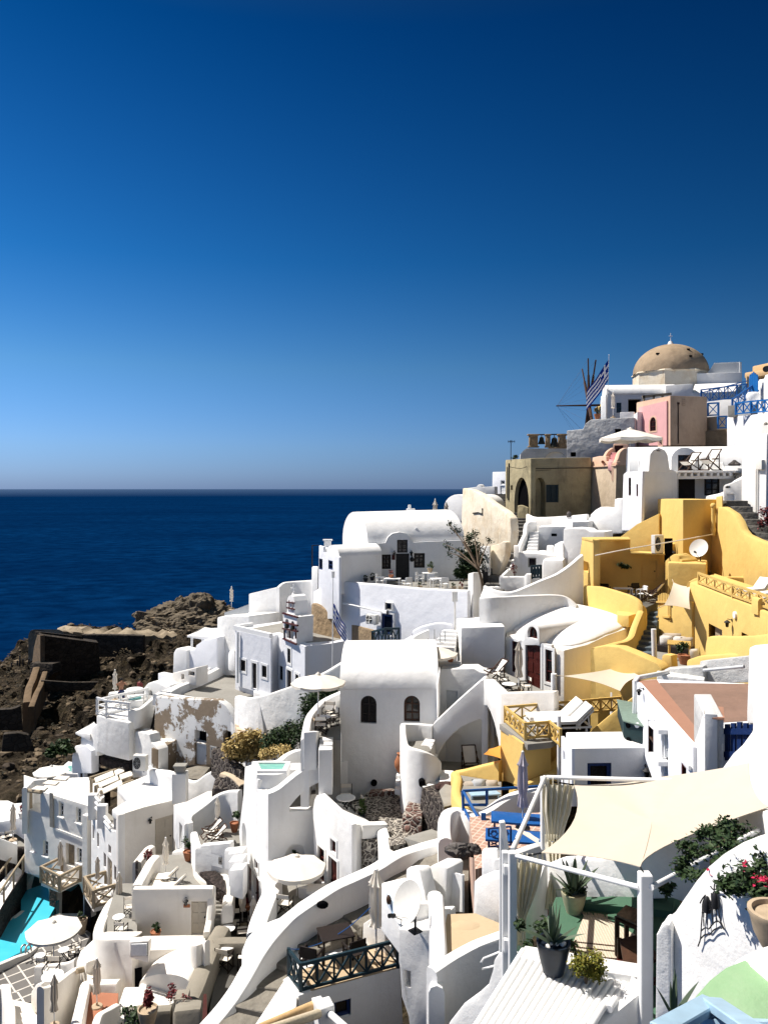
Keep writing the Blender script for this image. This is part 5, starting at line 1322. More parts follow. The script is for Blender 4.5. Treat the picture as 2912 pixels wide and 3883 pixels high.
 # tree by the patio
T=thing('olive_tree','leafy dark green tree against the patio house, with thin bare reaching branches','tree',at(1020,720,48.8))
bm=nb();base=V(at(1030,0,48.8).x,48.8,ZPAT);tube(bm,curve_pts([base,base+V(-.1,0,1.2),base+V(-.5,.1,2.4),base+V(-1.2,.1,3.6)],4),[.13,.12,.11,.1,.09,.08,.07,.06,.05,.05,.04,.04,.03],7)
for x,y in((905,350),(940,400),(880,470),(1050,400),(900,520),(1140,450),(970,420),(1085,470)):tube(bm,curve_pts([base+V(-.3,0,1.9),(base+V(-.3,0,1.9)).lerp(at(x,y,49),.5)+V(0,0,.2),at(x,y,49)],3),[.06,.05,.045,.04,.03,.025,.02],5)
obj('trunk',bm,'bark',T);bm=nb();rs=random.Random(11)
for x,y,r,n in((1040,590,1.2,1100),(1050,500,.95,700),(1075,560,.9,500),(1000,560,.8,380),(1000,610,.8,340),(1060,640,.7,300),(1020,440,.55,130),(975,520,.55,90),(935,380,.5,80),(910,355,.3,50),(900,480,.5,60),(1055,415,.45,90),(1140,452,.35,50),(960,400,.4,60),(915,530,.45,50),(990,650,.6,200)):
 leaves(bm,at(x,y,48.9),(r,r*.8,r),n,.19,rs)
obj('crown',bm,'leaf_dark',T,0)
bush('patio_palm','spiky dark palm like shrub at the foot of the patio tree','shrub',at(990,640,47.6),(.8,.6,.6),420,.3,'leaf_dark',6,13)
# gate at right of patio
T=thing('iron_gate','narrow dark iron gate between white pillars at the right of the patio','gate');bm=nb()
for i in range(5):rod(bm,at(1098+i*7,735,48.2),at(1098+i*7,610-4*(2-abs(i-2)),48.2),.035,5)
bar(bm,at(1096,640,48.2),at(1128,640,48.2),.05);bar(bm,at(1096,720,48.2),at(1128,720,48.2),.05);add_box(bm,at(1112,680,48.3),(.5,.03,1.2));obj('bars',bm,'iron',T,0)
# far bits behind the vault
T=thing('vault_behind','small white rounded vault behind the right end of the long barrel roof','house')
wall(T,pln(884,70,1000,68),arch_outline(880,1030,340,262,188),5,mat='white',bev=.08)
place('shut',at(829,400,66),0,'folded beige parasol behind the long barrel roof, against the sea',scale=1.3)
place('shutg',at(893,380,68),0,'folded parasol half hidden by the rounded vault behind the long barrel roof',scale=1.1)
# white walls right of the long stairs
parapet('long low white parapet in front of the olive stucco house','wall',[(1358,300,59),(1412,318,58),(1560,312,56.5),(1700,300,55)],.4,1.6,3)
bm=nb();q=at(1593,318,56);rod(bm,q,q+V(0,0,.25),.2,10);lathe(bm,[(.22,.25),(.14,.42),(.0,.5)],q,10);tag(obj('parapet_finial',bm,'boulder'),'small dark urn on the long low parapet','urn')
T=thing('stair_house','white cubic house with little outside steps right of the long dark stairs','house')
wall(T,pln(1418,53.5,1578,53),[(1418,520),(1420,376),(1500,372),(1575,372),(1578,560),(1418,560)],3.5,[dict(r=(1492,412,1524,428),k='void',rec=.1)],mat='white',bev=.12)
obj('stair_wall',ribbon_wall(W3([(1298,520,50.8),(1312,470,51.5),(1340,415,52.6),(1352,350,53.6),(1400,344,54.5)]),.35,3.2,5),'white',T)
stairs('',at(1352,512,51.2),at(1415,512,51.),at(1372,400,54),at(1422,400,53.8),6,.8,'white',par=T,name='steps')
T=thing('window_house','small white house with square dark window, right of the foot of the long stairs','house')
wall(T,pln(1296,49.6,1510,48.6),[(1240,690),(1296,560),(1296,522),(1395,524),(1510,540),(1510,720),(1240,720)],3,[dict(r=(1358,550,1406,606),fm='greywash',mull=(0,0))],mat='white',bev=.1)
block('short square white post on the wall left of the window house','pillar',[(1278,482,49.6),(1306,482,49.4),(1306,478,50),(1280,478,50.2)],at(1290,600,49.6).z,'white',.06,'wall_post')
block('short white post at the right end of the window house terrace','pillar',[(1466,486,50.2),(1506,484,50),(1506,478,50.7),(1468,478,50.9)],at(1490,600,50).z,'white',.08,'wall_post')
parapet('white wall stepping down beside the foot of the long dark stairs','wall',[(1275,560,50),(1262,600,48.6),(1205,655,47.2)],.3,1.3,4)
parapet('low white wall with dark slatted gate at the foot of the long stairs','wall',[(1202,658,47.),(1290,655,46.8),(1345,655,46.6),(1352,640,46.5),(1378,640,46.4)],.35,1.6,2)
xrail('small dark slatted gate beside the rounded white wall',[at(1380,672,46.5),at(1432,668,46.2)],.75,[3],'teal',.1,name='slatted_gate',cat='gate')
bush('stair_shrub','thin reddish plant on the white wall beside the foot of the long stairs','shrub',at(1282,620,47.5),(.4,.3,.6),160,.13,'leaf_red',5,21)
block('rounded white buttress right of the window house','wall',[(1440,560,47.4),(1565,560,46.6),(1575,545,48.6),(1450,552,49.2)],at(1500,760,47).z,'white',.3,'buttress')
block('second rounded white buttress behind the first, against the tall white wall','wall',[(1505,470,49),(1565,455,48.4),(1580,445,50),(1515,470,50.6)],at(1500,760,48).z,'white',.35,'buttress')
T=thing('tall_terrace_wall','tall white wall in shade left of the ochre house','wall')
wall(T,pln(1555,48.6,1800,47.2),[(1552,700),(1560,385),(1620,380),(1690,385),(1710,400),(1800,400),(1800,700)],2.,mat='white',bev=.14)
T=thing('terrace_walls','white terrace parapet with built in bench between olive house and the roof terrace house','wall')
zone('A')
wall(T,pln(640,55,835,52.5),[(640,1180),(650,1090),(680,1062),(705,1048),(785,1056),(788,1000),(832,998),(832,1200),(640,1200)],1.2,mat='white',bev=.16)
obj('ledge',prism([onz(x,y,at(560,1125,54).z) for x,y in((440,1122),(552,1132),(640,1130),(720,1108),(470,1108))],at(560,1190,54).z,.08),'white',T)
zone('B')
T=thing('swooping_wall','swooping white wall rising from the patio pier up to the ochre house','wall')
P=pln(1108,41.6,1700,40.2)
obj('wall',ribbon_wall(W3([(1112,708,41.6),(1180,735,41.2),(1260,745,41.),(1330,722,41.2),(1420,680,41.6),(1520,640,42.),(1590,592,42.3),(1665,530,42.6)]),.4,5.,6),'white',T)
obj('wall',prism(W3([(1085,770,40.2),(1110,705,42.2),(1250,800,41.8),(1240,770,40)]),at(1100,900,40).z,.1),'white',T)
bm=nb();add_box(bm,at(1168,722,41.9),(.6,.5,.12),rz=.3);tag(obj('roof_tray',bm,'whitepaint'),'small white tray lying behind the swooping wall','tray')
parapet('second lower white wall in front of the swooping wall','wall',[(1085,778,39.6),(1150,772,39.4),(1250,768,39.6),(1400,762,40),(1560,765,40.4),(1640,820,40.)],.35,2.4,5,'white2')
# chapel and its court
zone('D3')
ZR=-10.6
def oz(x,y,z=ZR):return onz(x,y,z)
T=thing('chapel','white chapel with flat grey roof, small framed windows and dark doors','chapel')
top=[oz(722,430),oz(975,490),oz(985,480),oz(1022,470),oz(1150,520),oz(1216,548),oz(1290,545),oz(1400,532),oz(1560,502),oz(1659,470),oz(1560,415),oz(1050,378),oz(830,408)]
obj('body',prism(top,-16.2,.09),'blue_white',T)
obj('roof',prism([oz(x,y)+V(0,0,.02) for x,y in((836,432),(985,462),(1030,455),(1225,530),(1400,518),(1540,495),(1560,435),(1050,392))],ZR-.1,0),'greywash',T)
pl1=Pl(oz(722,430),oz(975,490)).off(.16)
A_,B_=oz(722,430)+pl1.n*.16,oz(975,490)+pl1.n*.16
wall(T,pl1,[(732,445),(972,500),(972,900),(732,830)],.15,[dict(r=(762,650,797,728),fm='darkbrown',sur='whitepaint',sw=.16,mull=(1,0),rec=.09),dict(r=(842,672,874,850),k='door',fm='darkbrown',sur='whitepaint',sw=.18,rec=.09),dict(r=(912,690,945,772),fm='darkbrown',sur='whitepaint',sw=.16,mull=(1,0),rec=.09)],mat='blue_white',bev=0,name='facade')
pl2=Pl(oz(1022,470),oz(1216,548)).off(.16)
wall(T,pl2,[(1030,482),(1210,556),(1210,960),(1030,900)],.15,[dict(r=(1090,570,1112,672),fm='darkbrown',sur='whitepaint',sw=.16,mull=(1,1),rec=.09),dict(r=(1036,692,1058,790),fm='darkbrown',sur='whitepaint',sw=.16,mull=(1,1),rec=.09),dict(r=(1085,722,1118,900),k='door',fm='darkbrown',sur='whitepaint',sw=.16,rec=.09),dict(r=(1146,752,1168,850),fm='darkbrown',sur='whitepaint',sw=.16,mull=(1,1),rec=.09)],mat='blue_white',bev=0,name='facade')
bm=nb()
for pts in([oz(722,430),oz(975,490)],[oz(722,430),oz(845,412)]):
 bar(bm,pts[0]+V(0,0,.08),pts[1]+V(0,0,.08),.35,.3)
obj('parapet',bm,'whitepaint',T,0)
bm=nb();q=pl1.off(.15);bar(bm,q.pt(742,455),q.pt(740,810),.12);obj('drainpipe',bm,'greypaint',T,0)
obj('plinth',prism([onz(x,y,-14.7) for x,y in((860,850),(985,880),(960,905),(850,870))],-16.5,.1),'white',T)
# belfry
T=thing('belfry','white two tiered bell gable with red trim standing on the chapel roof','belfry')
Pb=Pl(oz(1060,495),oz(1160,540));vb=V(1.05,.82,0)
wall(T,Pb,[(1060,505),(1058,322),(1156,350),(1150,545)],1,[dict(r=(1072,362,1100,425),arch=1.,k='void',rec=2.,pm='white'),dict(r=(1112,378,1140,436),arch=1.,k='void',rec=2.,pm='white'),dict(r=(1082,440,1130,505),k='void',rec=2,pm='white')],mat='white',bev=.0,vec=vb)
wall(T,Pb.off(-.2),[(1085,335),(1088,225),(1096,205),(1112,196),(1128,206),(1138,240),(1138,345)],1,[dict(r=(1092,232,1108,300),arch=1.,k='void',rec=1.6,pm='white'),dict(r=(1116,240,1132,312),arch=1.,k='void',rec=1.6,pm='white')],mat='white',bev=.0,vec=vb*.8,name='upper_tier')
for y0,y1,xa,xb in((322,352,1056,1160),(385,410,1056,1160),(430,450,1056,1160),(500,540,1060,1150)):
 bm=nb();q=Pb.off(.05);bar(bm,q.pt(xa,y0),q.pt(xb,y1),.10,.14);obj('red_trim',bm,'redwood',T,0)
for y0,y1 in((246,252),(284,296)):
 bm=nb();q=Pb.off(-.12);bar(bm,q.pt(1084,y0),q.pt(1138,y1),.08,.10);obj('red_trim',bm,'redwood',T,0)
for x in(1066,1104,1146):
 bm=nb();q=Pb.off(.05);bar(bm,q.pt(x,430),q.pt(x,500),.09);obj('red_pillar',bm,'redwood',T,0)
bm=nb();q=Pb.off(-.6).pt(1130,196);rod(bm,q,q+V(0,0,.75),.045,6);rod(bm,q+V(-.2,0,.5),q+V(.2,0,.5),.04,6);bmesh.ops.create_uvsphere(bm,u_segments=8,v_segments=6,radius=.12,matrix=Matrix.Translation(q+V(0,0,.05)));obj('cross',bm,'whitepaint',T)
for k,(x,y,lb) in enumerate(((1086,395,'small bell in the left arch of the chapel belfry'),(1126,410,'small bell in the right arch of the chapel belfry'))):
 q=Pb.off(.0).pt(x,y);bm=nb();lathe(bm,[(.2,-.3),(.14,-.08),(.06,.05),(0,.06)],q,12,False);tag(obj('bell',bm,'bronze'),lb,'bell','bells of the chapel belfry')
 # flag 2
zone('D3')
flag('blue and white striped flag hanging limp on a tall pole beside the chapel',at(1409,252,50),1.75,1.15,at(1403,720,50),at(1407,60,50),.80,.72,4,down=1.15)
bm=nb();rod(bm,at(1407,75,50),at(1407,30,50),.11,8);tag(obj('pole_lamp',bm,'whitepaint'),'white lamp head on top of the tall flag pole by the chapel','lamp')
# court
ZC=-15.2
o=obj('chapel_court',prism([onz(x,y,ZC) for x,y in((360,890),(640,735),(735,735),(760,840),(905,892),(745,908),(735,1010),(640,960),(590,935))],ZC-2.2,0),'floor',None,kind='structure')
parapet('double white bench wall along the left side of the chapel court','wall',[(255,872,57.),(330,830,58.6),(470,772,60.8),(600,705,63.6),(640,690,64.6)],.5,1.6,2)
parapet('outer low white wall of the chapel court, left of the bench wall','wall',[(205,858,57.6),(262,848,58.4),(470,745,62.2),(592,672,65.5)],.3,2.4,2)
parapet('white parapet along the front of the chapel court above the peeling wall','wall',[(165,888,55.5),(230,880,56.2),(400,905,54.5),(590,925,53.6),(650,965,52.6),(700,1035,51.8),(735,1120,51.4)],.4,.8,4)
T=thing('peeling_house','old house front under the chapel court with white plaster peeling off brown stone','building')
wall(T,pln(160,55.2,742,51.2),[(140,1400),(165,905),(450,925),(600,930),(655,968),(705,1040),(736,1120),(742,1400)],.6,[dict(r=(440,1145,523,1230),k='void',rec=1.),dict(r=(440,1236,523,1390),k='door',fm='greypaint',panels=1,cols=1,rec=.2),dict(r=(640,1145,695,1330),k='void',rec=.8),dict(r=(548,1252,596,1340),k='win',fm='acwhite',pm='acwhite',mull=(0,0),rec=.06)],mat='peel',bev=.15)
stairs('crumbling steps climbing right of the peeling house to the chapel court',at(742,1175,49.4),at(812,1160,49.),at(698,1000,53.2),at(770,985,52.8),6,1.2,'buff',name='stone_steps')
T=thing('court_retaining_wall','long grey shaded retaining wall below the chapel with a tall narrow buttress','wall')
obj('wall',ribbon_wall(W3([(745,898,51.2),(850,912,49.6),(1000,872,48.6),(1150,818,48.),(1330,742,47.5),(1470,660,47.5)]),.5,7.2,5),'white2',T)
wall(T,pln(745,50.6,890,48.9),[(745,925),(765,975),(800,975),(860,960),(890,930),(940,1260),(740,1260)],.4,mat='white2',bev=.1,name='buttress')
# vegetation
def clump(name,label,cat,spots,Y,mat,size,seed,dens=260,group=None):
 rs=random.Random(seed);bm=nb();c0=at(spots[0][0],spots[0][1],Y);T=thing(name,label,cat,c0-V(0,0,1),group=group)
 for x,y,r in spots:
  leaves(bm,at(x,y,Y+rs.uniform(-.6,.6)),(r,r*.8,r*.8),int(dens*r*r*1.3)+40,size,rs,shell=.5)
 obj('foliage',bm,M[mat],T,0);bm=nb()
 for x,y,r in spots[:8]:rod(bm,at(x,y,Y)-V(0,0,r*1.2),at(x,y,Y)+V(rs.uniform(-r,r)*.4,0,r*.3),.03,5,.01)
 obj('stem',bm,'bark',T)
clump('dry_bush','straw coloured dry feathery bush beside the crumbling steps','bush',[(720,1260,.9),(790,1210,.9),(850,1190,.8),(880,1250,.9),(800,1280,1.),(730,1320,.9),(900,1300,.9)],47.3,'leaf_dry',.26,31,420)
clump('creeping_bush','dark green creeping bush below the shaded retaining wall','bush',[(960,1210,.7),(1010,1180,.7),(1070,1150,.8),(1130,1130,.8),(1180,1140,.7),(1100,1210,.8),(1020,1240,.8),(1170,1190,.7),(960,1270,.7),(1080,1270,.8)],46.4,'leaf_dark',.2,32,380)
clump('ivy','dark ivy hanging on the retaining wall behind the cream parasol','ivy',[(1230,1000,.7),(1250,930,.8),(1300,900,.8),(1350,860,.7),(1240,1060,.6),(1400,860,.6),(1215,1090,.5),(1380,800,.4)],46.4,'leaf_dark',.2,33,420)
clump('low_scrub','brownish low scrub between dry bush and the white round wall','bush',[(1000,1285,.6),(1060,1280,.6),(940,1310,.6)],44.6,'leaf_dry',.18,34,300)
# stair and terrace lumps right of the belfry
T=thing('tan_stair','rough tan rendered outside stair behind the belfry','stairs')
stairs('',at(1205,455,62.5),at(1290,460,62),at(1190,260,70),at(1300,235,69),3,3.,'rough_tan',par=T,name='steps')
obj('landing',prism(W3([(1030,300,68),(1080,270,70),(1180,330,67),(1180,380,64),(1030,390,65)]),at(1100,420,64).z,.1),'rough_tan',T)
T=thing('tan_wall','rough tan rendered wall sweeping down right of the chapel roof','wall')
obj('wall',ribbon_wall(W3([(1278,252,58.2),(1310,262,57.6),(1400,310,56.4),(1500,366,55.4),(1600,404,54.2),(1700,440,53)]),.5,[3.2,3.2,2.6,2.,1.6,1.4],5),'rough_tan',T)
zone('B')
parapet('white curb and stair wall curving beside the blue door steps','wall',[(415,1075,50),(440,1045,49.4),(462,1000,48.5),(475,962,47.8)],.35,1.6,4)
xrail('dark blue lattice railing by the blue door below the patio wall',[at(470,1075,44.6),at(545,1060,43.2),at(622,1058,43.6)],1.,[2,2],'teal',.09)
flatslab('landing','',[(465,1075),(560,1062),(640,1050),(700,1100),(470,1130)],at(545,1060,43.2).z,-18,'lava_mortar',0,'landing',kind='structure')
T=thing('curved_stair_wall','white stepped stair walls with thin railing posts below the patio wall','wall')
obj('wall',ribbon_wall(W3([(540,1085,42.5),(620,1038,42.2),(698,990,42),(705,965,42),(760,938,41.8),(850,920,41.6),(925,930,41.4)]),.35,3.5,5),'blue_white',T)
obj('inner_wall',ribbon_wall(W3([(655,1065,40.6),(700,1040,40.4),(705,1000,40.6),(790,960,41)]),.3,2.,4),'white',T)
stairs('',at(810,1075,39.4),at(940,1060,39.2),at(880,960,41),at(960,950,40.8),5,1.,'white',par=T,name='steps')
for x0,y0,y1 in((790,1012,1060),(825,960,1035),(858,985,1045),(885,970,1030)):
 bm=nb();rod(bm,at(x0,y1,39.8),at(x0,y0,39.8),.035,6);obj('post',bm,'metal',T)
place('cream',at(815,1055,36.8)-V(0,0,2.25),0,'cream parasol top just showing behind the arch windowed house roof')
zone('D3')
# upper left walls
T=thing('cliff_house','tall white walled house stepping down the cliff left of the chapel','house')
wall(T,pln(592,65,725,63),[(592,760),(597,352),(640,342),(818,342),(818,760)],3,mat='white2',bev=.12)
wall(T,pln(815,67,1045,64.5),[(815,460),(817,188),(850,180),(1025,138),(1045,200),(1030,290),(1030,460)],3,mat='white',bev=.1,name='upper_wall')
obj('curved_wall',ribbon_wall(W3([(1022,140,64.6),(1060,110,65),(1130,100,65.5),(1270,88,65),(1290,75,64)]),.4,3.4,5),'white',T)
bm=nb();P=pln(648,65.5,815,65);obj('mesh_screen',solid([P.pt(*p) for p in((648,350),(648,318),(740,290),(815,262),(815,350))],-P.n*.06),'greypaint',T)
block('white pillar tower left of the annexe above the sea','wall',[(1258,0,60),(1300,0,59.4),(1305,-5,61),(1262,-5,61.5)],at(1280,260,60).z,'white',.1,'corner_pillar')
place('shut',at(698,300,68.5),0,'folded white parasol on the cliff house terrace, alone against the sea',scale=.85)
T=thing('scalloped_walls','white scalloped terrace walls left of the cliff house','wall')
wall(T,pln(380,66,600,63.5),[(380,760),(380,590),(440,575),(450,545),(500,510),(580,495),(600,490),(600,760)],1.,mat='blue_white',bev=.15)
wall(T,pln(285,67,385,65.5),[(285,760),(290,600),(305,572),(330,565),(385,580),(385,760)],1.2,mat='white',bev=.2,name='front_wall')
block('white rounded pedestal beside the chapel court','wall',[(675,598,62.6),(722,580,61.8),(722,575,63.5),(680,590,64)],at(700,740,62).z,'white',.25,'pedestal')
T=thing('pergola','white slatted pergola roof at the edge of the cliff above scalloped walls','pergola')
obj('roof',prism(W3([(388,478,67),(600,490,65),(600,428,71),(510,432,72)]),at(490,492,67).z,.03),'white',T)
for x,y1 in((422,580),(600,560)):
 bm=nb();bar(bm,at(x,485,66.8),at(x,y1,66.8),.18);obj('post',bm,'whitepaint',T,0)
zone('D3')
wall(T,pln(485,70,600,69),[(485,560),(488,488),(600,488),(600,560)],2,[dict(r=(535,494,575,512),k='void')],mat='white',bev=.03,name='back_wall')
T=thing('balustrade_block','small white block house with openwork parapet left of the chapel court','house')
wall(T,pln(282,60.5,452,59),[(282,830),(284,742),(452,704),(452,830)],1.2,[dict(r=(346,748,368,785),k='void',rec=.5),dict(r=(398,730,440,760),k='void',rec=.5)],mat='cream',bev=.06)
wall(thing('low_terrace_wall','plain white terrace wall at the cliff edge beside the openwork block house','wall'),pln(185,62,285,61),[(185,830),(185,742),(282,760),(285,830)],.6,mat='blue_white',bev=.05)
# centre: arch windowed house, red door house, ochre balcony
zone('F')
# arch windowed vaulted house
T=thing('arch_window_house','white barrel roofed house with two tall dark arched windows over a bare wall','house')
P=pln(165,40.3,850,39.7)
wall(T,P,[(165,1180),(165,358),(850,356),(850,1180)],1,[dict(r=(308,402,420,596),arch=1.,fm='darkbrown',mull=(1,2),fw=.1,rec=.22),dict(r=(611,402,722,586),arch=1.,fm='wood',mull=(1,2),fw=.1,rec=.22)],mat='white',vec=V(.2,6.,0),bev=0)
a,b=P.pt(163,356),P.pt(852,354)
obj('roof',vault(a+P.n*.06+V(0,0,.01),b+P.n*.06+V(0,0,.01),6.6,1.75,22,back=V(.03,1,0)),'white',T)
obj('gable_wall',prism(W3([(845,180,41.5),(862,200,40.2),(862,235,39.6),(848,320,39.3),(838,320,39.6)]),at(850,700,39.5).z,.06),'white',T)
for x,y in((403,1008),):
 bm=nb();q=P.pt(x,y);rod(bm,q-P.n*.1,q+P.n*.12,.16,16);obj('drain_hole',bm,'void',T)
 # wall with shutter right of it
T=thing('shutter_wall_house','white house wall with a single white shutter between vaulted house and stair','house')
P=pln(858,41.2,1200,40.4)
wall(T,P,[(858,900),(858,216),(1100,212),(1140,236),(1195,246),(1195,900)],1.2,[dict(r=(906,364,986,560),k='door',fm='greypaint',name='shutter',panels=3,cols=1,sur='whitepaint',sw=.06,rec=.08)],mat='white',bev=.09)
obj('vent_block',prism(W3([(860,175,42.4),(1008,172,42.),(1008,160,43),(850,160,43.4)]),at(900,240,42).z,.03),'white',T)
bm=nb();q=pln(890,41.9,1000,41.7)
for i in range(12):bar(bm,q.pt(892+i*9,182),q.pt(900+i*9,208),.025);bar(bm,q.pt(900+i*9,182),q.pt(892+i*9,208),.025)
obj('lattice_vent',bm,'greypaint',T,0)
bm=nb();lathe(bm,[(.13,0),(.17,.12),(.19,.26),(.15,.30),(.05,.36),(0,.38)],at(936,165,42.4),14);tag(obj('terracotta_pot',bm,'terra'),'small lidded terracotta pot on the lattice vent block','pot')
# white block and red door house
zone('B')
T=thing('roof_block','plain white cubic room with broad bright roof left of the red door house','house')
PLf,PRt,vL,vR=corner(976,38.6,952,41.2,1228,38.2)
wall(T,PRt,[(976,950),(1228,942),(1228,1240),(976,1240)],1,vec=vL*1.15,bev=.1)
zone('C')
T=thing('red_door_house','white vaulted house with mahogany double door and framed windows, swooping bright roof','house')
Pf=pln(-70,38.4,170,35.4)
TOP=W3([(-254,1066,38.9),(168,1168,35.4),(340,1128,36.),(480,1060,36.8),(618,1012,37.8),(662,960,39.),(560,918,40.),(280,842,41.8),(30,822,42.8),(-170,838,43.),(-250,900,42.2)])
zb=at(168,1600,35.4).z
# walls under the roof
wall(T,Pf,[(-78,1110),(168,1172),(168,1640),(-78,1640)],.4,[],mat='whitepaint',bev=0,name='wall') if False else None
obj('body',prism([V(p.x,p.y,p.z-.12) for p in TOP],zb,.12),'cream',T)
bm=nb()
c=sum(TOP,V(0,0,0))/len(TOP);ring0=[bm.verts.new(p) for p in TOP];ring1=[bm.verts.new(c.lerp(p,.72)+V(0,0,.30)) for p in TOP];ring2=[bm.verts.new(c.lerp(p,.38)+V(0,0,.5)) for p in TOP];cv=bm.verts.new(c+V(0,0,.55))
base=[bm.verts.new(p-V(0,0,.35)) for p in TOP]
for A,B in((base,ring0),(ring0,ring1),(ring1,ring2)):
 for i in range(len(A)):bm.faces.new((A[i],A[(i+1)%len(A)],B[(i+1)%len(A)],B[i]))
for i in range(len(ring2)):bm.faces.new((ring2[i],ring2[(i+1)%len(ring2)],cv))
bm.faces.new(base)
o=obj('roof',bm,'white',T,80);sd=o.modifiers.new('sub','SUBSURF');sd.levels=2;sd.render_levels=2
zone('F')
Pq=Pl(TOP[0],TOP[1]).off(.17)
wall(T,Pq,[(1318,-8),(1640,48),(1650,420),(1318,420)],.16,[dict(r=(1366,22,1414,240),fm='redwood',mull=(0,2),sur='whitepaint',sw=.14,rec=.12),dict(r=(1460,42,1566,372),k='door',fm='redwood',panels=3,sur='whitepaint',sw=.14,rec=.12),dict(r=(1600,82,1652,310),fm='redwood',mull=(0,2),sur='whitepaint',sw=.14,rec=.12)],mat='white',bev=0,name='facade')
zone('B')
Pd=Pq.off(.1)
wall(T,Pd,arch_outline(1336,1424,1050,975,925),4.,[dict(r=(1356,944,1412,1012),arch=1.,fm='redwood',mull=(1,0),rec=.2)],mat='white',bev=.05,name='dormer')
zone('F')
place('shutg',at(1412,372,37.2),0,'folded beige parasol in front of the mahogany double door',scale=1.02)
place('deck',at(1250,300,38.6),R(-70),'wooden deck chair with white sling beside the plain white cubic room',scale=1.)
ztr=at(1450,372,37.2).z
obj('terrace_floor',prism([V(p.x,p.y,ztr) for p in(at(1195,0,40.6),at(1285,0,36.4),at(1660,0,34.2),at(1660,0,36.5),at(1315,0,41))],ztr-2.2,0),'floor',None,kind='structure')
q=at(1345,355,37.2);place('table',V(q.x,q.y,ztr+.0),0,'low round white table on the red door terrace',scale=(.95,.95,.5))
q=at(1300,345,38.);place('director',V(q.x,q.y,ztr),R(100),'dark director chair left of the low round table on red door terrace','director chairs on the red door terrace',.85)
q=at(1462,370,36.8);place('director',V(q.x,q.y,ztr),R(-80),'dark director chair right of the low round table on red door terrace','director chairs on the red door terrace',.85)
T=thing('terrace_front_wall','cream shaded wall below the red door terrace, right of the arch','wall')
wall(T,pln(1284,36.2,1700,33.9),[(1284,900),(1286,384),(1660,374),(1660,900)],.4,mat='cream',bev=.08)
# diagonal stair with arch
zone('F')
T=thing('arched_stair','white outside stair with diagonal parapet over a wide arch and curved foot wall','stairs')
P=pln(810,38.6,1200,37.8)
wall(T,P,[(812,800),(812,604),(900,520),(1000,428),(1100,340),(1150,296),(1170,288),(1198,318),(1198,905),(1153,905),(1153,572),(1140,565),(1080,588),(1020,618),(960,662),(905,722),(870,770),(846,818)],.9,mat='white',bev=.07,name='diagonal_wall')
wall(T,pln(1166,37.9,1292,36.3),[(1168,470),(1166,292),(1184,288),(1200,298),(1250,345),(1292,384),(1292,905),(1280,800),(1262,680),(1240,590),(1212,510),(1190,470)],.4,mat='white',bev=.05,name='side_wall')
obj('foot_wall',ribbon_wall(W3([(606,592,38.6),(608,650,37.6),(622,730,36.6),(660,758,36.1),(740,782,35.8),(810,812,35.9),(852,852,36.4)]),.3,4.6,6),'white',T)
obj('back_wall',ribbon_wall(W3([(608,592,38.7),(700,596,38.9),(812,600,38.7)]),.3,3.2,3),'white',T)
stairs('',at(700,800,36.6),at(790,815,36.4),at(760,700,38.2),at(830,700,38.),4,1.2,'white',par=T,name='steps')
obj('landing',prism(W3([(635,760,36.6),(650,720,38.4),(780,715,38.4),(800,790,36.4),(720,800,36)]),at(700,1000,36).z,.02),'floor',T)
bm=nb();q=at(738,1014,35.4);rod(bm,q+V(0,.4,0),q-V(0,.1,0),.15,14);obj('drain_hole',bm,'void',T)
T=thing('cave_house','shaded white wall under the arch with dark brown arched double door','house')
wall(T,pln(840,41.,1300,40.2),[(840,960),(840,560),(1300,520),(1300,960)],.6,[dict(r=(902,664,1030,872),k='door',arch=1.15,fm='wood',panels=3,rec=.25)],mat='white',bev=0)
ztr2=at(950,880,40.4).z
obj('arch_terrace',prism([V(p.x,p.y,ztr2) for p in(at(855,0,36.2),at(960,0,35.4),at(1160,0,36.4),at(1290,0,37),at(1290,0,40.4),at(850,0,40.9))],ztr2-3,.02),'floor',None,kind='structure')
q=at(1075,885,39.4);place('deck',V(q.x,q.y,ztr2),R(5),'deck chair with pale sling seen from behind under the white arch',scale=(1.15,1.,1.1))
q=at(1265,780,39.6);place('dchair',V(q.x,q.y,ztr2),R(60),'dark chair half hidden behind the right pillar of the white arch')
T=thing('arch_side_pillar','slim white pillar right of the wide stair arch','pillar');wall(T,pln(1196,38.6,1240,38.4),[(1198,905),(1198,480),(1240,600),(1240,905)],.5,mat='white',bev=.04)
# small white steps and jar at the foot of the arch house
T=thing('white_steps','little white block steps against the arch windowed house, left of the curved foot wall','stairs')
for k,(x0,x1,y,h) in enumerate(((556,608,935,980),(550,606,985,1030),(545,606,1035,1090))):
 obj('step',prism(W3([(x0,y+22,39.-k*.6),(x1,y+22,38.9-k*.6),(x1,y-4,39.6-k*.6),(x0+6,y-4,39.7-k*.6)]),at(x0,h+40,38.4-k*.6).z,.06),'white',T)
bm=nb();lathe(bm,[(.2,0),(.32,.25),(.33,.5),(.2,.75),(.17,.85),(.22,.9),(0,.9)],at(590,930,39.3),18);tag(obj('clay_jar',bm,'terra'),'dark terracotta jar on top of the little white block steps','jar')
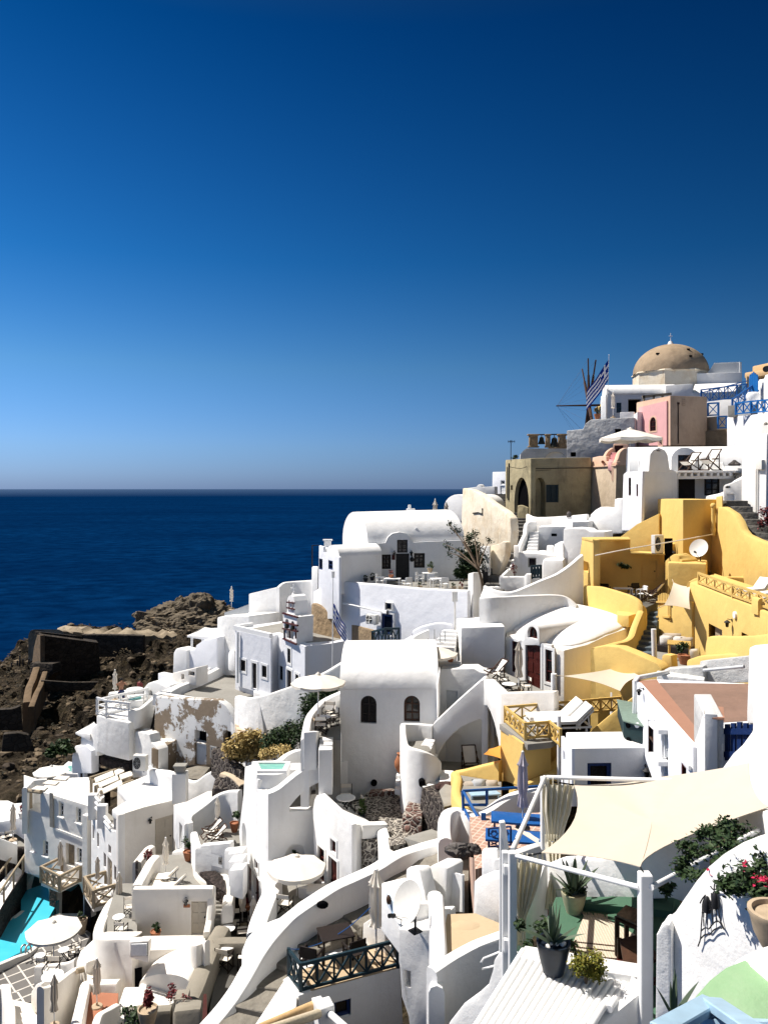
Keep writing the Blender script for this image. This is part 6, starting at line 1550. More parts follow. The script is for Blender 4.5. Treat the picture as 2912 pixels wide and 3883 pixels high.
# pebbled yard with lava walls
yz=at(500,1200,37).z
YARD=[onz(x,y,yz) for x,y in((300,1120),(380,1062),(520,1062),(600,1120),(640,1190),(740,1330),(760,1400),(330,1420),(230,1300),(180,1180))]
o=obj('pebbled_yard',prism(YARD,yz-2.5,0),'cobble',None,kind='structure')
T=thing('red_lava_step_wall','mortared red lava stone blocks edging the pebbled yard','wall')
obj('curb',prism(W3([(368,1078,38.6),(548,1068,38.6),(540,1050,39.4),(380,1055,39.4)]),yz-.5,.03),'redstone',T)
stairs('mortared red lava steps climbing from pebbled yard beside the curved foot wall',at(600,1240,34.6),at(735,1230,34.2),at(670,1085,36.8),at(760,1075,36.6),4,1.4,'redstone',name='lava_steps')
T=thing('lava_wall','dark lava rubble wall with flat white top right of the pebbled yard','wall')
wall(T,pln(722,35.2,890,32.4),[(722,1190),(738,1046),(850,1130),(892,1175),(892,1420),(722,1420)],2.,mat='lava_mortar',bev=0,vec=V(2.2,1.6,0))
obj('white_top',prism(W3([(738,1040,35.2),(852,1132,33.2),(872,1075,34.6),(958,1040,35.4),(860,1022,36.2)]),at(800,1110,34).z,.03),'white',T)
T=thing('lava_pier','lava stone pier with grey cement cap beside the low ochre wall','wall')
obj('pier',prism(W3([(858,1100,33.6),(892,1190,31.8),(1000,1165,32.2),(985,1080,34),(900,1070,34.4)]),yz-2,.05),'lava_mortar',T)
obj('cap',prism(W3([(856,1085,33.6),(890,1178,31.8),(1005,1150,32.2),(990,1065,34),(900,1056,34.4)]),at(890,1186,31.8).z,.05),'greywash',T)
bm=nb();bmesh.ops.create_icosphere(bm,subdivisions=3,radius=1.)
for v in bm.verts:v.co*=1+.35*mnoise.noise(v.co*1.7);v.co=V(v.co.x*.52,v.co.y*.42,v.co.z*.32)
bmesh.ops.translate(bm,verts=bm.verts,vec=at(915,1050,34.6));tag(obj('boulder',bm,'rock'),'dark red boulder lying on the white top beside the lava pier','rock')
flatslab('x','',[(860,920),(955,925),(965,1010),(860,1010)],at(900,960,36).z,at(900,1150,36).z,'white',.02,'white_ledge',kind='structure')
T=thing('yard_walls','low cement curbs in the shade below the pebbled yard','wall')
zone('I')
obj('curb',prism(W3([(1350,600,32.4),(1440,570,33.2),(1640,512,34.4),(1660,600,32),(1480,640,31)]),at(1400,760,32).z,.04),'greywash',T)
obj('step',prism(W3([(1235,600,33.2),(1360,585,33.),(1360,640,31.8),(1250,660,31.6)]),at(1250,760,32).z,.03),'cobble',T)
zone('F')
# yard furniture
q=onz(205,1140,yz+.73);place('table',V(q.x,q.y,yz+.002),.3,'round white table at the left edge of the pebbled yard',scale=1.25)
q=onz(205,1100,yz+.5);place('director',V(q.x,q.y+.2,yz+.002),R(0),'director chair behind the round table of the pebbled yard','director chairs in the pebbled yard')
q=onz(265,1185,yz+.4);place('director',V(q.x+.15,q.y,yz+.002),R(-70),'director chair right of the round table of the pebbled yard','director chairs in the pebbled yard')
q=onz(315,1230,yz+.3);potted('thin grassy plant in dark pot at left of the pebbled yard',V(q.x,q.y,yz),.16,.3,'leaf',(.22,.22,.5),160,.16,'ceramic',41)
# left terrace with cream parasol
zt3=at(60,650,38.4).z
T=thing('round_terrace','small white terrace with curved parapet left of the arch windowed house','terrace')
zone('D')
obj('floor',prism([V(p.x,p.y,zt3) for p in(at(1285,0,39.8),at(1300,0,37.4),at(1460,0,37),at(1460,0,41.5),at(1380,0,41.5))],zt3-5,0),'floor',T)
obj('parapet',ribbon_wall(W3([(1462,868,41.6),(1400,895,41.2),(1330,935,40.6),(1280,985,39.8),(1240,1040,38.6),(1222,1120,37.4),(1210,1200,36.8)]),.4,3.2,5),'white',T)
obj('front_pier',prism(W3([(1200,1155,36.6),(1290,1150,36.6),(1312,1148,37.4),(1225,1140,38)]),at(1250,1420,36.6).z,.06),'white',T)
place('cream',at(1303,1070,38.6),.2,'cream parasol open over the small terrace left of the arch windowed house',scale=1.)
q=at(1345,1100,38.6);place('table',V(q.x,q.y,zt3),0,'round glass topped table under the cream parasol, left of the arch windowed house',scale=.9)
q=at(1322,1150,38.);place('director',V(q.x,q.y,zt3),R(180),'dark director chair in front of the table under the cream parasol','dark chairs under the cream parasol')
q=at(1400,1090,39.4);place('director',V(q.x,q.y,zt3),R(-60),'dark director chair right of the table under the cream parasol','dark chairs under the cream parasol')
q=at(1375,1010,40.2);place('director',V(q.x,q.y,zt3),R(-10),'dark director chair behind the table under the cream parasol','dark chairs under the cream parasol')
zone('F')
stairs('white steps descending in front of the small parasol terrace',at(15,790,36.),at(112,790,36.),at(28,690,37.4),at(118,690,37.4),3,2.,'white',name='white_stairs')
parapet('white stepped parapet between the white steps and the arch windowed house','wall',[(140,650,39.4),(140,690,39),(135,775,38.6),(118,815,38.2),(60,850,37.9)],.5,1.4,4)
# ochre balcony with lattice railing
T=thing('ochre_balcony_house','ochre cubic house with lattice railed balcony and white loungers','house')
PLf,PRt,vL,vR=corner(1440,31.6,1286,34.2,1760,32.6)
wall(T,PRt,[(1440,735),(1640,728),(1640,1100),(1440,1100)],1,[],mat='yellow',vec=vL,bev=.06)
wall(T,PLf.off(.02),[(1440,738),(1300,640),(1286,606),(1284,1000),(1325,1000),(1440,1040)],.02,mat='yellow',bev=0,name='side_wall')
zb2=at(1440,728,31.6).z
C0=V(at(1440,0,31.6).x,at(1440,0,31.6).y,zb2);D0=onz(1310,595,zb2);E0=onz(1650,590,zb2)
Rr1=onz(1462,716,zb2);Rr2=onz(1310,598,zb2);Rr3=onz(1620,708,zb2)
obj('balcony_floor',prism([C0+V(.15,-.25,0),Rr2+V(-.2,0,0),onz(1660,560,zb2),onz(1700,690,zb2),onz(1640,725,zb2)],zb2-.25,.02),'floor',T)
zone('G')
z0=zb2
G1=onz(70,668,z0);G0=onz(-62,560,z0);G2=onz(230,655,z0);G3=onz(285,700,z0)
xrail('ochre lattice railing around the lounger balcony',[onz(-62,552,z0),G1,G2,onz(300,712,z0)],.6,[4,2,2],'yellow_paint',.075)
xrail('ochre lattice railing along the back of the lounger balcony',[onz(-60,548,z0),onz(372,510,z0),onz(560,492,z0),onz(700,480,z0)],.58,[4,3,2],'yellow_paint',.075)
for k,(x,y,lb) in enumerate(((330,570,'white lounger on the ochre balcony, nearer to the green water tank'),(270,535,'white lounger on the ochre balcony, further from the green water tank'))):
 q=onz(x,y+20,z0+.2);place('lounger',V(q.x,q.y,z0+.01),R(-84),lb,'white loungers on the ochre balcony',1.3)
 # poles and shade sail
for x,y0,y1,Y,lb in((257,232,560,31.5,'tall white shade pole at the ochre balcony with a wire to the sail'),(643,352,500,32.5,'short white pole behind the ochre balcony, right of the sail'),(291,508,935,28.,'thin white pole rising beside the white cubic annexe')):
 bm=nb();rod(bm,at(x,y1,Y),at(x,y0,Y),.13 if x!=291 else .08,14);tag(obj('shade_pole',bm,'whitepaint'),lb,'pole')
T=thing('triangle_sail','cream four cornered shade sail stretched before the lower ochre wall','shade sail')
sail(T,[at(322,248,31.4),at(768,166,33.4),at(822,248,31),at(690,346,29.6)],sag=.1,curve=.12)
bm=nb();rod(bm,at(322,248,31.4),at(262,243,31.4),.02,5);rod(bm,at(768,166,33.4),at(782,150,33.6),.02,5);obj('rope',bm,'rope',T)
T=thing('ochre_stair_parapet','ochre diagonal parapet behind the green water tank','wall')
wall(T,pln(480,30.2,790,29.2),[(470,640),(500,604),(600,520),(700,440),(790,372),(790,720),(470,720)],.4,mat='yellow',bev=.08)
T=thing('ochre_low_parapets','pair of ochre sloping parapets below the lounger balcony','wall')
obj('parapet',ribbon_wall(W3([(165,900,28.6),(240,825,29.2),(300,760,29.8)]),.3,1.6,2),'yellow',T)
obj('parapet',ribbon_wall(W3([(-20,985,27.6),(130,918,28.2),(285,848,28.8)]),.3,1.6,2),'yellow',T)
wall(T,pln(222,30.2,300,30),[(222,880),(228,680),(262,690),(300,720),(300,880)],.5,mat='yellow',bev=.08,name='pier')
# orange awning and low ochre terrace
zone('F')
T=thing('orange_awning','small orange cloth awning sticking out left of the ochre cubic house','awning')
sail(T,[at(1166,812,33.2),at(1205,776,34.4),at(1290,748,34.2),at(1290,842,32.6)],sag=.05,mat='orange_cloth')
T=thing('ochre_sitting_terrace','low ochre walled sitting corner with blue table between lava pier and ochre house','terrace')
obj('back_wall',ribbon_wall(W3([(968,930,34.6),(1040,915,34.4),(1160,885,34.),(1285,855,33.6)]),.45,2.6,2),'yellow',T)
obj('side_wall',ribbon_wall(W3([(968,930,34.6),(985,970,33.4),(975,1060,32.2),(1000,1130,31.2),(1040,1190,30.4)]),.4,2.6,4),'yellow',T)
wall(T,pln(950,35,990,34.6),[(950,1080),(955,935),(985,960),(985,1080)],.2,mat='lava_mortar',bev=0,name='stone_end')
zs=at(1150,1120,31.6).z
obj('floor',prism([V(p.x,p.y,zs) for p in(at(985,0,34.2),at(1010,0,31),at(1290,0,30),at(1290,0,33.4))],zs-3,0),'floor',T)
for x,y,mt,lb in((1130,1030,'greypaint','round grey cushion standing in the ochre sitting corner'),(1070,1045,'stripe','striped cushion left of the grey one in the ochre sitting corner'),(1222,1035,'stripe','striped cushion at right of the ochre sitting corner')):
 cushion(at(x,y,33.),R(0),lb,mt,(.55,.22,.5),group='cushions in the ochre sitting corner')
T=thing('blue_table','blue grey plank table in the ochre sitting corner','table');zz_=at(1150,1075,31.8).z
obj('tabletop',prism([onz(x,y,zz_) for x,y in((1060,1075),(1085,1100),(1290,1088),(1250,1060))],zz_-.05,.01),'paleblue',T)
for x,y in((1085,1096),(1270,1086),(1085,1078),(1245,1066)):
 bm=nb();q=onz(x,y,zz_);bar(bm,V(q.x,q.y,zs),V(q.x,q.y,zz_-.04),.07);obj('leg',bm,'paleblue',T,0)
 # white cubic annexe, water tank, pink roofed house (zone G)
zone('G')
T=thing('cubic_annexe','white flat roofed cubic annexe with dark blue doorway, below the green water tank','house')
PLf,PRt,vL,vR=corner(375,24.,300,27.2,900,24.4)
zt4=at(375,718,24.).z
tp=[onz(375,718,zt4),onz(862,712,zt4),onz(900,650,zt4),onz(660,605,zt4),onz(320,612,zt4)]
zone('G')
obj('body',prism([onz(375,718,zt4)+V(0,.25,-.01),onz(900,711,zt4)+V(0,.25,-.01),onz(980,605,zt4),onz(318,612,zt4)+V(.1,0,-.01)],at(375,1120,24).z,.05),'white',T)
PF=Pl(onz(375,718,zt4),onz(862,712,zt4))
wall(T,PF,[(375,722),(880,716),(880,1100),(375,1100)],.24,[dict(r=(476,816,634,1060),k='win',fm='navy',mull=(0,0),fw=.13,rec=.16)],mat='white',bev=0,name='facade')
PS=Pl(onz(375,718,zt4),onz(318,612,zt4)).off(.1)
wall(T,PS,[(375,722),(305,640),(305,1000),(375,1060)],.1,[dict(r=(318,745,334,810),k='void',rec=.05,pm='greypaint')],mat='blue_white',bev=0,name='side_wall')
q=onz(760,690,zt4)
T2=thing('water_tank','dark green metal water tank box with one white round hole, on the white annexe roof','tank')
PLf2,PRt2,vL2,vR2=corner(712,24.9,672,27.,862,24.4)
ztop=at(712,540,24.9).z
bm=prism([V(p.x,p.y,ztop) for p in(at(712,0,24.9),at(840,0,24.3),at(835,0,26.6),at(672,0,27.2))],zt4+.03,.03);obj('casing',bm,'green_box',T2)
bm=prism([V(p.x,p.y,ztop+.05) for p in(at(708,0,24.8),at(846,0,24.2),at(838,0,26.7),at(667,0,27.3))],ztop+.002,.01);obj('lid',bm,simple('faded_green_paint',(.16,.22,.18),.7),T2)
PT=Pl(at(712,0,24.9),at(840,0,24.3))
for x,y,m in((800,570,'whitepaint'),(742,572,'void'),(745,664,'void')):
 bm=nb();c=PT.off(.01).pt(x,y);rod(bm,c-PT.n*.05,c+PT.n*.02,.09,18);obj('round_hole',bm,M[m],T2)
place('lamp',PF.off(.0).pt(850,865),0,'dark lantern on the right end of the white annexe wall',scale=1.35)
# pink roofed house
T=thing('pink_roof_house','white house with broad faded pink flat roof bordered in coral','house')
zp=at(815,290,25.5).z
R0=[onz(x,y,zp) for x,y in((803,276),(1195,690),(1175,705))]
roofp=[onz(800,276,zp),onz(1168,700,zp),onz(1210,610,zp),onz(1560,560,zp),onz(1640,300,zp),onz(1530,296,zp),onz(920,268,zp)]
obj('body',prism(roofp,at(1168,1200,16).z-2,.03),'blue_white',T)
inner=[onz(940,306,zp),onz(1205,612,zp),onz(1250,560,zp),onz(1550,540,zp),onz(1630,306,zp),onz(1520,300,zp),onz(950,292,zp)]
obj('coral_border',prism([p+V(0,0,.012) for p in(onz(808,280,zp),onz(1172,690,zp),onz(1208,612,zp),onz(945,296,zp),onz(930,272,zp))],zp-.05,0),'coral',T)
obj('roof_screed',prism([p+V(0,0,.008) for p in inner],zp-.05,0),'pinkfloor',T)
PW=Pl(onz(800,276,zp),onz(1168,700,zp)).off(.14)
wall(T,PW,[(803,290),(1168,712),(1168,1140),(930,1000),(860,800),(803,560)],.13,[dict(r=(873,552,908,778),k='win',fm='wood',mull=(0,1),rec=.1),dict(r=(980,610,1002,930),k='door',fm='greypaint',rec=.06),dict(r=(1090,830,1122,940),fm='redwood',mull=(0,0),rec=.1)],mat='blue_white',bev=0,name='facade')
bm=nb();q=PW.off(.08);rod(bm,q.pt(968,615),q.pt(965,940),.045,8);obj('drainpipe',bm,'whitepaint',T)
for y in(585,790):
 bm=nb();add_box(bm,q.pt(960,y),(.5,.9,.13));obj('bracket_slab',bm,'whitepaint',T,0)
for(xa,ya,xb,yb) in((866,490,912,548),(1080,765,1145,850)):
 bm=nb();bar(bm,q.pt(xa,ya),q.pt(xb,yb),.12,.06);obj('window_hood',bm,'whitepaint',T,0)
bm=nb();tube(bm,[at(785,500,25.6),at(786,280,25.6),at(810,258,25.8),at(930,236,26.6),at(1000,222,27.2)],.085,10);tag(obj('white_pipe',bm,'whitepaint'),'bent white pipe at the corner of the pink roofed house','pipe')
place('lamp',PW.off(.02).pt(840,352),math.atan2(PW.n.x,-PW.n.y),'small white lamp at top of the pink roofed house wall',scale=.9)
T=thing('old_parapet','weathered grey white parapet blocks at the back of the pink roof','wall')
wall(T,pln(935,27.6,1245,26.6),[(922,320),(935,240),(975,236),(978,205),(1232,185),(1240,320)],.6,mat='rubble_white',bev=.06)
wall(T,pln(1200,27.2,1560,25.4),[(1200,300),(1210,150),(1400,130),(1540,115),(1560,290)],.5,mat='rubble_white',bev=.06,name='back_parapet')
obj('ledge',prism(W3([(930,320,27.),(1240,312,26.2),(1245,290,26.8),(930,292,27.6)]),zp-.1,.05),'white2',T)
bm=nb();rod(bm,at(1235,210,26.4),at(1500,185,25.2),.06,8);obj('pipe',bm,'greypaint',T)
T=thing('gate_pier','white and grey gate pier with coral top standing on the pink roof edge','pillar')
PLf3,PRt3,a_,b_=corner(1242,17.6,1172,19.6,1368,17.4)
wall(T,PRt3,[(1242,516),(1368,518),(1368,1000),(1242,1000)],1,mat='rubble_white',vec=a_,bev=.04)
wall(T,PLf3.off(.02),[(1242,492),(1230,500),(1205,590),(1172,690),(1168,1000),(1242,1000)],.3,mat='white',bev=.03,name='curved_side')
obj('cap',prism(W3([(1238,518,17.5),(1372,518,17.3),(1366,488,18.4),(1242,488,18.6)]),at(1240,523,17.5).z,.02),'coral',T)
T=thing('navy_gate','dark blue slatted gate with arched top at the right edge','gate')
PG=pln(1368,17.6,1560,16.6)
for i in range(5):
 x=1372+i*40;pk=548+abs(i-2)*7;bm=solid([PG.pt(*p) for p in((x,800),(x+27,800),(x+27,pk),(x,pk))],-PG.n*.05);obj('slat',bm,'navy',T,0)
for y in(610,760):
 bm=nb();bar(bm,PG.off(.04).pt(1370,y),PG.off(.04).pt(1560,y),.14,.05);obj('crossbar',bm,'navy',T,0)
T=thing('white_wall_right','tall white wall at the right edge beside the pink roof','wall')
T.name='tall_white_wall'
wall(T,pln(1515,19.6,1720,17.6),[(1515,480),(1530,58),(1560,45),(1720,30),(1720,560),(1515,560)],1.,mat='white',bev=.08)
T=thing('bright_buttress','very bright rounded white buttress at right edge behind the big shade sail','wall')
wall(T,pln(1330,15.6,1760,12.6),[(1330,900),(1345,850),(1420,745),(1480,690),(1545,600),(1550,420),(1560,300),(1590,250),(1640,225),(1760,215),(1760,2400),(1480,2400),(1440,1000)],1.2,mat='white',bev=.2)
# lower centre: plunge pool house, stepped house, long parapet, balcony house
zone('I')
T=thing('plunge_pool_house','tall white house with a small green plunge pool on top and sloping arched side','house')
PLf,PRt,vL,vR=corner(400,36.2,232,40.,905,37.4)
front=[(400,297),(440,283),(480,262),(600,165),(700,98),(790,50),(850,22),(895,5),(908,8),(908,1200),(400,1200)]
hole=[PRt.pt(*p) for p in[(548,420),(850,402),(850,215),(842,198),(828,192),(790,200),(740,222),(690,248),(640,284),(595,330),(552,382)]]
obj('front_wall',solid([PRt.pt(*p) for p in front],-PRt.n*.5,[hole,opening(PRt,(520,645,656,745),1.)[0]],.05),'white',T)
fill_opening(T,PRt,dict(r=(520,645,656,745),arch=1.,k='void',pm='white',rec=.35,name='niche'),.5)
obj('loggia_wall',solid([PRt.off(-2.6).pt(*p) for p in[(430,150),(1000,60),(1000,500),(430,500)]],-PRt.n*.3),'white',T)
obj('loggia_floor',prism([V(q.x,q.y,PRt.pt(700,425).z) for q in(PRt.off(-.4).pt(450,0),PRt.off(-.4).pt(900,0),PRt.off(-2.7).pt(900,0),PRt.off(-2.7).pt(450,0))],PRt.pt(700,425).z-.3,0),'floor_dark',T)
wall(T,PLf,[(400,297),(375,314),(325,262),(328,198),(296,140),(268,96),(236,106),(226,300),(196,560),(206,700),(238,1060),(300,1200),(400,1200)],.45,[dict(r=(218,500,248,700),arch=1.,k='void',pm='white',rec=.4,name='niche'),dict(r=(261,800,286,985),fm='redwood',mull=(0,2),sur='whitepaint',sw=.07),dict(r=(308,762,332,828),fm='redwood',mull=(0,0),sur='whitepaint',sw=.08),dict(r=(300,872,342,1150),k='door',fm='redwood',panels=3,sur='whitepaint',sw=.07),dict(r=(357,940,384,1120),fm='redwood',mull=(0,2),sur='whitepaint',sw=.07)],mat='white',bev=.1,name='side_wall')
zp=at(430,120,38.6).z
body=[V(q.x,q.y,zp-1.2) for q in(at(400,0,37.),at(900,0,40.2),at(640,0,43),at(290,0,42),at(260,0,39.6))]
obj('basin',prism([onz(x,y,zp) for x,y in((318,158),(325,95),(290,72),(330,62),(470,60),(556,88),(535,150),(440,162))],zp-3.4,.08),'white',T)
obj('pool_rim',solid([onz(x,y,zp)+V(0,0,.12) for x,y in((322,152),(312,84),(556,86),(528,150))],V(0,0,-.2),[[onz(x,y,zp)+V(0,0,.12) for x,y in((352,142),(330,92),(526,92),(500,140))]]),'white',T)
def water_mat(name,a,b,sc=3):
 m,t,bs=nodemat(name);p=pos(t)
 c=mixrgb(t,noise_(t,sc,3,.5,p),a,b);t.links.new(c,bs.inputs['Base Color']);bs.inputs['Roughness'].default_value=.12;bs.inputs['Specular IOR Level'].default_value=.25
 bump(t,bs,noise_(t,5,3,.5,p),.15,.05);return m
M['water_green']=water_mat('pale_green_pool_water',(.10,.36,.30),(.30,.52,.44));M['water_blue']=water_mat('turquoise_pool_water',(.03,.42,.58),(.10,.55,.68),.8)
obj('plunge_pool',prism([onz(x,y,zp)+V(0,0,.04) for x,y in((352,142),(330,92),(526,92),(500,140))],zp-.03,0),'water_green',T)
obj('parapet',ribbon_wall(W3([(296,70,40.6),(460,62,41.4),(520,20,42),(580,-10,42.4),(650,-20,42.6)]),.4,2.6,4),'white',T)
obj('terrace',prism([onz(x,y,zp-.5) for x,y in((560,150),(640,110),(640,80),(560,80))],zp-3,0),'white',T)
# chairs in the loggia
zl=PRt.pt(700,425).z
for x,rz,lb in((790,40,'folding chair at left in the shaded loggia of the plunge pool house'),(838,-30,'folding chair at right in the shaded loggia of the plunge pool house')):
 q=PRt.off(-1.4).pt(x,300);place('director',V(q.x,q.y,zl),R(rz),lb,'folding chairs in the loggia',.85)
place('lamp',PRt.off(-2.2).pt(608,345),0,'dark lantern in the shaded loggia of plunge pool house',scale=1.3)
bush('niche_plant','small dark plant in the niche behind the big parasol','plant',PRt.off(-.1).pt(592,720),(.3,.15,.2),120,.12,'leaf_dark',4,51)
# stepped house with the sloping coping
T=thing('sloped_coping_house','white house with sloping rounded coping, mahogany framed door and windows on its lit side','house')
PLf,PRt,vL,vR=corner(985,33.6,712,36.8,1172,34.6)
wall(T,PLf.off(.24),[(985,512),(960,480),(880,405),(800,330),(765,298),(740,305),(725,335),(714,400),(716,480),(722,700),(722,1150),(985,1150)],.23,[dict(r=(838,618,876,706),fm='redwood',mull=(0,0),sur='whitepaint',sw=.1),dict(r=(750,672,796,905),fm='redwood',mull=(0,2),sur='whitepaint',sw=.1),dict(r=(824,748,884,1080),k='door',fm='redwood',panels=3,sur='whitepaint',sw=.1)],mat='white',bev=.12,name='side_wall')
wall(T,PRt,[(985,514),(1045,508),(1170,530),(1172,1150),(985,1150)],1,mat='white',bev=.08,vec=vL*.8)
obj('parapet',ribbon_wall(W3([(1042,500,34.),(1100,495,34.2),(1218,492,34.6)]),.5,.6,2),'white',T)
obj('parapet',ribbon_wall(W3([(1195,500,34.6),(1205,560,33.9),(1225,640,32.4),(1238,715,31),(1200,760,29.8),(1130,805,28.4)]),.5,3.,4),'white',T)
# parasol terrace
zt=at(600,1060,33.8).z
T=thing('parasol_terrace','small sunlit terrace with curved white parapet under the big cream parasol','terrace')
obj('floor',prism([V(q.x,q.y,zt) for q in(at(330,0,33.4),at(560,0,31),at(760,0,32.2),at(720,0,36.6),at(410,0,36))],zt-3,0),'floor',T)
obj('parapet',ribbon_wall(W3([(410,765,36.1),(428,830,35.6),(440,905,34.6),(425,960,33.6),(380,1060,32.2),(335,1180,31.),(320,1260,30)]),.75,2.8,5),'white',T)
obj('wall',ribbon_wall(W3([(440,860,35.8),(560,870,35.6),(720,870,35.6)]),.3,1.2,2),'white',T)
obj('bench',prism(W3([(612,960,34.2),(708,955,33.9),(705,935,34.8),(610,945,35)]),zt,.1),'white',T)
place('market',at(600,722,34.4)-V(0,0,2.18),.25,'large cream parasol open in front of the plunge pool house',scale=(.64,.64,.83))
q=at(520,1095,33.);place('director',V(q.x,q.y,zt),R(165),'dark director chair on the terrace under the large cream parasol',scale=1.)
q=at(745,960,33.9);T=thing('stone_table','pale stone side table on terrace beside the mahogany door','table');bm=nb();add_box(bm,V(q.x,q.y,q.z),(.9,.7,.1));obj('tabletop',bm,'cream',T);bm=nb();add_box(bm,V(q.x,q.y,q.z-.35),(.4,.4,.6));obj('pedestal',bm,'cream',T)
# the long parapet sweeping down
T=thing('long_parapet','long thick white parapet sweeping from the centre down to the bottom edge','wall')
pts=[at(1700,592,29.4),at(1500,640,28.4),at(1330,695,27.2),at(1240,740,26.7),at(1150,795,26.2),at(1000,865,25.7),at(850,935,25.2),at(700,1030,24.6),at(619,1085,24.3)]
zone('L')
pts+=[at(540,395,24.),at(450,490,23.5),at(370,600,23.),at(290,740,22.4),at(215,860,22.),at(130,970,21.6),at(40,1070,21.2),at(-60,1190,20.8)]
obj('wall',ribbon_wall(pts,.62,.95,5,rr=.22,wob=.02),'white',T)
obj('bulge',ribbon_wall(W3([(560,375,24.3),(470,420,24.3),(395,480,24.),(372,525,23.6),(385,575,23.2)]),.9,2.2,4,rr=.35),'white',T)
bm=nb();q=at(785,300,24.35);bmesh.ops.create_icosphere(bm,subdivisions=2,radius=.16,matrix=Matrix.Translation(q)@Matrix.Diagonal((1.2,.5,.8,1)));obj('drain_hole',bm,'void',T)
path_stairs('worn cement stepped path descending along the long white parapet',[at(250,1130,20.7),at(330,1030,21.4),at(420,890,22.1),at(480,760,22.9),at(545,640,23.7),at(690,525,24.3),at(850,440,24.7),at(1010,355,25.2),at(1180,250,26.2)],1.5,8,'path',3.,'stepped_path')
zone('I')
flatslab('','',[(1180,880),(1420,770),(1640,690),(1800,650),(1800,900),(1500,960),(1300,960)],at(1500,790,27.2).z,at(1500,790,27.2).z-2.5,'path',0,'upper_path',kind='structure')
zone('L')
# balcony house
T=thing('balcony_house','white house with sandy balcony behind dark lattice railing and a square dark window','house')
zb=at(635,866,21.8).z
B0,B1=onz(635,866,zb),onz(1268,704,zb)
PF=Pl(B0,B1)
wall(T,PF,[(628,870),(1272,703),(1300,1200),(628,1200)],3,[dict(r=(860,902,964,1010),fm='navy',mull=(0,0),fw=.08,rec=.15)],mat='white',bev=.03,vec=V(-.55,2.6,0))
obj('balcony_floor',prism([B0+V(.02,.04,.015),B1+V(0,.04,.015),onz(1185,545,zb)+V(0,0,.015),onz(1030,560,zb)+V(0,0,.015),onz(560,752,zb)+V(0,0,.015)],zb-.4,0),'sandfloor',T)
PS=Pl(B0,onz(560,752,zb)).off(.05)
wall(T,PS,[(634,872),(560,752),(520,780),(360,1090),(634,1090)],.4,mat='white',bev=.04,name='side_wall')
obj('wedge',prism(W3([(560,748,22.9),(628,868,21.9),(620,940,20.9),(380,1080,19.9),(330,1100,20.2)]),at(600,1250,20).z,.05),'white',T)
Rw=[onz(562,758,zb)+V(.05,-.03,0),B0+V(.05,.06,0),B1+V(-.05,.06,0)]
xrail('dark teal lattice railing around the sandy balcony',Rw,.80,[2,6],'teal',.075)
obj('back_wall',ribbon_wall(W3([(632,655,23.7),(760,575,24.2),(900,490,24.6),(1050,405,25.),(1172,330,25.4)]),.28,1.5,3,rr=.05),'white',T)
wall(T,pln(1030,24.4,1180,23.6),[(1030,620),(1040,420),(1172,330),(1180,620)],.2,mat='white',bev=.03,name='end_wall')
q=onz(845,640,zb);place('dtable',V(q.x+.1,q.y+.1,zb+.016),R(18),'dark square table on the sandy balcony')
q=onz(715,735,zb);place('dchair',V(q.x,q.y,zb+.016),R(160),'dark chair left of the table on the sandy balcony','dark chairs on the sandy balcony',1.)
q=onz(985,690,zb);place('dchair',V(q.x,q.y,zb+.016),R(-150),'dark chair right of the table on the sandy balcony','dark chairs on the sandy balcony',1.)
q=onz(1122,640,zb);place('shut',V(q.x,q.y,zb+.016),.4,'folded cream parasol on the sandy balcony',scale=(1.25,1.25,1.12))
T=thing('blue_rope','blue rope strung from the balcony railing up to the dish house','rope');bm=nb();tube(bm,curve_pts([at(565,575,22.9),at(650,578,23),at(800,530,23.4),at(950,440,23.4),at(1085,318,23.2)],5),.013,6);obj('rope',bm,'blue',T)
T=thing('beam_pergola','straw wrapped pergola beams with white post at the bottom edge','pergola')
for(x0,y0,x1,y1,Y0,Y1,m) in((430,1060,745,925,15.2,16.4,'bamboo'),(470,1075,760,985,14.6,15.8,'rope')):
 bm=nb();rod(bm,at(x0-60,y0+26,Y0),at(x1,y1,Y1),.09,10);obj('beam',bm,M[m],T)
bm=nb();add_box(bm,at(795,945,16.)-V(0,0,.35),(.34,.34,.9),rz=.4);bevel_bm(bm,.02,1);add_box(bm,at(755,915,16.3),(.2,.2,.12),rz=.4);obj('post',bm,'whitepaint',T)
bm=nb();rod(bm,at(830,985,15.9),at(960,1100,15),.07,10);obj('pipe',bm,'whitepaint',T)
# dish house
T=thing('dish_house','white stepped block carrying a large satellite dish, pale blue picture on its lit side','house')
zt=at(1270,302,21.).z
obj('upper_block',prism([onz(1270,302,zt),onz(1152,160,zt),onz(1310,122,zt),onz(1462,292,zt)],at(1270,620,21).z,.07),'white',T)
zt2=at(1270,442,20.9).z
obj('lower_block',prism([onz(1262,442,zt2)+V(0,-.03,0),onz(1350,455,zt2),onz(1470,448,zt2),onz(1465,330,zt2),onz(1300,340,zt2)],zt2-1.,.06),'white',T)
wall(T,pln(1255,20.7,1530,20.2),[(1262,452),(1350,460),(1480,455),(1505,900),(1530,1200),(1345,1200),(1320,1000),(1278,880),(1262,640)],1.4,[dict(r=(1296,712,1340,818),k='void',pm='white',rec=.3,name='niche')],mat='white',bev=.08,vec=V(.7,1.2,0))
PSd=Pl(onz(1152,160,zt),onz(1270,302,zt)).off(.06)
bm=nb();bmq=[PSd.pt(*p) for p in((1188,222),(1262,330),(1262,420),(1188,300))]
m_,t_,b_=nodemat('faded_blue_picture');t_.links.new(mixrgb(t_,ramp(t_,noise_(t_,3.5,4,.6,pos(t_)),.35,.65),(.36,.56,.76),(.74,.78,.80)),b_.inputs['Base Color'])
obj('picture',solid(bmq,-PSd.n*.05),m_,T,0)
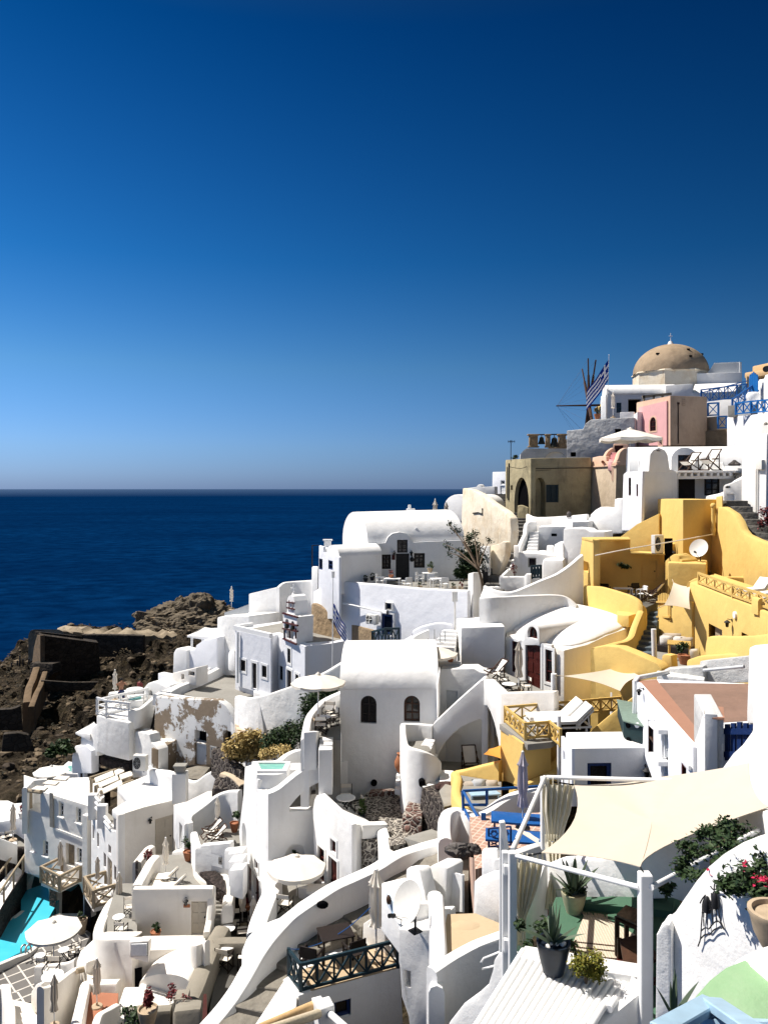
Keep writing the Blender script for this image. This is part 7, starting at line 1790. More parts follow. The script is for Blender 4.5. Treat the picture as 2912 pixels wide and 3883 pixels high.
bm=nb();q=PSd.off(.05).pt(1200,268);bmesh.ops.create_icosphere(bm,subdivisions=2,radius=.13,matrix=Matrix.Translation(q)@Matrix.Diagonal((.5,.8,1,1)));obj('picture_bird',bm,'wood',T)
place('dish',at(1335,300,20.2)-V(0,0,.75),R(-54),'large white satellite dish on the dish house, nearest of all dishes',scale=1.06)
wall(T,pln(1300,22.6,1435,21.4),[(1305,240),(1306,72),(1320,64),(1378,64),(1390,76),(1432,260),(1432,320),(1305,320)],.4,mat='white',bev=.1,name='pier')
wall(T,pln(1430,22.4,1566,21.8),[(1432,330),(1438,90),(1452,65),(1475,52),(1550,58),(1568,75),(1556,300),(1556,340)],.7,mat='white',bev=.12,name='pier')
obj('tall_parapet',ribbon_wall(W3([(1490,212,21.4),(1505,300,20.6),(1510,460,19.4),(1512,640,18.4),(1516,850,17.4),(1520,1080,16.4)]),.4,2.6,4),'white',T)
T=thing('white_gate','small white arched gate between white piers at the path','gate')
P=pln(1556,22.2,1668,21.6)
obj('panel',solid([P.pt(*p) for p in[(1556,345),(1556,112),(1580,102),(1610,100),(1640,106),(1664,118),(1664,345)]],-P.n*.05),'whitepaint',T,0)
for x in(1553,1668):bm=nb();bar(bm,P.off(.03).pt(x,345),P.off(.03).pt(x,110),.06);obj('gate_post',bm,'whitepaint',T,0)
# people on the path behind the dish
def stand(label,loc,rz,s=1.,cloth='blackcloth',hair='greyhair',pose=0,legs='blackcloth',shirt=True):
 J=dict(pelvis=(0,0,.96),waist=(0,0,1.1),chest=(0,0,1.36),neck=(0,0,1.51),head=(0,-.01,1.63),crown=(0,-.005,1.74),shl=(-.19,0,1.43),ell=(-.24,.02,1.15),wrl=(-.24,-.08,.92),hal=(-.24,-.11,.83),shr=(.19,0,1.43),elr=(.24,.02,1.15),wrr=(.24,-.08,.92),har=(.24,-.11,.83),hil=(-.1,0,.9),knl=(-.11,-.03,.5),anl=(-.11,.02,.08),tol=(-.12,-.15,.03),hir=(.1,0,.9),knr=(.12,-.04,.5),anr=(.13,.01,.08),tor=(.14,-.16,.03))
 if pose==1:
  J.update(ell=(-.36,-.16,1.40),wrl=(-.42,-.36,1.52),hal=(-.42,-.44,1.56),elr=(.30,-.18,1.32),wrr=(.14,-.40,1.42),har=(.06,-.44,1.45))
 rad=dict(pelvis=(.15,.11),waist=(.135,.10),chest=(.165,.115),neck=.055,head=(.085,.10),crown=.06,shl=.065,ell=.045,wrl=.032,hal=.038,shr=.065,elr=.045,wrr=.032,har=.038,hil=.095,knl=.06,anl=.042,tol=.035,hir=.095,knr=.06,anr=.042,tor=.035)
 cl=[]
 if shirt:cl.append(('shirt',cloth,[(('waist','chest'),(.17,.19)),(('pelvis','waist'),(.165,.165)),(('shl','ell'),(.085,.07)),(('shr','elr'),(.085,.07)),(('shl','chest','shr'),(.09,.15,.09))]))
 cl.append(('shorts' if pose else 'trousers',legs,[(('pelvis','hil'),(.16,.13)),(('pelvis','hir'),(.16,.13)),(('hil','knl'),(.12,.095)),(('hir','knr'),(.12,.095))]+([] if pose else[(('knl','anl'),(.085,.07)),(('knr','anr'),(.085,.07))])))
 return person(label,loc,J,rad,cl,hair,rz,s)
q=at(1400,125,25.2);stand('grey haired person in black standing on the path behind the satellite dish',q-V(0,0,1.66),R(20))
# right of the dish house: sandy terrace and rounded walls (zone J)
zone('J')
T=thing('gate_pillar_wall','big rounded white pier right of the small white gate','wall')
wall(T,pln(186,18.4,335,17.6),[(186,760),(190,580),(215,560),(300,552),(335,560),(335,820),(190,780)],.6,mat='white',bev=.1)
flatslab('','',[(45,820),(60,745),(200,740),(345,800),(345,960),(60,950)],at(180,800,17.4).z,at(180,1000,17).z,'sandfloor',.0,'sandy_terrace',kind='structure')
bm=nb();bmesh.ops.create_uvsphere(bm,u_segments=20,v_segments=10,radius=.55,matrix=Matrix.Translation(at(150,830,17.4))@Matrix.Diagonal((1,.6,.3,1)));tag(obj('sandy_vault',bm,'sandfloor'),'low sandy coloured rounded roof bump behind the rounded white wall','roof')
T=thing('rounded_terrace_wall','large rounded white wall with pink tinge below the sandy terrace','wall')
obj('wall',ribbon_wall(W3([(-20,1010,15.2),(40,975,15.4),(120,930,15.6),(220,878,15.8),(330,838,15.9)]),.3,3.6,5,rr=.1),'white',T)
obj('side_pier',ribbon_wall(W3([(10,640,18.2),(18,760,17.2),(22,900,16.2),(10,1100,15)]),.3,2.5,4),'white',T)
wall(T,pln(20,14.2,345,13.2),[(20,1400),(60,1290),(130,1200),(200,1150),(255,1100),(280,1020),(285,975),(310,940),(410,930),(410,1400)],.5,mat='white',bev=.1,name='lower_wall')
T=thing('light_bracket','small white wire bracket on the rounded white wall','bracket');bm=nb();tube(bm,[at(x,y,13.6) for x,y in((325,930),(240,965),(228,985),(232,1018),(300,1000))],.015,6);obj('wire',bm,'whitepaint',T)
# near terrace with the big shade sail (zone J)
zone('J')
ZT=-7.05
obj('terrace_floor',prism([onz(x,y,ZT) for x,y in((500,1010),(560,760),(600,660),(1200,655),(1300,800),(1120,1300),(560,1200))],ZT-1.6,0),'green_floor',None,kind='structure')
T=thing('terrace_back_wall','long white wall in the shade behind the green floored terrace','wall')
wall(T,pln(540,14.9,1320,12.6),[(530,720),(540,500),(610,480),(830,468),(1000,440),(1320,330),(1320,720),(1180,668),(740,690)],.35,mat='white',bev=.06)
obj('green_skirting',prism([onz(x,y,ZT+.12) for x,y in((735,690),(740,675),(880,655),(1190,668),(1180,730))],ZT-.2,.0),'green_floor',T)
wall(T,pln(395,12.4,560,14.8),[(395,930),(545,505),(560,500),(560,760),(440,935)],.15,mat='white',bev=.03,name='side_parapet')
# posts and beams
T=thing('sail_frame','white square posts and round beams carrying the big cream shade sail','frame')
def post(a,b,w):bm=nb();bar(bm,a,b,w);bevel_bm(bm,.012,1);obj('post',bm,'whitepaint',T,0)
fp=at(1045,560,9.5);post(V(fp.x,fp.y,ZT-1.5),fp+V(0,0,.05),.15)
lp=at(348,430,12.);post(V(lp.x,lp.y,-8.1),lp,.10);lp2=at(385,432,11.8);post(V(lp2.x,lp2.y,-8.),lp2,.12)
bp=at(545,62,15.4);post(V(bp.x,bp.y,ZT),bp,.15)
post(at(352,420,12.3),at(332,280,12.3),.09);post(at(330,930,12.3),at(332,285,12.3),.07)
for a,b,r in((at(395,452,11.8),at(1018,612,9.5),.034),(at(1076,612,9.4),at(1610,326,11.6),.034),(at(555,62,15.4),at(1180,78,14.4),.04),(at(385,425,11.9),at(545,62,15.4),.04)):
 bm=nb();rod(bm,a,b,r,12);obj('beam',bm,'whitepaint',T)
for y0,y1,x in((545,862,367),):
 bm=nb();bar(bm,at(367,545,11.9),at(367,500,11.9),.16,.08);bar(bm,at(367,930,11.9),at(367,868,11.9),.16,.08);obj('brace',bm,'whitepaint',T,0)
T=thing('big_shade_sail','huge cream shade sail stretched over the green floored terrace','shade sail')
cs=[at(690,100,15.2),at(1130,62,14.6),at(1562,-6,14.),at(1660,214,11.6),at(1022,512,9.62),at(528,440,12.)]
mids=[at(910,96,14.9),at(1350,32,14.3),at(1582,122,12.7),at(1195,385,10.9),at(790,462,10.9),at(694,270,13.4)]
bd=[]
for i in range(6):
 a,m_,b=cs[i],mids[i],cs[(i+1)%6]
 for k in range(10):
  t=k/10;bd.append(a*(1-t)*(1-2*t)+m_*4*t*(1-t)+b*t*(2*t-1))
ctr=at(1080,250,12.6)
bm=nb();rings=[]
for f in(1.,.85,.65,.42,.2):
 rings.append([bm.verts.new(ctr.lerp(p,f)-V(0,0,.10*(1-f*f))+V(0,0,.02*math.sin(i*.9)*(f if f<1 else 0)*f)) for i,p in enumerate(bd)])
cv=bm.verts.new(ctr-V(0,0,.10))
for A,B in zip(rings,rings[1:]):
 for i in range(len(A)):bm.faces.new((A[i],A[(i+1)%len(A)],B[(i+1)%len(A)],B[i]))
for i in range(len(bd)):bm.faces.new((rings[-1][i],rings[-1][(i+1)%len(bd)],cv))
thick(bm,.01);obj('cloth',bm,'sail',T,60)
bm=nb()
for a,b in((at(690,100,15.2),at(582,84,15.4)),(at(528,440,12.),at(460,452,12.)),(at(1022,512,9.62),at(1040,545,9.5)),(at(1660,214,11.6),at(1720,225,11.4))):rod(bm,a,b,.014,6)
obj('chain',bm,'iron',T)
# curtains
def curtain(label,top,bot,w_top,w_mid,w_bot,tie,folds=5,seed=1):
 T=thing('curtain',label,'curtain');bm=nb();nu,nv=40,22;G=[];rs=random.Random(seed);ph=rs.uniform(0,6)
 for j in range(nv+1):
  v=j/nv;c=Vector(top).lerp(Vector(bot),v)
  w=w_top+(w_mid-w_top)*min(1,v/tie)**1.5 if v<tie else w_mid+(w_bot-w_mid)*((v-tie)/(1-tie))**.8
  row=[]
  for i in range(nu+1):
   u=i/nu-.5;amp=.05+.03*math.sin(v*5)
   row.append(bm.verts.new(c+V(u*w,amp*math.sin(u*folds*6.28*1.+ph+math.sin(v*3)*.6)-.10*abs(u)*v,.03*math.sin(u*12)*v)))
  G.append(row)
 for j in range(nv):
  for i in range(nu):bm.faces.new((G[j][i],G[j][i+1],G[j+1][i+1],G[j+1][i]))
 thick(bm,.006);obj('cloth',bm,'curtain',T,75)
 bm=nb()
 for i in range(7):
  u=i/6-.5;p=Vector(top)+V(u*w_top,0,0);rod(bm,p-V(0,0,.03),p+V(0,0,.12),.014,5)
 obj('ties',bm,'curtain',T)
 return T
curtain('cream curtain tied back against the double white post at left of the terrace',at(458,482,12.),at(410,905,12.),.46,.12,.22,.62,5,1)
curtain('cream curtain bunched at the back left post under the big shade sail',at(612,98,15.3),at(588,375,15.2),.62,.52,.28,.5,6,2)
curtain('long narrow cream curtain hanging down the back left post to the floor',at(590,380,15.1),at(588,720,14.6),.32,.12,.34,.55,4,3)
# rug, table, bench
T=thing('woven_rug','cream woven rug with dotted bands and fringe on the green floor','rug')
rg=[onz(x,y,ZT+.02) for x,y in((640,1005),(740,752),(855,765),(1000,850),(945,1040))]
m,t,b=nodemat('woven_cream_rug');p=pos(t);wv=t.nodes.new('ShaderNodeTexWave');wv.inputs['Scale'].default_value=7;wv.inputs['Distortion'].default_value=1.;t.links.new(p,wv.inputs['Vector'])
c=mixrgb(t,wv.outputs['Fac'],(.52,.45,.34),(.70,.63,.50));c=mixrgb(t,ramp(t,noise_(t,60,3,.7,p),.4,.7,0,.6),c,(.38,.32,.23));t.links.new(c,b.inputs['Base Color']);b.inputs['Roughness'].default_value=1.
bump(t,b,noise_(t,70,3,.7,p),.8,.01)
obj('cloth',prism(rg,ZT+.004,0),m,T)
for y in(880,905,942,968):
 bm=nb()
 for i in range(26):add_box(bm,onz(672+(y-880)*-.25+i*11,y+i*1.15,ZT+.024),(.028,.028,.006))
 obj('dotted_band',bm,'wood',T,0)
bm=nb();rs=random.Random(4)
for i in range(34):
 q=onz(742+i*3.5,752+i*.5,ZT+.02);bar(bm,q,q+V(rs.uniform(-.03,.03),.12,.0),.012)
obj('fringe',bm,'rope',T,0)
T=thing('slatted_side_table','small brown slatted teak side table on the green floored terrace','table')
zs=ZT+.62;tp=[onz(x,y,zs) for x,y in((905,752),(952,704),(1052,738),(1010,800))]
for i in range(7):
 a=tp[0].lerp(tp[3],(i+.5)/7);b=tp[1].lerp(tp[2],(i+.5)/7);bm=nb();bar(bm,a,b,.03,.065);obj('slat',bm,'teak',T,0)
for i in range(4):
 bm=nb();bar(bm,V(tp[i].x,tp[i].y,ZT),tp[i]-V(0,0,.02),.06);obj('leg',bm,'wood',T,0);bm=nb();bar(bm,tp[i]-V(0,0,.05),tp[(i+1)%4]-V(0,0,.05),.03,.07);obj('apron',bm,'wood',T,0)
T=thing('wooden_bench','dark brown wooden bench partly hidden behind the front white post','bench')
zs=ZT+.46;sp=[onz(x,y,zs) for x,y in((918,868),(1030,838),(1120,960),(945,1030))]
obj('seat',prism(sp,zs-.05,.01),'wood',T)
for p_ in sp:
 bm=nb();bar(bm,V(p_.x,p_.y,ZT),V(p_.x,p_.y,zs),.07);obj('leg',bm,'wood',T,0)
bm=nb();bar(bm,sp[0]-V(0,0,.3),sp[3]-V(0,0,.3),.05,.08);bar(bm,sp[3]-V(0,0,.3),sp[2]-V(0,0,.3),.05,.08);obj('stretcher',bm,'redwood',T,0)
# plants
q=onz(690,735,ZT);aloe('spiky aloe in rounded olive glazed pot at back of green floored terrace',q,.2,.34,.72,18,'stucco_pot',7)
bush('pot_greenery','dark green leafy plant around the olive glazed pot','plant',q+V(0,-.05,.38),(.24,.2,.12),300,.07,'leaf_dark',6,61,stem=False)
ZG=-6.15
q=onz(588,1035,ZG);aloe('tall aloe in dark glazed pot with pebbles on the white log roof',q,.205,.40,.52,20,'ceramic',8)
bm=nb();rs=random.Random(5)
for i in range(16):
 a=rs.uniform(0,6.28);r=rs.uniform(.03,.15);bmesh.ops.create_icosphere(bm,subdivisions=1,radius=rs.uniform(.022,.036),matrix=Matrix.Translation(q+V(r*math.cos(a),r*math.sin(a),.38)))
o=obj('pebbles',bm,'cushion');o['kind']='stuff';tag(o,'pale pebbles lying in the dark glazed aloe pot','pebbles')
bush('pot_greenery','dark green leafy plant behind the dark glazed aloe pot','plant',onz(500,900,ZG)+V(0,.2,.0),(.3,.25,.3),420,.08,'leaf_dark',6,62,stem=False)
q=onz(748,1085,ZG);bush('round_bush','round yellow green bushy plant on the white log roof','bush',q+V(0,0,.21),(.25,.24,.22),2400,.042,'leaf_yellow',14,63)
q=onz(668,905,ZT+.3);bush('pot_greenery','small green plant at the edge of the woven rug beside the dark pot','plant',q,(.16,.16,.2),200,.07,'leaf',4,64,stem=False)
# white log roof
T=thing('log_roof','roof of round white painted logs side by side in the foreground','roof')
N=18
for i in range(N):
 t=i/(N-1);sx_,sy_=440+t*572,928+t*116;den=375-225
 k=min(1.12,(1030-(sy_-1060)*1.0417-sx_)/150)
 a=onz(sx_,sy_,ZG-.05);e=onz(sx_-225*k,sy_+360*k,ZG-.05)
 bm=nb();rod(bm,a,e,.0445,16);obj('log',bm,'whitepaint',T)
T=thing('log_roof_house','white house under the roof of white logs','house')
wall(T,pln(430,10.35,1040,9.75),[(420,960),(1040,1062),(1040,1700),(420,1700)],.3,mat='white',bev=.02)
wall(T,pln(560,9.,1085,9.6),[(640,1330),(800,1320),(1020,1140),(1030,1090),(1060,1150),(1085,1250),(1085,1700),(640,1700)],.2,mat='white',bev=.03,name='side_wall')
# right: curved white wall with iron ornament and bougainvillea
T=thing('curved_garden_wall','large curving white garden wall carrying an iron ornament','wall')
P=pln(1095,8.9,1720,7.2)
wall(T,P,[(1098,1700),(1100,820),(1118,782),(1150,752),(1185,725),(1225,665),(1290,570),(1350,500),(1420,440),(1500,392),(1580,360),(1660,338),(1800,320),(1800,1700)],.3,mat='white',bev=.09)
wall(T,pln(1090,8.6,1176,8.5),[(1090,1700),(1100,850),(1140,790),(1165,800),(1176,830),(1176,1700)],.25,mat='white',bev=.06,name='end_pier')
wall(T,pln(1500,12.4,1760,10.8),[(1480,420),(1500,250),(1580,220),(1650,230),(1700,260),(1760,250),(1760,460),(1480,460)],.4,mat='white',bev=.12,name='upper_wall')
T=thing('iron_ornament','black wrought iron ornament with two bells hung on the curved garden wall','ornament')
Q=P.off(.03)
def wire(pts,r=.0065,n=4):bm=nb();tube(bm,curve_pts([Q.pt(*p) for p in pts],n),r,6);return bm
for nm,pts in(('wire_frame',[(1330,735),(1325,800),(1320,868),(1308,905)]),('wire_frame',[(1408,700),(1415,750),(1425,790),(1440,820)]),('wave',[(1322,830),(1345,812),(1362,818),(1385,790),(1410,780),(1438,822)]),('wave',[(1320,868),(1345,845),(1365,848),(1385,825),(1410,812),(1425,815)]),('stem',[(1355,690),(1352,760),(1355,800)]),('stem',[(1375,640),(1378,740),(1382,795)]),('stem',[(1398,660),(1398,740),(1404,785)]),('stem',[(1340,700),(1336,760),(1338,805)]),('arch',[(1330,735),(1332,690),(1345,660),(1362,665),(1372,720)]),('arch',[(1375,700),(1378,655),(1390,632),(1405,648),(1410,700)]),('crossbar',[(1328,738),(1372,722),(1412,704)]),('branch',[(1345,650),(1330,668),(1318,690)]),('top_spike',[(1388,628),(1390,600),(1394,588)]),('top_spike',[(1370,605),(1385,622),(1410,618),(1430,632)])):
 obj(nm,wire(pts),'iron',T)
for x,y in((1352,690),(1393,668)):
 bm=nb();c=Q.pt(x,y);lathe(bm,[(.036,-.09),(.036,-.02),(.028,.03),(.01,.07),(0,.075)],c,12,False);obj('bell_cup',bm,'iron',T)
T=thing('bougainvillea','bougainvillea with crimson flowers sprawling over the curved garden wall','climbing plant',at(1560,700,7.6));rs=random.Random(77)
BR=[[(1700,480,7.4),(1560,440,8.),(1450,400,8.6),(1330,430,9.),(1225,400,9.3)],[(1700,520,7.4),(1560,520,7.7),(1450,500,8.1),(1360,560,8.4),(1250,540,8.8)],[(1650,560,7.5),(1540,470,8.2),(1470,330,9.),(1440,290,9.3),(1545,330,9.3)],[(1700,560,7.3),(1600,600,7.4),(1500,610,7.5),(1430,600,7.7)],[(1460,400,8.6),(1380,330,9.2),(1310,350,9.4)],[(1280,430,9.2),(1240,490,9.1),(1225,520,9.1)],[(1660,600,7.2),(1640,680,7.1),(1620,730,7.1)],[(1700,480,7.3),(1620,440,7.7),(1600,400,7.9)]]
bm=nb();lf=nb()
for br in BR:
 pp=curve_pts([at(*p) for p in br],5);tube(bm,pp,[.018*(1-i/len(pp)*.7) for i in range(len(pp))],5)
 for p_ in pp:
  leaves(lf,p_,(.15,.13,.13),36,.062,rs,shell=.2)
for x,y,Y,n,r in((1590,560,7.3,300,.22),(1640,620,7.1,340,.22),(1520,560,7.6,200,.18),(1450,480,8.2,160,.18),(1560,480,7.7,160,.18),(1460,600,7.6,150,.14),(1640,690,7.,200,.16),(1640,480,7.4,160,.2)):leaves(lf,at(x,y,Y),(r,r,r*.8),n,.065,rs,shell=.2)
for x,y,Y,n,r in((1375,535,8.3,26,.10),(1390,558,8.3,20,.08),(1545,505,7.6,26,.07),(1605,570,7.3,34,.1),(1650,585,7.1,30,.09),(1640,560,7.1,14,.06)):fl=nb();leaves(fl,at(x,y,Y-.18),(r,r,r*.8),n//2,.05,rs,shell=.2);obj('flower_cluster',fl,'flower',T,0)
obj('stem',bm,'bark',T);obj('foliage',lf,'leaf_dark',T,0)
bush('vine_tuft','loose dark vine tuft hanging on the shaded terrace wall beside the post','climbing plant',at(1180,610,10.5),(.22,.15,.12),240,.07,'leaf_dark',5,66,stem=False)
T=thing('big_clay_pot','large pale clay pot at right edge below the bougainvillea','pot');bm=nb();c=at(1690,905,6.7);lathe(bm,[(.11,0),(.17,.12),(.20,.25),(.215,.28),(.215,.31),(.18,.31),(.17,.27),(0,.26)],c,28,False);obj('pot',bm,'clay',T)
aloe('spiky aloe growing at the foot of the front white post',at(1185,1300,7.6),.2,.1,.42,9,'ceramic',12,potd=False)
# pale green roof and white rim
zg=-3.75
o=obj('green_roof',prism([onz(x,y,zg) for x,y in((1180,1420),(1250,1210),(1290,1140),(1360,1062),(1440,1000),(1540,960),(1700,960),(1900,1400),(1600,1600))],zg-.6,.06),'pale_green');tag(o,'pale green washed rounded roof in the bottom right corner','roof')
parapet('white rounded roof rim at right edge beside the pale green roof','wall',[(1560,955,6.45),(1610,925,6.3),(1700,900,6.1),(1800,905,5.9)],.3,.8,4)
T=thing('pale_blue_rail','pale blue painted wooden handrail at the bottom right corner','railing')
ra,rb,rc,rd=at(1120,1330,3.4),at(1375,1185,3.9),at(1420,1200,3.8),at(1720,1420,3.)
for a,b,w in((ra,rb,.10),(rb+V(0,0,.002),rd,.105)):
 bm=nb();bar(bm,a,b,w,.045,up='Y');bevel_bm(bm,.006,1);obj('handrail',bm,'paleblue',T,0)
bm=nb();bar(bm,at(1340,1290,3.8),at(1700,1310,3.4),.05,.05);obj('lower_rail',bm,'paleblue',T,0)
bm=nb();bar(bm,rb-V(0,0,.6),rb-V(0,0,.03),.08);obj('post',bm,'paleblue',T,0)
# behind: blue railed terrace with lilac parasol
zone('F')
T=thing('blue_terrace_wall','white curving wall with long sloping side around the pink brick terrace','wall')
obj('wall',ribbon_wall(W3([(905,1400,27),(895,1290,27.8),(905,1215,28.6),(960,1185,29.2),(1030,1195,29.2),(1100,1225,28.8),(1200,1185,29),(1300,1120,29.4),(1400,1070,29.8),(1560,1045,30)]),.5,2.4,5,rr=.2),'white',T)
zone('J')
flatslab('','',[(170,260),(320,250),(560,235),(600,420),(200,520),(190,430)],at(400,320,26).z,at(400,320,26).z-2,'brickfloor',0,'brick_terrace',kind='structure')
zfl=at(400,320,26).z
zone('F')
T=thing('blue_railing','bright blue pipe railing around the pink brick terrace','railing')
PT_=dict(a=at(1022,1068,29.),b=at(1190,1058,29.3),c=at(1560,1035,30.),d=at(1025,1205,28.9),e=at(1190,1165,29.1),f=at(1205,1400,26.4),g=at(1028,1165,29.))
for a,b,nm in(('a','b','top_rail'),('b','c','top_rail'),('a','d','post'),('b','e','post'),('g','e','middle_rail')):
 bm=nb();rod(bm,PT_[a],PT_[b],.055,8);obj(nm,bm,'blue',T)
for x0,y0,x1,y1 in((1028,1075,1195,1372),(1030,1190,1135,1390)):
 bm=nb();rod(bm,at(x0,y0,29.),at(x1,y1,26.2),.055,8);obj('stair_rail',bm,'blue',T)
bm=nb();bar(bm,at(1166,1222,26.8),at(1168,1400,26.6),.16);obj('gate_post',bm,'blue',T,0)
place('shutl',at(1440,1330,25.6),0,'folded lilac parasol on the pink brick terrace behind the sail',scale=.95)
zone('J')
T=thing('iron_screen','dark blue wrought iron screen panel with scrolls on the brick terrace','screen')
PI=pln(264,24.2,378,23.6);bm=nb()
for a,b in(((266,318),(376,308)),((266,410),(376,398)),((266,318),(266,412)),((376,308),(376,402)),((320,312),(320,408))):rod(bm,PI.pt(*a),PI.pt(*b),.03,6)
obj('frame',bm,'navy',T);bm=nb()
for cx in(293,348):
 for sgn in(1,-1):tube(bm,curve_pts([PI.pt(cx-20*sgn,345),PI.pt(cx+8*sgn,328),PI.pt(cx+12*sgn,350),PI.pt(cx-6*sgn,362),PI.pt(cx+14*sgn,385),PI.pt(cx-14*sgn,398)],4),.02,5)
obj('scrolls',bm,'navy',T)
for x,y,lb in((440,295,'blue topped lounger at back on the pink brick terrace'),(420,385,'blue topped lounger in front on the pink brick terrace')):
 q=onz(x,y,zfl+.35);place('blue_lounger',V(q.x,q.y,zfl),R(82),lb,'blue loungers on the brick terrace',1.1)
T=thing('small_sail','small cream shade sail corner low beside the back left post','shade sail');sail(T,[at(378,310,19),at(470,340,18),at(520,372,17),at(522,402,16.6)],sag=.03)
block('white square pillar at the path beside the blue railing','pillar',[(232,420,19.4),(312,416,19.),(318,412,20),(240,414,20.4)],at(260,640,19).z,'white',.08,'gate_pillar')
for k,(x,y,s) in enumerate(((125,425,.40),(190,425,.33))):
 bm=nb();bmesh.ops.create_icosphere(bm,subdivisions=3,radius=1)
 for v in bm.verts:v.co*=1+.4*mnoise.noise(v.co*1.6+V(k*5,0,0));v.co=V(v.co.x*s*(1.1 if k==0 else .65),v.co.y*s*.7,v.co.z*s*.55)
 bmesh.ops.translate(bm,verts=bm.verts,vec=at(x,y,24.4));tag(obj('boulder',bm,'boulder'),('larger dark lava boulder on the path below the blue railing','smaller dark lava boulder at right on the path below the blue railing')[k],'rock')
T=thing('path_wall','white parapet beside dark boulders, right of the blue railing stairs','wall');obj('wall',ribbon_wall(W3([(320,470,18.6),(400,430,19.4),(470,400,20.2),(560,380,21)]),.3,1.6,3),'white',T)
# left: railed terrace, old cave house, cliff
zone('E')
zt=at(745,868,54).z
T=thing('round_tower_terrace','white rounded terrace block with horizontal rail fence on top, lava stone base','building')
obj('body',prism([onz(x,y,zt) for x,y in((678,850),(745,872),(905,905),(945,890),(1060,780),(1085,745),(1000,735),(760,765))],at(745,1130,54).z,.12),'white2',T)
obj('lava_base',prism([onz(x,y,zt-.3)+V(0,.25,-3) for x,y in((672,852),(745,880),(915,905),(1000,850),(800,780))],at(745,1290,53).z,.1),'lava',T)
obj('parapet',ribbon_wall([onz(905,890,zt)+V(0,0,.75),onz(960,880,zt)+V(.1,0,.75),onz(1030,820,zt)+V(.2,0,.75),onz(1085,770,zt)+V(.3,0,.85),onz(1120,740,zt)+V(.5,.4,.9)],.35,1.3,4),'white',T)
xrail('white horizontal pole fence around the rounded terrace where a man stands',[onz(683,846,zt),onz(748,868,zt),onz(905,888,zt)],1.15,1,'whitepaint',.11,bars=2,name='pole_fence',cat='fence')
xrail('white horizontal pole fence along the far side of the rounded terrace',[onz(683,846,zt),onz(845,806,zt),onz(1032,762,zt)],1.,1,'whitepaint',.13,bars=2,name='pole_fence',cat='fence')
q=at(850,775,57.5);stand('shirtless man in dark blue shorts handling the folded parasol on the terrace',V(q.x,q.y,at(850,785,57.5).z),R(40),1.18,'navy','hair',1,'navy',False)
place('shut',at(806,745,57.2),0,'folded beige parasol held by the shirtless man',scale=.95)
q=at(980,690,60.5);stand('person in red and white top standing behind the white parapet',q-V(0,0,.7),R(-30),1.,'leaf_red','hair',0,'cushion')
block('small terrace wall and hot tub surround behind the pole fence','wall',[(758,705,58),(880,690,58.6),(1000,668,60),(1005,658,62),(765,690,60)],at(800,790,58).z,'white',.1,'terrace_wall')
zh=at(940,735,57).z;obj('hot_tub',prism([onz(x,y,zh) for x,y in((900,745),(985,740),(990,712),(905,720))],zh-.4,.0),'water_green',tag(obj('hot_tub_surround',prism([onz(x,y,zh-.03) for x,y in((885,755),(1000,748),(1005,702),(890,710))],zh-1.2,.05),'white'),'white surround with small green hot tub on the railed terrace','hot tub'))
T=thing('round_side_table','round white table beside the hot tub','table');bm=nb();q=at(943,672,59);lathe(bm,[(0,0),(.62,0),(.62,.06),(0,.06)],q,20,False);obj('tabletop',bm,'whitepaint',T);bm=nb();rod(bm,q-V(0,0,.7),q,.06);obj('pedestal',bm,'metal',T)
T=thing('cave_vaults','two white rounded vault roofs with small dark arch beside the chapel court','house')
wall(T,pln(1000,58.5,1130,57.5),[(1000,780),(1005,660),(1030,630),(1065,618),(1110,625),(1160,655),(1185,640),(1205,700),(1205,780)],3,[dict(r=(1036,676,1070,716),arch=1,k='void',rec=.6)],bev=.15)
wall(T,pln(1130,60,1210,59),arch_outline(1125,1215,720,625,585),3,bev=.1,name='rear_vault')
# old cave house
T=thing('old_cave_house','old white and brown stuccoed house with squat chimney, next to peeling facade','house')
PLf,PRt,vL,vR=corner(1105,51.,930,53.4,1280,53.)
wall(T,PRt,[(1105,1092),(1190,1052),(1276,1000),(1280,1290),(1105,1290)],.6,mat='peel2',bev=.06)
wall(T,PLf,[(1105,1092),(1085,1062),(1055,1042),(1045,985),(960,965),(945,965),(932,1040),(925,1290),(1105,1290)],.8,mat='white2',bev=.1,name='side_wall')
obj('roof',prism(W3([(1100,1088,51.3),(1278,998,53.1),(1225,925,56),(1140,930,56.5),(1060,985,54.2),(1062,1045,52.2)]),at(1105,1200,51).z,.12),'cream',T)
zc=at(1050,985,52.6).z
obj('chimney',prism([V(q.x,q.y,zc) for q in(at(965,0,53.),at(1048,0,52.3),at(1105,0,53.4),at(1020,0,54.2))],zc-1.6,.08),'white2',T)
obj('chimney_cap',prism([V(q.x,q.y,zc+.12) for q in(at(1000,0,53.2),at(1040,0,52.9),at(1070,0,53.3),at(1030,0,53.7))],zc-.05,.04),'white',T)
wall(thing('dark_buttress','white wall end with black mould stain beside the rounded terrace','wall'),pln(1060,54.6,1160,54.2),[(1040,1000),(1090,760),(1110,790),(1155,910),(1160,1000)],.5,mat='mould',bev=.08)
place('ac',at(985,1238,49.5),R(-12),'boxy grey white air conditioner below the old cave house',scale=(1.1,1.3,1.65))
parapet('long white parapet in front of the old cave house and peeling facade','wall',[(1052,1228,50),(1075,1222,49.6),(1180,1262,48.6),(1290,1290,48),(1370,1308,47.6),(1450,1258,47.4),(1560,1200,47)],.4,2.,5)
flatslab('','',[(1240,1240),(1380,1205),(1470,1215),(1400,1300),(1280,1290)],at(1380,1225,50).z,at(1380,1325,50).z,'path',0,'yard_floor',kind='structure')
T=thing('lava_wall','dark lava boulder retaining wall at the right below the dry bush','wall')
zone('I')
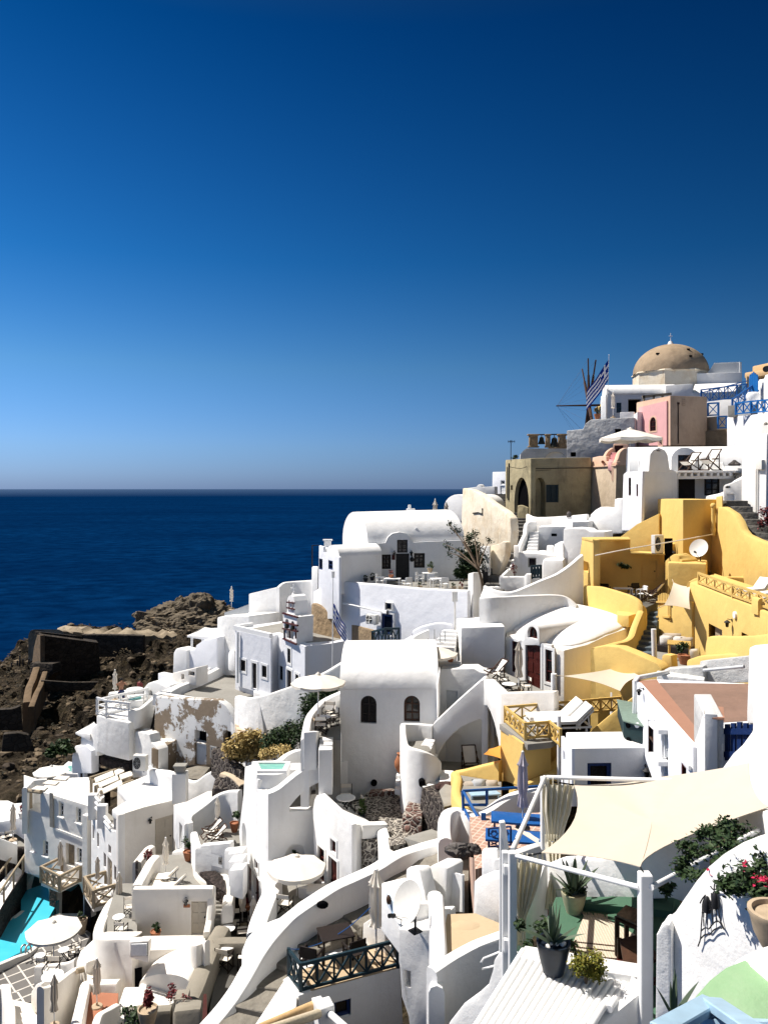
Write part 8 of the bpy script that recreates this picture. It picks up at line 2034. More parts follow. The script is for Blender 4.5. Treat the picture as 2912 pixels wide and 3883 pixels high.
obj('wall',ribbon_wall(W3([(40,-30,48.5),(110,40,47.5),(135,60,47),(240,130,46)]),.7,1.6,4),'lava_mortar',T)
obj('ledge',ribbon_wall(W3([(60,260,46),(100,150,46.8),(170,165,46.2),(240,230,45.4)]),.9,1.8,4),'lava_mortar',T)
obj('cap',ribbon_wall(W3([(95,140,46.8),(170,158,46.2),(240,222,45.4)]),.8,.2,3),'buff',T)
zone('E')
# left white fins and hot tub terrace
T=thing('cliff_terrace_walls','white fins and slab roofs stepping down the cliff left of the rounded terrace','building')
obj('slab_roof',prism(W3([(530,972,57),(632,985,55.5),(680,915,58.5),(660,905,60)]),at(560,985,57).z,.05),'white',T)
wall(T,pln(562,57,680,55),[(560,1140),(568,1000),(630,990),(640,940),(680,912),(680,1140)],.8,mat='white',bev=.12)
wall(T,pln(500,57.5,640,55),[(500,1260),(505,1140),(525,1066),(560,1072),(600,1060),(640,1100),(640,1260)],.6,mat='blue_white',bev=.1,name='fin')
zone('H')
T=thing('white_chimney_tower','slim white square tower beside the green hot tub, above the white hotel roof','tower')
PLf,PRt,vL,vR=corner(590,58.,545,59.6,640,59)
wall(T,PLf,[(590,190),(590,52),(545,62),(545,190)],1.2,mat='blue_white',bev=.05)
obj('cap_wall',ribbon_wall(W3([(560,60,59),(620,42,59.4),(640,40,59.6)]),.9,.7,1),'white',T)
obj('lava_wall',ribbon_wall(W3([(592,90,58.8),(660,110,58.4),(740,145,57.6)]),.8,2.6,3),'lava',T)
zh=at(500,140,60).z
T=thing('hot_tub','small turquoise hot tub in white surround beside slim white tower','hot tub')
obj('surround',prism([onz(x,y,zh) for x,y in((440,100),(455,150),(550,155),(560,85),(480,65))],zh-1.6,.08),'white',T)
obj('water',prism([onz(x,y,zh+.03) for x,y in((478,98),(482,136),(544,140),(546,96))],zh-.3,0),'water_green',T)
place('parasol',at(362,98,60)-V(0,0,2.1),.3,'big open white parasol on the hotel roof terrace above the dark ravine',scale=.88)
# hotel
T=thing('hotel','grey white two storey hotel with small windows, bright flat roof and blue arch below','hotel')
zA=at(635,382,51.4).z
A=[onz(x,y,zA) for x,y in((285,275),(635,382),(690,320),(668,230),(590,185),(430,190),(300,240))]
PA=Pl(A[0],A[1])
ga=[A[0]-V(0,0,0),A[1],A[2],A[3],A[4],A[5],A[6]]
obj('roof',prism([p-PA.n*.12 for p in ga],zA-.5,.06),'white',T)
obj('upper_body',prism([p-PA.n*.5-V(0,0,.1) for p in ga],at(400,700,52).z,0),'white',T)
wn=dict(fm='greypaint',mull=(1,2),rec=.22,fw=.06,sill='whitepaint')
wall(T,PA,[(285,277),(635,384),(635,1000),(590,1000),(590,930),(180,850),(176,440),(285,470)],.5,[dict(r=(413,350,448,455),**wn),dict(r=(534,392,571,498),**wn),dict(r=(222,594,259,700),**wn),dict(r=(304,625,341,730),**wn),dict(r=(540,676,576,780),**wn),dict(r=(462,646,524,800),k='door',fm='palewood',panels=2,rec=.25)],mat='hotel',bev=.04,name='facade')
obj('terrace_block',prism([V(q.x,q.y,at(180,440,53.8).z) for q in(PA.off(-.02).pt(176,440),PA.off(-.02).pt(288,440),PA.off(-4).pt(300,440),PA.off(-4).pt(170,440))],at(180,900,53.8).z,.05),'hotel',T)
bm=nb();bar(bm,PA.off(-.2).pt(212,280),PA.off(-.2).pt(214,445),.22);obj('pergola_post',bm,'palewood',T,0)
for a,b in((PA.off(.1).pt(184,270),PA.off(.1).pt(290,282)),(PA.off(-3).pt(240,245),PA.off(-2.5).pt(340,262)),(PA.off(-5).pt(300,215),PA.off(-4.5).pt(400,225))):
 bm=nb();rod(bm,a,b,.14,8);obj('pergola_beam',bm,'palewood',T)
for k,(x0,y0) in enumerate(((220,262),(300,222),(370,190))):
 obj('awning_mat',prism([onz(x,y,zA+.1) for x,y in((x0,y0),(x0+90,y0+8),(x0+120,y0-18),(x0+40,y0-24))],zA+.05,0),'canvas',T)
obj('side_wall',ribbon_wall([onz(175,262,zA)+V(0,0,.1),onz(180,250,zA)+V(0,1,.1),onz(250,205,zA)+V(0,0,.1),onz(330,190,zA)],.35,3.2,4),'white',T)
Q=PA.off(.06)
obj('ledge',solid([Q.pt(*p) for p in((372,530),(598,615),(598,636),(372,545))],-Q.n*.2),'hotel',T)
bm=nb();bar(bm,Q.off(.02).pt(362,290),Q.off(.02).pt(364,528),.34,.05);obj('recess_strip',bm,'greywash',T,0)
bm=nb();bar(bm,Q.off(.1).pt(612,440),Q.off(.1).pt(615,980),.45,.4);obj('pilaster',bm,'hotel',T,0)
# lit wing
zB=at(828,442,46.).z
C=[onz(828,442,zB),onz(1010,385,zB),onz(1228,332,zB),onz(1290,300,zB),onz(1450,262,zB),onz(1450,212,zB),onz(1060,152,zB),onz(822,245,zB),onz(900,335,zB),onz(785,402,zB)]
obj('wing_roof',prism(C,zB-.45,.08),'white',T)
PC=Pl(C[0],C[2]);PB=Pl(onz(640,440,at(640,430,50.6).z),C[0])
obj('wing_body',prism([PC.off(-.35).pt(835,0)+V(0,0,0),PC.off(-.35).pt(1228,0),V(C[4].x,C[4].y,0),V(C[6].x,C[6].y,0),V(C[7].x,C[7].y,0)],zB-12,0),'cream',T) if False else None
def zset(p,z):return V(p.x,p.y,z)
obj('wing_body',prism([zset(p,zB-.3) for p in(PC.off(-.3).pt(838,0),PC.off(-.3).pt(1228,0),C[4],C[6],C[7],C[8])],zB-12,0),'cream',T)
wall(T,PC,[(828,446),(1010,388),(1228,336),(1228,780),(950,1020),(828,1020)],.3,[dict(r=(1086,456,1216,720),k='door',fm='greydoor',panels=3,rec=.12)],mat='cream',bev=.05,name='wing_wall')
PB=Pl(at(640,0,50.8),at(829,0,46.))
wall(T,PB,[(829,446),(795,408),(795,560),(728,500),(640,470),(640,1080),(829,1080)],.4,[dict(r=(796,446,812,555),fm='redwood',mull=(0,1),rec=.15),dict(r=(650,516,661,612),fm='redwood',mull=(0,1),rec=.15),dict(r=(681,566,694,668),fm='redwood',mull=(0,1),rec=.15),dict(r=(760,655,778,716),fm='redwood',mull=(0,0),rec=.15),dict(r=(727,710,743,812),fm='redwood',mull=(0,1),rec=.15),dict(r=(754,750,786,960),k='door',fm='palewood',rec=.15),dict(r=(799,798,815,905),fm='redwood',mull=(0,1),rec=.15)],mat='white',bev=.04,name='lit_wall')
zr=at(730,560,48.6).z
obj('roof_terrace',prism([zset(p,zr) for p in(PB.off(-.2).pt(650,0),PB.off(-.2).pt(792,0),C[8],C[7],onz(690,330,zA))],zr-.3,0),'floor',T)
for(x,y0,y1) in((655,295,470),(720,370,530)):
 bm=nb();q0=PB.pt(x,y1);q1=PB.pt(x,y0);bar(bm,q0,q1,.55,.45);bevel_bm(bm,.05);obj('terrace_pier',bm,'white',T)
for(xa,ya,xb,yb) in((672,318,700,352),(672,355,700,388),(672,392,700,422),(735,455,775,505),(735,490,775,540)):
 bm=nb();rod(bm,PB.pt(xa,ya),PB.pt(xb,yb),.09,8);obj('terrace_rail',bm,'whitepaint',T)
bm=nb();q=at(1262,350,48);add_box(bm,q+V(0,0,.9),(.85,.7,1.8));bevel_bm(bm,.04);obj('chimney',bm,'white',T)
bm=nb();add_box(bm,q+V(0,0,2.),(.6,.5,.28));add_box(bm,q+V(0,0,2.2),(.75,.6,.12));obj('chimney_cap',bm,'greywash',T,0)
obj('roof_rim',ribbon_wall([onz(x,y,zB)+V(0,0,.35) for x,y in((1056,130),(1180,172),(1290,200),(1380,215),(1450,215))],.5,.8,4),'white',T)
wall(T,PC.off(.0),[(1228,322),(1300,300),(1450,240),(1450,340),(1228,420)],.3,mat='cream',bev=.02,name='rim_wall') if False else None
# lower part: pool arch and pillars
PAo=PA.off(-1.2)
zpool=-28.3
obj('arch_wall',solid([PA.off(-.6).pt(*p) for p in((176,820),(640,930),(640,1160),(176,1160))],-PA.n*.4,[[PA.off(-.6).pt(*p) for p in((182,1150),(188,960),(205,895),(235,858),(262,850),(300,870),(330,915),(344,980),(346,1150))],[PA.off(-.6).pt(*p) for p in((400,1150),(402,960),(440,920),(500,910),(560,930),(585,1000),(585,1150))]]),'hotel',T)
obj('grotto_wall',solid([PA.off(-4.).pt(*p) for p in((100,780),(700,900),(700,1160),(100,1160))],-PA.n*.4),'grotto',T)
for x0,x1,y0 in((348,392,905),(592,636,885)):
 obj('stone_pillar',prism([zset(PA.off(k).pt(x,0),PA.pt(x0,y0).z) for x,k in((x0,.05),(x1,.05),(x1,-.8),(x0,-.8))],zpool-.5,0),'lava',T)
 # balconies
def balcony(label,a,b,depth,n,hh=1.):
 Tb=thing('balcony',label,'balcony',group='wooden hotel balconies');d=(b-a).normalized();nn=V(d.y,-d.x,0)
 if nn.dot(-a)<0:nn=-nn
 c,e=a+nn*depth,b+nn*depth
 obj('floor',prism([a,b,e,c],a.z-.22,.03),'cream',Tb)
 xrail('',[a+V(0,0,.0),c,e,b],hh,[1,n,1],'palewood',.13,par=Tb)
 return Tb,(a+b+c+e)/4
Tb,cb=balcony('pale wooden lattice balcony with round white table on the grey hotel front',PA.off(.02).pt(437,842),PA.off(.02).pt(567,906),1.6,3)
place('pedestal',cb+V(-.1,-.2,0),0,'round white table on the balcony of the grey hotel front',scale=.85)
place('shutg',PA.off(.5).pt(424,860),0,'folded beige parasol on the balcony of the grey hotel front',scale=.95)
Tb,cb=balcony('pale wooden lattice balcony with round white table on the sunlit hotel wing',PB.off(.02).pt(743,955),PB.off(.02).pt(810,1050),1.25,3)
place('pedestal',cb+V(.1,.1,0),0,'round white table on the balcony of the sunlit hotel wing',scale=.85)
place('shutg',PB.off(.7).pt(684,945),0,'folded beige parasol on the balcony of the sunlit hotel wing',scale=.78)
place('shutg',at(835,1150,40),0,'folded beige parasol on the small terrace below the sunlit hotel wing',scale=.95)
place('lamp',PC.off(.0).pt(1058,478),0,'wall lantern left of the pale door on the hotel wing',scale=1.2)
# pergola on the hotel roof
T=thing('roof_pergola','pergola of pale logs and canvas mats between the two hotel roofs','pergola')
zp=zA+1.
for k,(xa,ya,xb,yb) in enumerate(((630,188,790,132),(648,210,820,152),(680,245,850,185),(705,285,880,218))):
 bm=nb();rod(bm,onz(xa,ya,zp),onz(xb+50,yb-12,zp),.14,8);obj('log',bm,'palewood',T)
for k,(xa,ya,xb,yb) in enumerate(((662,200,800,148),(688,235,832,178),(716,275,860,210),(800,150,870,122),(835,178,930,148))):
 w=16;obj('canvas_mat',prism([onz(xa,ya-w,zp+.16),onz(xa+10,ya+w,zp+.16),onz(xb,yb+w,zp+.16),onz(xb-10,yb-w,zp+.16)],zp+.1,0),'canvas',T)
for x,y in((672,236),(640,190)):
 bm=nb();q=onz(x,y,zp);bar(bm,q-V(0,0,2.4),q,.16);obj('post',bm,'palewood',T,0)
 # far left: terrace, stairs with handrails
T=thing('left_terrace','white walled terrace with lava base at the left edge beside the hotel','terrace')
zl=at(100,640,57).z
obj('floor',prism([zset(p,zl-.9) for p in(at(-60,0,55),at(100,0,56.5),at(190,0,58.5),at(170,0,64),at(-60,0,64))],zl-6,0),'floor',T)
obj('parapet',ribbon_wall(W3([(-60,580,55.),(40,618,55.8),(104,645,56.6),(104,625,57.6)]),.4,1.5,1),'white',T)
obj('lava_base',prism(W3([(-60,690,54.9),(60,715,55.8),(150,690,57.2),(185,670,58),(150,640,60),(-60,640,60)]),zl-9,0),'lava',T)
obj('upper_wall',prism(W3([(-40,380,66),(60,368,66),(128,372,65),(180,355,62),(178,440,58.5),(120,470,59.5),(-40,500,60)]),at(0,560,60).z,.1),'white',T)
place('shutg',at(94,620,57.6),0,'folded beige parasol on the terrace at the left edge beside the hotel',scale=1.15)
for x,y,rz,lb in((30,570,170,'canvas director chair at left edge terrace, further left'),(70,560,190,'canvas director chair at left edge terrace, beside the folded parasol')):
 q=onz(x,y,zl-.2);place('director',zset(q,zl-.9),R(rz),lb,'canvas chairs on the left edge terrace',.95)
q=at(160,468,58.6);potted('red flowering plant in white pot at the left corner of the hotel',q,.3,.5,'leaf_red',(.4,.4,.35),160,.16,'whitepaint',81)
stairs('long white stairway with pipe handrails climbing at the left edge',at(-120,1060,51),at(-10,1110,49.6),at(110,790,57),at(190,800,55.6),13,1.6,'white',name='white_stairway')
for(x0,y0,x1,y1,Ya,Yb,lb) in((-40,900,120,690,52.5,57.5,'pale pipe handrail on the far side of the left edge stairway'),(0,985,184,712,50.6,55.6,'pale pipe handrail on the near side of the left edge stairway')):
 Th=thing('handrail',lb,'handrail');bm=nb();a,b=at(x0,y0,Ya),at(x1,y1,Yb);rod(bm,a,b,.08,8);obj('rail',bm,'palewood',Th)
 for k in range(3):
  bm=nb();p_=a.lerp(b,.15+k*.36);rod(bm,p_,p_-V(0,0,1.5),.07,8);obj('post',bm,'palewood',Th)
T=thing('stair_side','dark lava wall beneath the left edge stairway','wall');T.name='lava_stair_wall'
obj('wall',prism(W3([(0,1110,49.4),(190,815,55.5),(190,800,56.8),(60,1000,53)]),zpool-.5,0),'lava',T)
# swimming pool and paved deck
zone('K')
zd=zpool+.12
obj('pool_deck',prism([onz(x,y,zd) for x,y in((-80,700),(110,610),(240,550),(345,330),(420,300),(640,440),(560,620),(300,660),(260,860),(-80,900))],zd-4,0),'tilefloor',None,kind='structure')
obj('swimming_pool',prism([onz(x,y,zpool) for x,y in((-100,640),(-100,440),(0,420),(150,285),(150,150),(420,60),(420,200),(345,330),(240,528),(110,590),(0,648))],zpool-1.5,0),'water_blue',None,kind='structure')
parapet('pale stone rim of the swimming pool by the stairway','pool edge',[(-60,445,50.5),(20,400,51),(110,325,52),(180,270,53)],.5,.6,3,'cream',name='pool_kerb')
parapet('pale stone rim of the swimming pool by the parasol deck','pool edge',[(-60,675,45.6),(110,602,46.8),(240,542,48),(340,345,51.5)],.35,.5,3,'cream',name='pool_kerb')
bm=nb()
for dx in(0,32):tube(bm,curve_pts([at(150+dx,580,46.8),at(152+dx,540,47),at(178+dx,520,47.2),at(190+dx,560,47.6)],4),.05,6)
tag(obj('pool_ladder',bm,'metal'),'bent metal ladder rails at the edge of the swimming pool','ladder')
place('parasol',at(378,356,44.6)-V(0,0,2.42),.2,'large open white parasol on the tiled pool deck',scale=(1.02,1.02,1.02))
for x,y,lb in((280,585,'round white table on the pool deck, left of two under the big white parasol'),(448,545,'round white table on the pool deck, right of two under the big white parasol')):
 q=onz(x,y,zd+.73);place('table',zset(q,zd),.4,lb,'round tables on the pool deck',(.9,.9,.9))
for x,y,rz,lb in((345,600,-80,'wooden director chair right of the left pool deck table'),(300,640,170,'wooden director chair in front of the left pool deck table'),(505,560,-70,'wooden director chair right of the right pool deck table'),(535,530,-50,'wooden director chair furthest right under the white parasol')):
 q=onz(x,y,zd+.45);place('director',zset(q,zd),R(rz),lb,'director chairs on the pool deck',.9)
q=onz(572,440,zd);potted('tall clay pot with dark plant beside the lava pillar of the hotel',zset(q,zd),.35,.9,'leaf_dark',(.3,.3,.3),140,.14,'clay',82)
# lower left terraces
zone('K')
T=thing('curved_balcony_terrace','small terrace wrapped by thick curved white parapet, left of the pale door house','terrace')
obj('parapet',ribbon_wall(W3([(930,175,40.6),(850,178,41),(800,195,40.6),(755,255,39),(715,340,37.4),(695,400,36.4),(700,445,35.6),(760,462,35),(860,462,34.8),(950,455,34.6)]),.5,2.6,5),'cream',T)
zt=at(850,440,36.4).z
obj('floor',prism([zset(p,zt) for p in(at(700,0,36),at(760,0,35.2),at(960,0,34.8),at(960,0,41),at(820,0,41))],zt-4,0),'floor',T)
wall(T,pln(680,35.6,960,34.4),[(680,520),(700,455),(960,455),(880,540),(830,660),(835,860),(795,860),(790,580),(720,570),(690,545)],.4,mat='cream',bev=.1,name='bulge_wall')
q=onz(832,312,zt+.73);place('table',zset(q,zt),.2,'round white table on the curved balcony terrace',scale=(.78,.78,.9))
for x,y,rz,lb in((905,250,20,'canvas director chair behind the table of the curved balcony terrace'),(850,400,170,'dark folded director chair in front of the table of the curved balcony terrace')):
 q=onz(x,y,zt+.4);place('director',zset(q,zt),R(rz),lb,'chairs on the curved balcony terrace',.85)
T=thing('pale_door_house','cream cubic house with a pale panelled door and sun terrace on its roof','house')
zD=at(950,135,37.2).z
D=[onz(948,138,zD),onz(1472,132,zD)]
PD=Pl(*D)
wall(T,PD,[(948,138),(1472,132),(1472,480),(948,480)],.4,[dict(r=(1338,210,1448,450),k='door',fm='greydoor',panels=3,rec=.12)],mat='cream',bev=.04)
zF=zD-.9
obj('terrace_floor',prism([onz(x,y,zF)+V(0,.3,0) for x,y in((930,160),(1480,150),(1580,190),(1590,130),(1500,60),(1370,10),(1300,-90),(1085,-90),(1000,20))],zF-4,0),'floor',T)
obj('coping',ribbon_wall([D[0]+V(-.1,.15,.04),D[1]+V(.1,.15,.04)],.36,.6,1,rr=.08),'cream',T)
obj('coping',ribbon_wall([D[1]+V(.05,.25,.04),D[1]+V(.05,-.5,-1.2),at(1446,430,36.)],.3,2.2,1,rr=.08),'cream',T)
obj('parapet',ribbon_wall([D[0]+V(.0,.3,.1),onz(1010,10,zD),onz(1050,-60,zD),onz(1095,-105,zD)],.5,1.8,3),'cream',T)
place('lamp',PD.off(.0).pt(1306,210),0,'wall lantern beside the pale panelled door of the cream house',scale=1.2)
bm=nb();add_box(bm,PD.pt(1308,248)+PD.n*.02,(.3,.04,.14));tag(obj('door_plaque',bm,'terra'),'small terracotta name plaque under the lantern of the cream house','plaque')
q=at(1090,470,36.6);potted('small green plant in terracotta pot at the foot of cream house wall',q,.24,.3,'leaf_dark',(.28,.28,.26),170,.12,'terra',83)
zone('H')
for x,y,rz,lb in((1130,890,-100,'cream sun lounger at back of the roof sun terrace'),(1180,945,-100,'cream sun lounger in front on the roof sun terrace')):
 q=onz(x,y,zF+.3);place('cream_lounger',zset(q,zF),R(rz),lb,'cream loungers on the roof sun terrace',.95)
q=onz(1160,850,zF+.7);place('table',zset(q,zF),.2,'round white table on the roof sun terrace',scale=(.92,.92,.8))
q=onz(1160,900,zF+.05);place('shut',zset(onz(1160,890,zF),zF),0,'folded pale parasol on the roof sun terrace',scale=.88)
q=onz(1320,760,zF);potted('dark leafy plant in brown pot at the far corner of the roof sun terrace',zset(q,zF),.28,.5,'leaf_dark',(.4,.4,.4),260,.14,'terra',84)
T=thing('planter_wall','white stepped planter with red plant left of the roof sun terrace','planter');obj('wall',ribbon_wall(W3([(960,770,43),(1040,670,45),(1070,655,45.4)]),.5,2.4,2),'cream',T)
obj('lava_face',prism(W3([(948,775,42.6),(968,775,42.4),(968,760,43),(950,760,43.2)]),zF-2,0),'lava',T)
bush('terrace_shrub','small red shrub in the stepped planter','shrub',at(1030,715,43.4),(.3,.3,.45),160,.13,'leaf_red',4,85)
parapet('low cream bench wall with rounded end under the hotel wing door','wall',[(1225,690,43.6),(1300,680,43),(1310,680,43)],.4,1.2,2,'cream')
# s-curved lava planter wall
T=thing('s_curved_wall','thick S curved cream coping over a dark lava planter bed','wall')
S_=[(1372,745,42.4),(1420,760,41.6),(1480,785,40.8),(1550,820,40.2),(1595,880,39.4),(1605,960,38.4),(1595,1040,37.2),(1585,1090,37.3)]
obj('coping',ribbon_wall(W3(S_),.55,.9,5,rr=.2),'cream',T)
obj('lava_bed',prism(W3([(1375,790,41.6),(1480,815,40.2),(1560,870,39.2),(1580,990,37.8),(1500,935,38.2),(1400,850,40)]),zF-1,0),'lava',T)
obj('inner_curb',ribbon_wall([onz(x,y,zF+.25) for x,y in((1360,780),(1370,840),(1420,895),(1500,930),(1560,975),(1580,1020))],.16,.6,4),'cream',T)
stairs('lilac grey steps in half shade right of the pale door house',at(1478,1190,37.2),at(1560,1180,37.2),at(1480,1005,38.4),at(1580,1002,38.4),6,1.4,'floor',name='grey_steps')
T=thing('cream_wing_annexe','white low annexe with cream roof and tall dark door slit right of hotel wing','house')
zE=at(1315,500,42.5).z
E_=[onz(x,y,zE) for x,y in((1215,370),(1315,500),(1330,450),(1400,390),(1480,330),(1560,260),(1440,280),(1300,350))]
obj('roof',prism([p+V(.06,.06,0) for p in E_],zE-4,.06),'cream',T)
wall(T,Pl(E_[0],E_[1]).off(.05),[(1215,372),(1315,503),(1315,680),(1238,680),(1215,600)],.3,[dict(r=(1255,505,1276,690),k='door',fm='greydoor',rec=.15)],mat='white',bev=.03)
obj('parapet',ribbon_wall(W3([(1318,500,42.4),(1325,450,43.4),(1370,410,44),(1440,360,44.6),(1520,300,45),(1600,272,45),(1680,265,44.6)]),.4,2.8,5),'white',T)
zG2=at(1500,620,41.5).z
obj('sun_deck',prism([onz(x,y,zG2) for x,y in((1370,600),(1390,655),(1580,640),(1690,640),(1690,540),(1480,540))],zG2-3,0),'floor',None,kind='structure')
for x,y,rz,lb in((1480,590,-100,'dark framed deck chair with cream sling, further from the clay pot'),(1510,635,-105,'dark framed deck chair with cream sling, nearer one beside the low parapet')):
 q=onz(x,y,zG2);place('deck',zset(q,zG2),R(rz+38),lb,'deck chairs on the small sun deck',(.85,.95,.8))
place('shut',zset(onz(1522,560,zG2),zG2),0,'folded white parasol behind two dark framed deck chairs',scale=.78)
q=onz(1640,560,zG2);potted('tall green plant in terracotta pot against the plunge pool house',zset(q,zG2),.24,.5,'leaf_dark',(.42,.4,.4),300,.14,'terra',86)
parapet('white parapet with wine red edge in front of two dark framed deck chairs','wall',[(1358,560,42.2),(1375,620,41.2),(1392,660,40.4),(1480,648,40.2),(1580,632,40)],.4,2.6,1)
wall(thing('cabinet_wall','white wall with grey cupboard doors below the small sun deck','wall'),pln(1400,40.2,1610,39.6),[(1400,860),(1400,660),(1610,640),(1610,860)],.4,[dict(r=(1450,720,1555,800),k='door',fm='greydoor',cols=3,panels=1,name='cupboard_door',rec=.06)],bev=.04)
T=thing('stepped_planters','white stepped trough planters against the plunge pool house','planter')
for k,(x0,y0,x1,y1) in enumerate(((1595,715,1700,700),(1598,770,1700,755),(1605,830,1700,820))):
 q=[at(x0,y0,38.6-k*.7),at(x1,y1,38.2-k*.7)]
 obj('trough',prism([q[0],q[1],q[1]+V(.1,.7,0),q[0]+V(.1,.7,0)],q[0].z-1.2,.07),'white',T)
parapet('white wall step between small sun deck and stepped troughs','wall',[(1590,675,39.4),(1680,665,39)],.4,1.,1)
# lower right corner of this part: sunken dining terrace
zone('K')
zS=-21.3
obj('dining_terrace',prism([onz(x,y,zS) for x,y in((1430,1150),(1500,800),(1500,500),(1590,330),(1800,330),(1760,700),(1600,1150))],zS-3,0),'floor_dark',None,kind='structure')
T=thing('dining_parapet','thick cream grey rounded wall running down beside the sunken dining terrace','wall')
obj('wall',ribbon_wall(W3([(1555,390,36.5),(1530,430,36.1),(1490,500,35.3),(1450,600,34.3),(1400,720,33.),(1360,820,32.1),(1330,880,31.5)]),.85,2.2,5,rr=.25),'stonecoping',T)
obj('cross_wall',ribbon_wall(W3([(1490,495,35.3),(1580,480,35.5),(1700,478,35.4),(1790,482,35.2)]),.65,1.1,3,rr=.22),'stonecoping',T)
zone('K2')
for k,(x,y,lb) in enumerate(((1035,1035,'round white table on the dining terrace, further one by the cross wall'),(1025,1325,'round white table on the dining terrace, nearer one'))):
 q=onz(x,y,zS+.73);place('table',zset(q,zS),.3,lb,'round tables on the dining terrace',(1.2 if k else .95,)*2+(1.1,))
for x,y,rz,lb in((1130,950,10,'white canvas director chair behind the further dining terrace table'),(1290,1080,-80,'dark director chair right of the further dining terrace table'),(975,1560,165,'canvas director chair in front of the nearer dining terrace table'),(1320,1510,-85,'dark director chair right of the nearer dining terrace table')):
 q=onz(x,y,zS+.42);place('director',zset(q,zS),R(rz),lb,'director chairs on the dining terrace',1.15)
place('shut',zset(onz(1290,960,zS),zS),0,'folded cream parasol beside the mahogany doors on the dining terrace',scale=(.95,.95,.82))
place('shutg',zset(onz(1480,1240,zS),zS),.6,'shaded grey folded parasol near the long white parapet',scale=(.95,.95,.9))
q=onz(1370,690,zS+.5);potted('orange flowering pot plant beside the mahogany doors',q,.2,.25,'leaf_red',(.25,.25,.2),100,.1,'terra',87)
T=thing('dark_wall','dark lava wall in shade behind the dining terrace','wall');T.name='shaded_lava_wall'
obj('wall',ribbon_wall(W3([(1110,250,39.6),(1340,235,39.2)]),.4,2.,1),'lava',T)
zone('K')
# lower roofs
T=thing('vault_roofs','cluster of cream rounded roofs below the pale door house','house')
zR1=at(1300,470,36).z
obj('terrace_roof',prism([onz(x,y,zR1) for x,y in((905,490),(1000,455),(1290,450),(1440,452),(1440,500),(1340,545),(1030,560),(900,600))],zR1-6,.1),'cream',T)
vf=pln(955,33.8,1330,32.6)
a,b=at(985,800,30.2),at(1335,790,29.4)
obj('vault',solid([p for p in[vf.pt(*q) for q in arch_outline(975,1330,1100,800,725)]],V(.25,2.6,-.1)),'cream',T)
zR2=at(1020,860,33.).z
obj('front_roof',prism([onz(x,y,zR2) for x,y in((820,960),(870,810),(970,810),(1000,760),(1330,740),(1330,880),(1180,940),(980,960),(760,1120))],zR2-5,.12),'cream',T)
obj('vent_block',prism(W3([(905,500,33.6),(1040,492,33.2),(1060,470,34.4),(940,452,35)]),at(910,610,33.6).z,.05),'cream',T)
bm=nb();q=pln(912,33.5,1036,33.1).off(.06)
for i in range(10):bar(bm,q.pt(924+i*11,516),q.pt(924+i*11,596),.05);
for i in range(8):bar(bm,q.pt(922,520+i*10.5),q.pt(1030,516+i*10.5),.05)
obj('lattice_vent',bm,'whitepaint',T,0);obj('vent_back',solid([q.off(-.05).pt(*p) for p in((918,512),(1032,508),(1032,598),(918,602))],-q.n*.03),'void',T,0)
obj('low_roof',prism([onz(x,y,at(900,670,35.4).z) for x,y in((845,675),(1005,668),(1030,600),(900,605))],at(900,830,34.6).z,.04),'cream',T)
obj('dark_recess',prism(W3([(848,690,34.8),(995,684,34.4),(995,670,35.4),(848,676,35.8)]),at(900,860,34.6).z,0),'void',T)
parapet('scalloped cream parapet edging the roofs beside the dining terrace','wall',[(1300,455,35.4),(1310,490,34.6),(1360,520,33.6),(1420,500,33.8),(1450,490,33.6)],.25,1.6,4,'cream')
T=thing('sun_awning','cream canvas awning under a round beam above the terracotta terrace','awning')
sail(T,[at(590,640,36),at(788,592,37),at(802,700,35.4),at(612,770,34.6)],sag=.05,curve=.03,mat='canvas')
bm=nb();rod(bm,at(540,705,35),at(800,640,36.3),.12,10);obj('beam',bm,'palewood',T)
T=thing('terracotta_terrace','terracotta floored terrace enclosed by cream walls at the bottom left','terrace')
zq=at(700,960,32.5).z
obj('floor',prism([onz(x,y,zq) for x,y in((560,1140),(610,850),(830,860),(820,960),(760,1140))],zq-3,0),'terracotta',T)
obj('wall',ribbon_wall(W3([(830,770,34.1),(700,775,34.3),(605,780,34.3),(588,850,33),(560,960,31.5),(530,1100,29.7)]),.45,2.2,3),'cream',T)
obj('wall',ribbon_wall(W3([(820,930,31.5),(760,965,30.8),(700,1000,30.1),(675,1060,29.3),(650,1140,28.4)]),.35,2.,4),'cream',T)
place('shutg',zset(onz(680,955,zq),zq),0,'folded beige parasol standing on the terracotta terrace',scale=(.9,.9,.86))
T=thing('rounded_tier','rounded cream tier wall between the pool deck and terracotta terrace','wall')
obj('wall',prism(W3([(535,640,36.4),(560,560,37.2),(680,450,38.4),(720,560,36.8),(790,580,36),(600,640,35)]),zq-1,.2),'cream',T)
T=thing('deck_wall','cream sloping walls around the lower edge of the pool deck','wall')
obj('wall',ribbon_wall(W3([(258,660,39),(360,655,38.8),(480,640,38.6),(535,610,38.4)]),.3,2.,3),'cream',T)
obj('wall',ribbon_wall(W3([(540,675,35.6),(470,720,34.4),(400,775,33.2),(330,810,32.2),(285,815,31.8)]),.35,4.2,4),'cream',T)
obj('pier',prism(W3([(292,740,36),(325,735,35.6),(332,715,36.6),(300,720,37)]),at(300,880,35).z,.06),'cream',T)
zone('K')
zz=at(370,770,35.6).z;place('pedestal',at(370,755,35.4)-V(0,0,.73),0,'round white table behind the sloping cream wall below the pool deck',scale=1.2)
q=at(360,700,36.2);place('director',q-V(0,0,.5),R(0),'canvas director chair behind the table below the pool deck',scale=1.1)
place('shutg',at(382,1085,30.5),0,'folded beige parasol at the bottom edge left of the terracotta terrace',scale=(.8,.8,.85))
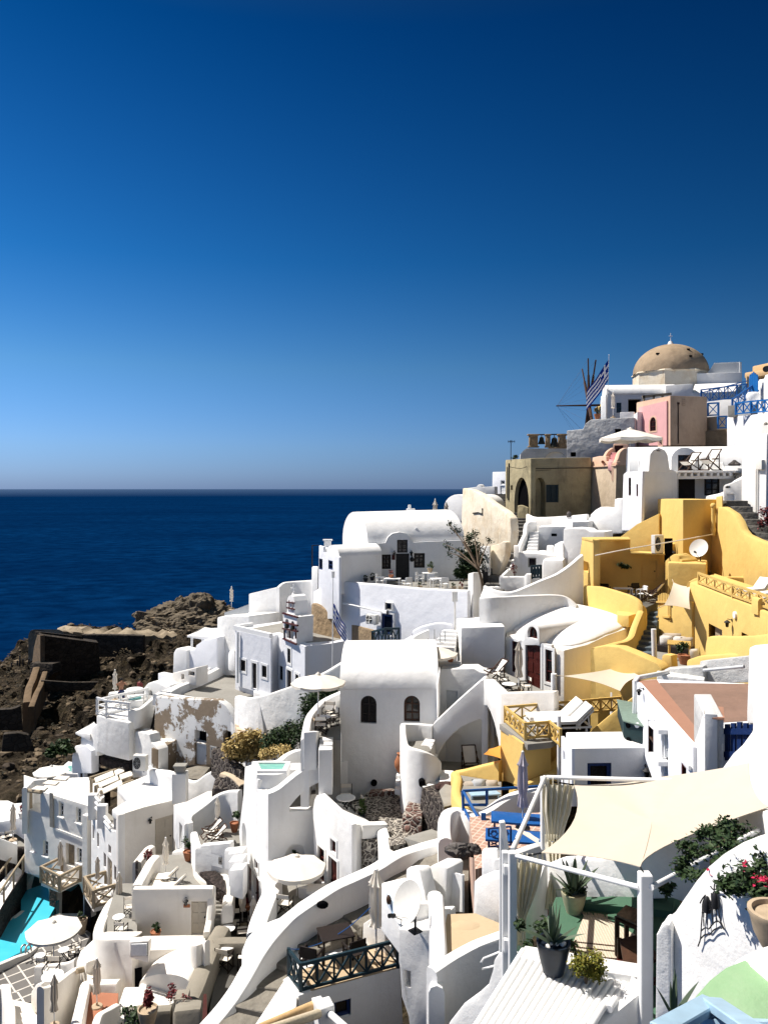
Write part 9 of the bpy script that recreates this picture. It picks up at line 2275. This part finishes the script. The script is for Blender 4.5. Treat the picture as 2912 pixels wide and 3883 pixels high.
stairs('cream steps descending from pool deck at the bottom left',at(80,1110,32.6),at(290,1070,32.),at(85,900,37.4),at(270,870,37),5,1.2,'cream',name='cream_steps')
flatslab('','',[(85,860),(265,820),(275,910),(95,945)],at(180,880,38).z,at(180,880,38).z-2.5,'tilefloor',0,'lower_deck',kind='structure')
T=thing('corner_wall','cream sloping wall in the bottom left corner','wall');T.name='sloping_wall'
obj('wall',ribbon_wall(W3([(-60,840,36.6),(40,800,36.8),(52,860,35.6),(75,960,34),(80,1120,32)]),.4,3.4,3),'cream',T)
wall(thing('deck_pier','cream wall piece with rounded niche beside the cream steps','wall'),pln(215,36.2,300,35),[(215,1000),(218,850),(250,800),(290,790),(300,1000)],.6,mat='cream',bev=.1)
# planter in the foreground bottom
T=thing('flower_jar','big clay jar with dark red succulent at the bottom edge','potted plant');c=at(1035,1095,24.6);pot(T,c,.30,.58,'clay');bush('x','','',c+V(.05,0,.82),(.24,.24,.34),600,.11,'leaf_red',8,88,par=T)
bush('jar_greenery','dark green prickly shrub left of the big clay jar','shrub',at(950,1060,24.8),(.7,.5,.5),460,.14,'leaf_dark',8,89)
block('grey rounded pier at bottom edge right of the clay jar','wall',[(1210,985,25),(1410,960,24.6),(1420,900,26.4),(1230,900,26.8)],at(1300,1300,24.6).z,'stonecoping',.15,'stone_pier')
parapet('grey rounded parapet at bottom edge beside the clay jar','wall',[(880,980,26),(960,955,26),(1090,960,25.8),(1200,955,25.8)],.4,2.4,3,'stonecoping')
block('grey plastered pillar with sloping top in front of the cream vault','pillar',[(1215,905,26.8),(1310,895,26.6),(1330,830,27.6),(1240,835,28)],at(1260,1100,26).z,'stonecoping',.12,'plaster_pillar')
bush('wall_creeper','crimson creeper on the grey pillar at the bottom','climbing plant',at(1255,865,26.4),(.5,.3,.4),120,.12,'leaf_red',5,90,stem=False)
bm=nb();bar(bm,at(1425,1100,24.2),at(1435,870,25),.1);bar(bm,at(1445,1100,24.),at(1440,880,24.8),.06);tag(obj('red_post',bm,'redwood'),'dark red wooden post leaning at the grey pier','post')
# headland with fort ruin
zone('E1')
T=thing('fort_ruin','dark ruined fort wall standing on the rocky headland','ruin')
PLf,PRt,vL,vR=corner(284,112,225,125,720,121)
fz=at(284,296,112).z
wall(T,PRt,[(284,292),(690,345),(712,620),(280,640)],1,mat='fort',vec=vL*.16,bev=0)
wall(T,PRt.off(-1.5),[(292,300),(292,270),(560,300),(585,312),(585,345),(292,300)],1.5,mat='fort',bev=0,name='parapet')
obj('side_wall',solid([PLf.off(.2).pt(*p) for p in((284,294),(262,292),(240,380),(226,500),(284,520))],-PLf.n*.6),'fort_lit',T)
wall(T,pln(208,110,375,108),[(208,640),(212,486),(368,492),(375,560),(300,640)],1.5,mat='fort',bev=.1,name='lower_bastion')
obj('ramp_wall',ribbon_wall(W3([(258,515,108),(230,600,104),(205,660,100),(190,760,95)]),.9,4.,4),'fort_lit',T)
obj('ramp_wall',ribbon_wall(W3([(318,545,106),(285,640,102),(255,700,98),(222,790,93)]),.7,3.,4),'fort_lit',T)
wall(thing('terrace_ruin','long low dark retaining wall below the fort ruin','wall'),pln(285,103,700,106),[(280,690),(290,608),(500,622),(690,620),(640,680)],.5,mat='fort',bev=.1)
wall(thing('square_ruin','dark square ruined building at the left edge of the headland','ruin'),pln(-120,88,150,90),[(-120,960),(-120,820),(90,808),(150,785),(165,960)],.8,mat='fort',bev=.1)
wall(thing('lower_ruin','dark stone retaining wall low on the headland at left','wall'),pln(20,80,240,81),[(10,1110),(25,985),(130,975),(200,990),(245,1110)],.8,mat='fort',bev=.15)
def crag(label,spots,mat,seed,name='rock_outcrop'):
 bm=nb();rs=random.Random(seed)
 T=thing(name,label,'rock')
 for i,(x,y,Y,rx,rz) in enumerate(spots):
  b2=nb();bmesh.ops.create_icosphere(b2,subdivisions=5,radius=1)
  for v in b2.verts:
   c=v.co.copy();n=mnoise.fractal(c*1.6+V(i*7,seed,0),.8,2.1,6);r=1+.32*n+.10*mnoise.cell(c*3.2);v.co=V(c.x*rx*r,c.y*rx*.8*r,c.z*rz*r)
  bmesh.ops.translate(b2,verts=b2.verts,vec=at(x,y,Y));me=bpy.data.meshes.new('t');b2.to_mesh(me);b2.free();bm.from_mesh(me);bpy.data.meshes.remove(me)
 obj('crag',bm,M[mat],T,0)
crag('pale eroded rock outcrop at the tip of the headland',[(1180,215,150,5.5,3.4),(1270,205,152,5,3.8),(1350,190,152,5,4.2),(1440,190,150,5.,4.2),(1400,235,148,6,3.4),(1230,250,147,5,2.6),(1490,235,148,4.5,3.2),(1120,245,149,3.5,1.6)],'cragrock',3)
T=thing('arch_ruin','small ruined stone arch beside the pale rock outcrop','ruin')
wall(T,pln(990,148,1115,147),arch_outline(990,1112,255,205,168),3.5,[dict(r=(1040,185,1092,255),arch=1.,k='void',rec=3.3)],mat='rough_tan',bev=.1)
T=thing('plateau_ledge','flat pale stone ledge along the top of the headland','rock')
obj('ledge',ribbon_wall(W3([(345,270,130),(420,252,134),(540,248,138),(700,262,138),(900,268,138),(1060,280,140),(1250,285,142)]),6,5,6,rr=1.,wob=.4),'ledgerock',T)
obj('shade_wall',ribbon_wall(W3([(580,285,128),(760,285,128),(900,288,128),(1010,292,128)]),1.,3.6,3),'fort',T)
bush('agave','dark green spiky agave on the slope left of the white fins','plant',at(450,1075,58.5),(1.7,1.2,1.),420,.55,'leaf_dark',5,92)
T=thing('ruin_fence','thin dark fence posts on the left skyline of the headland','fence')
for x,y0,y1 in((142,500,435),(125,495,470),(205,490,455),(222,490,468),(85,500,484),(165,500,460)):
 bm=nb();rod(bm,at(x,y0+10,118),at(x,y1,118),.12,5);obj('post',bm,'iron',T)
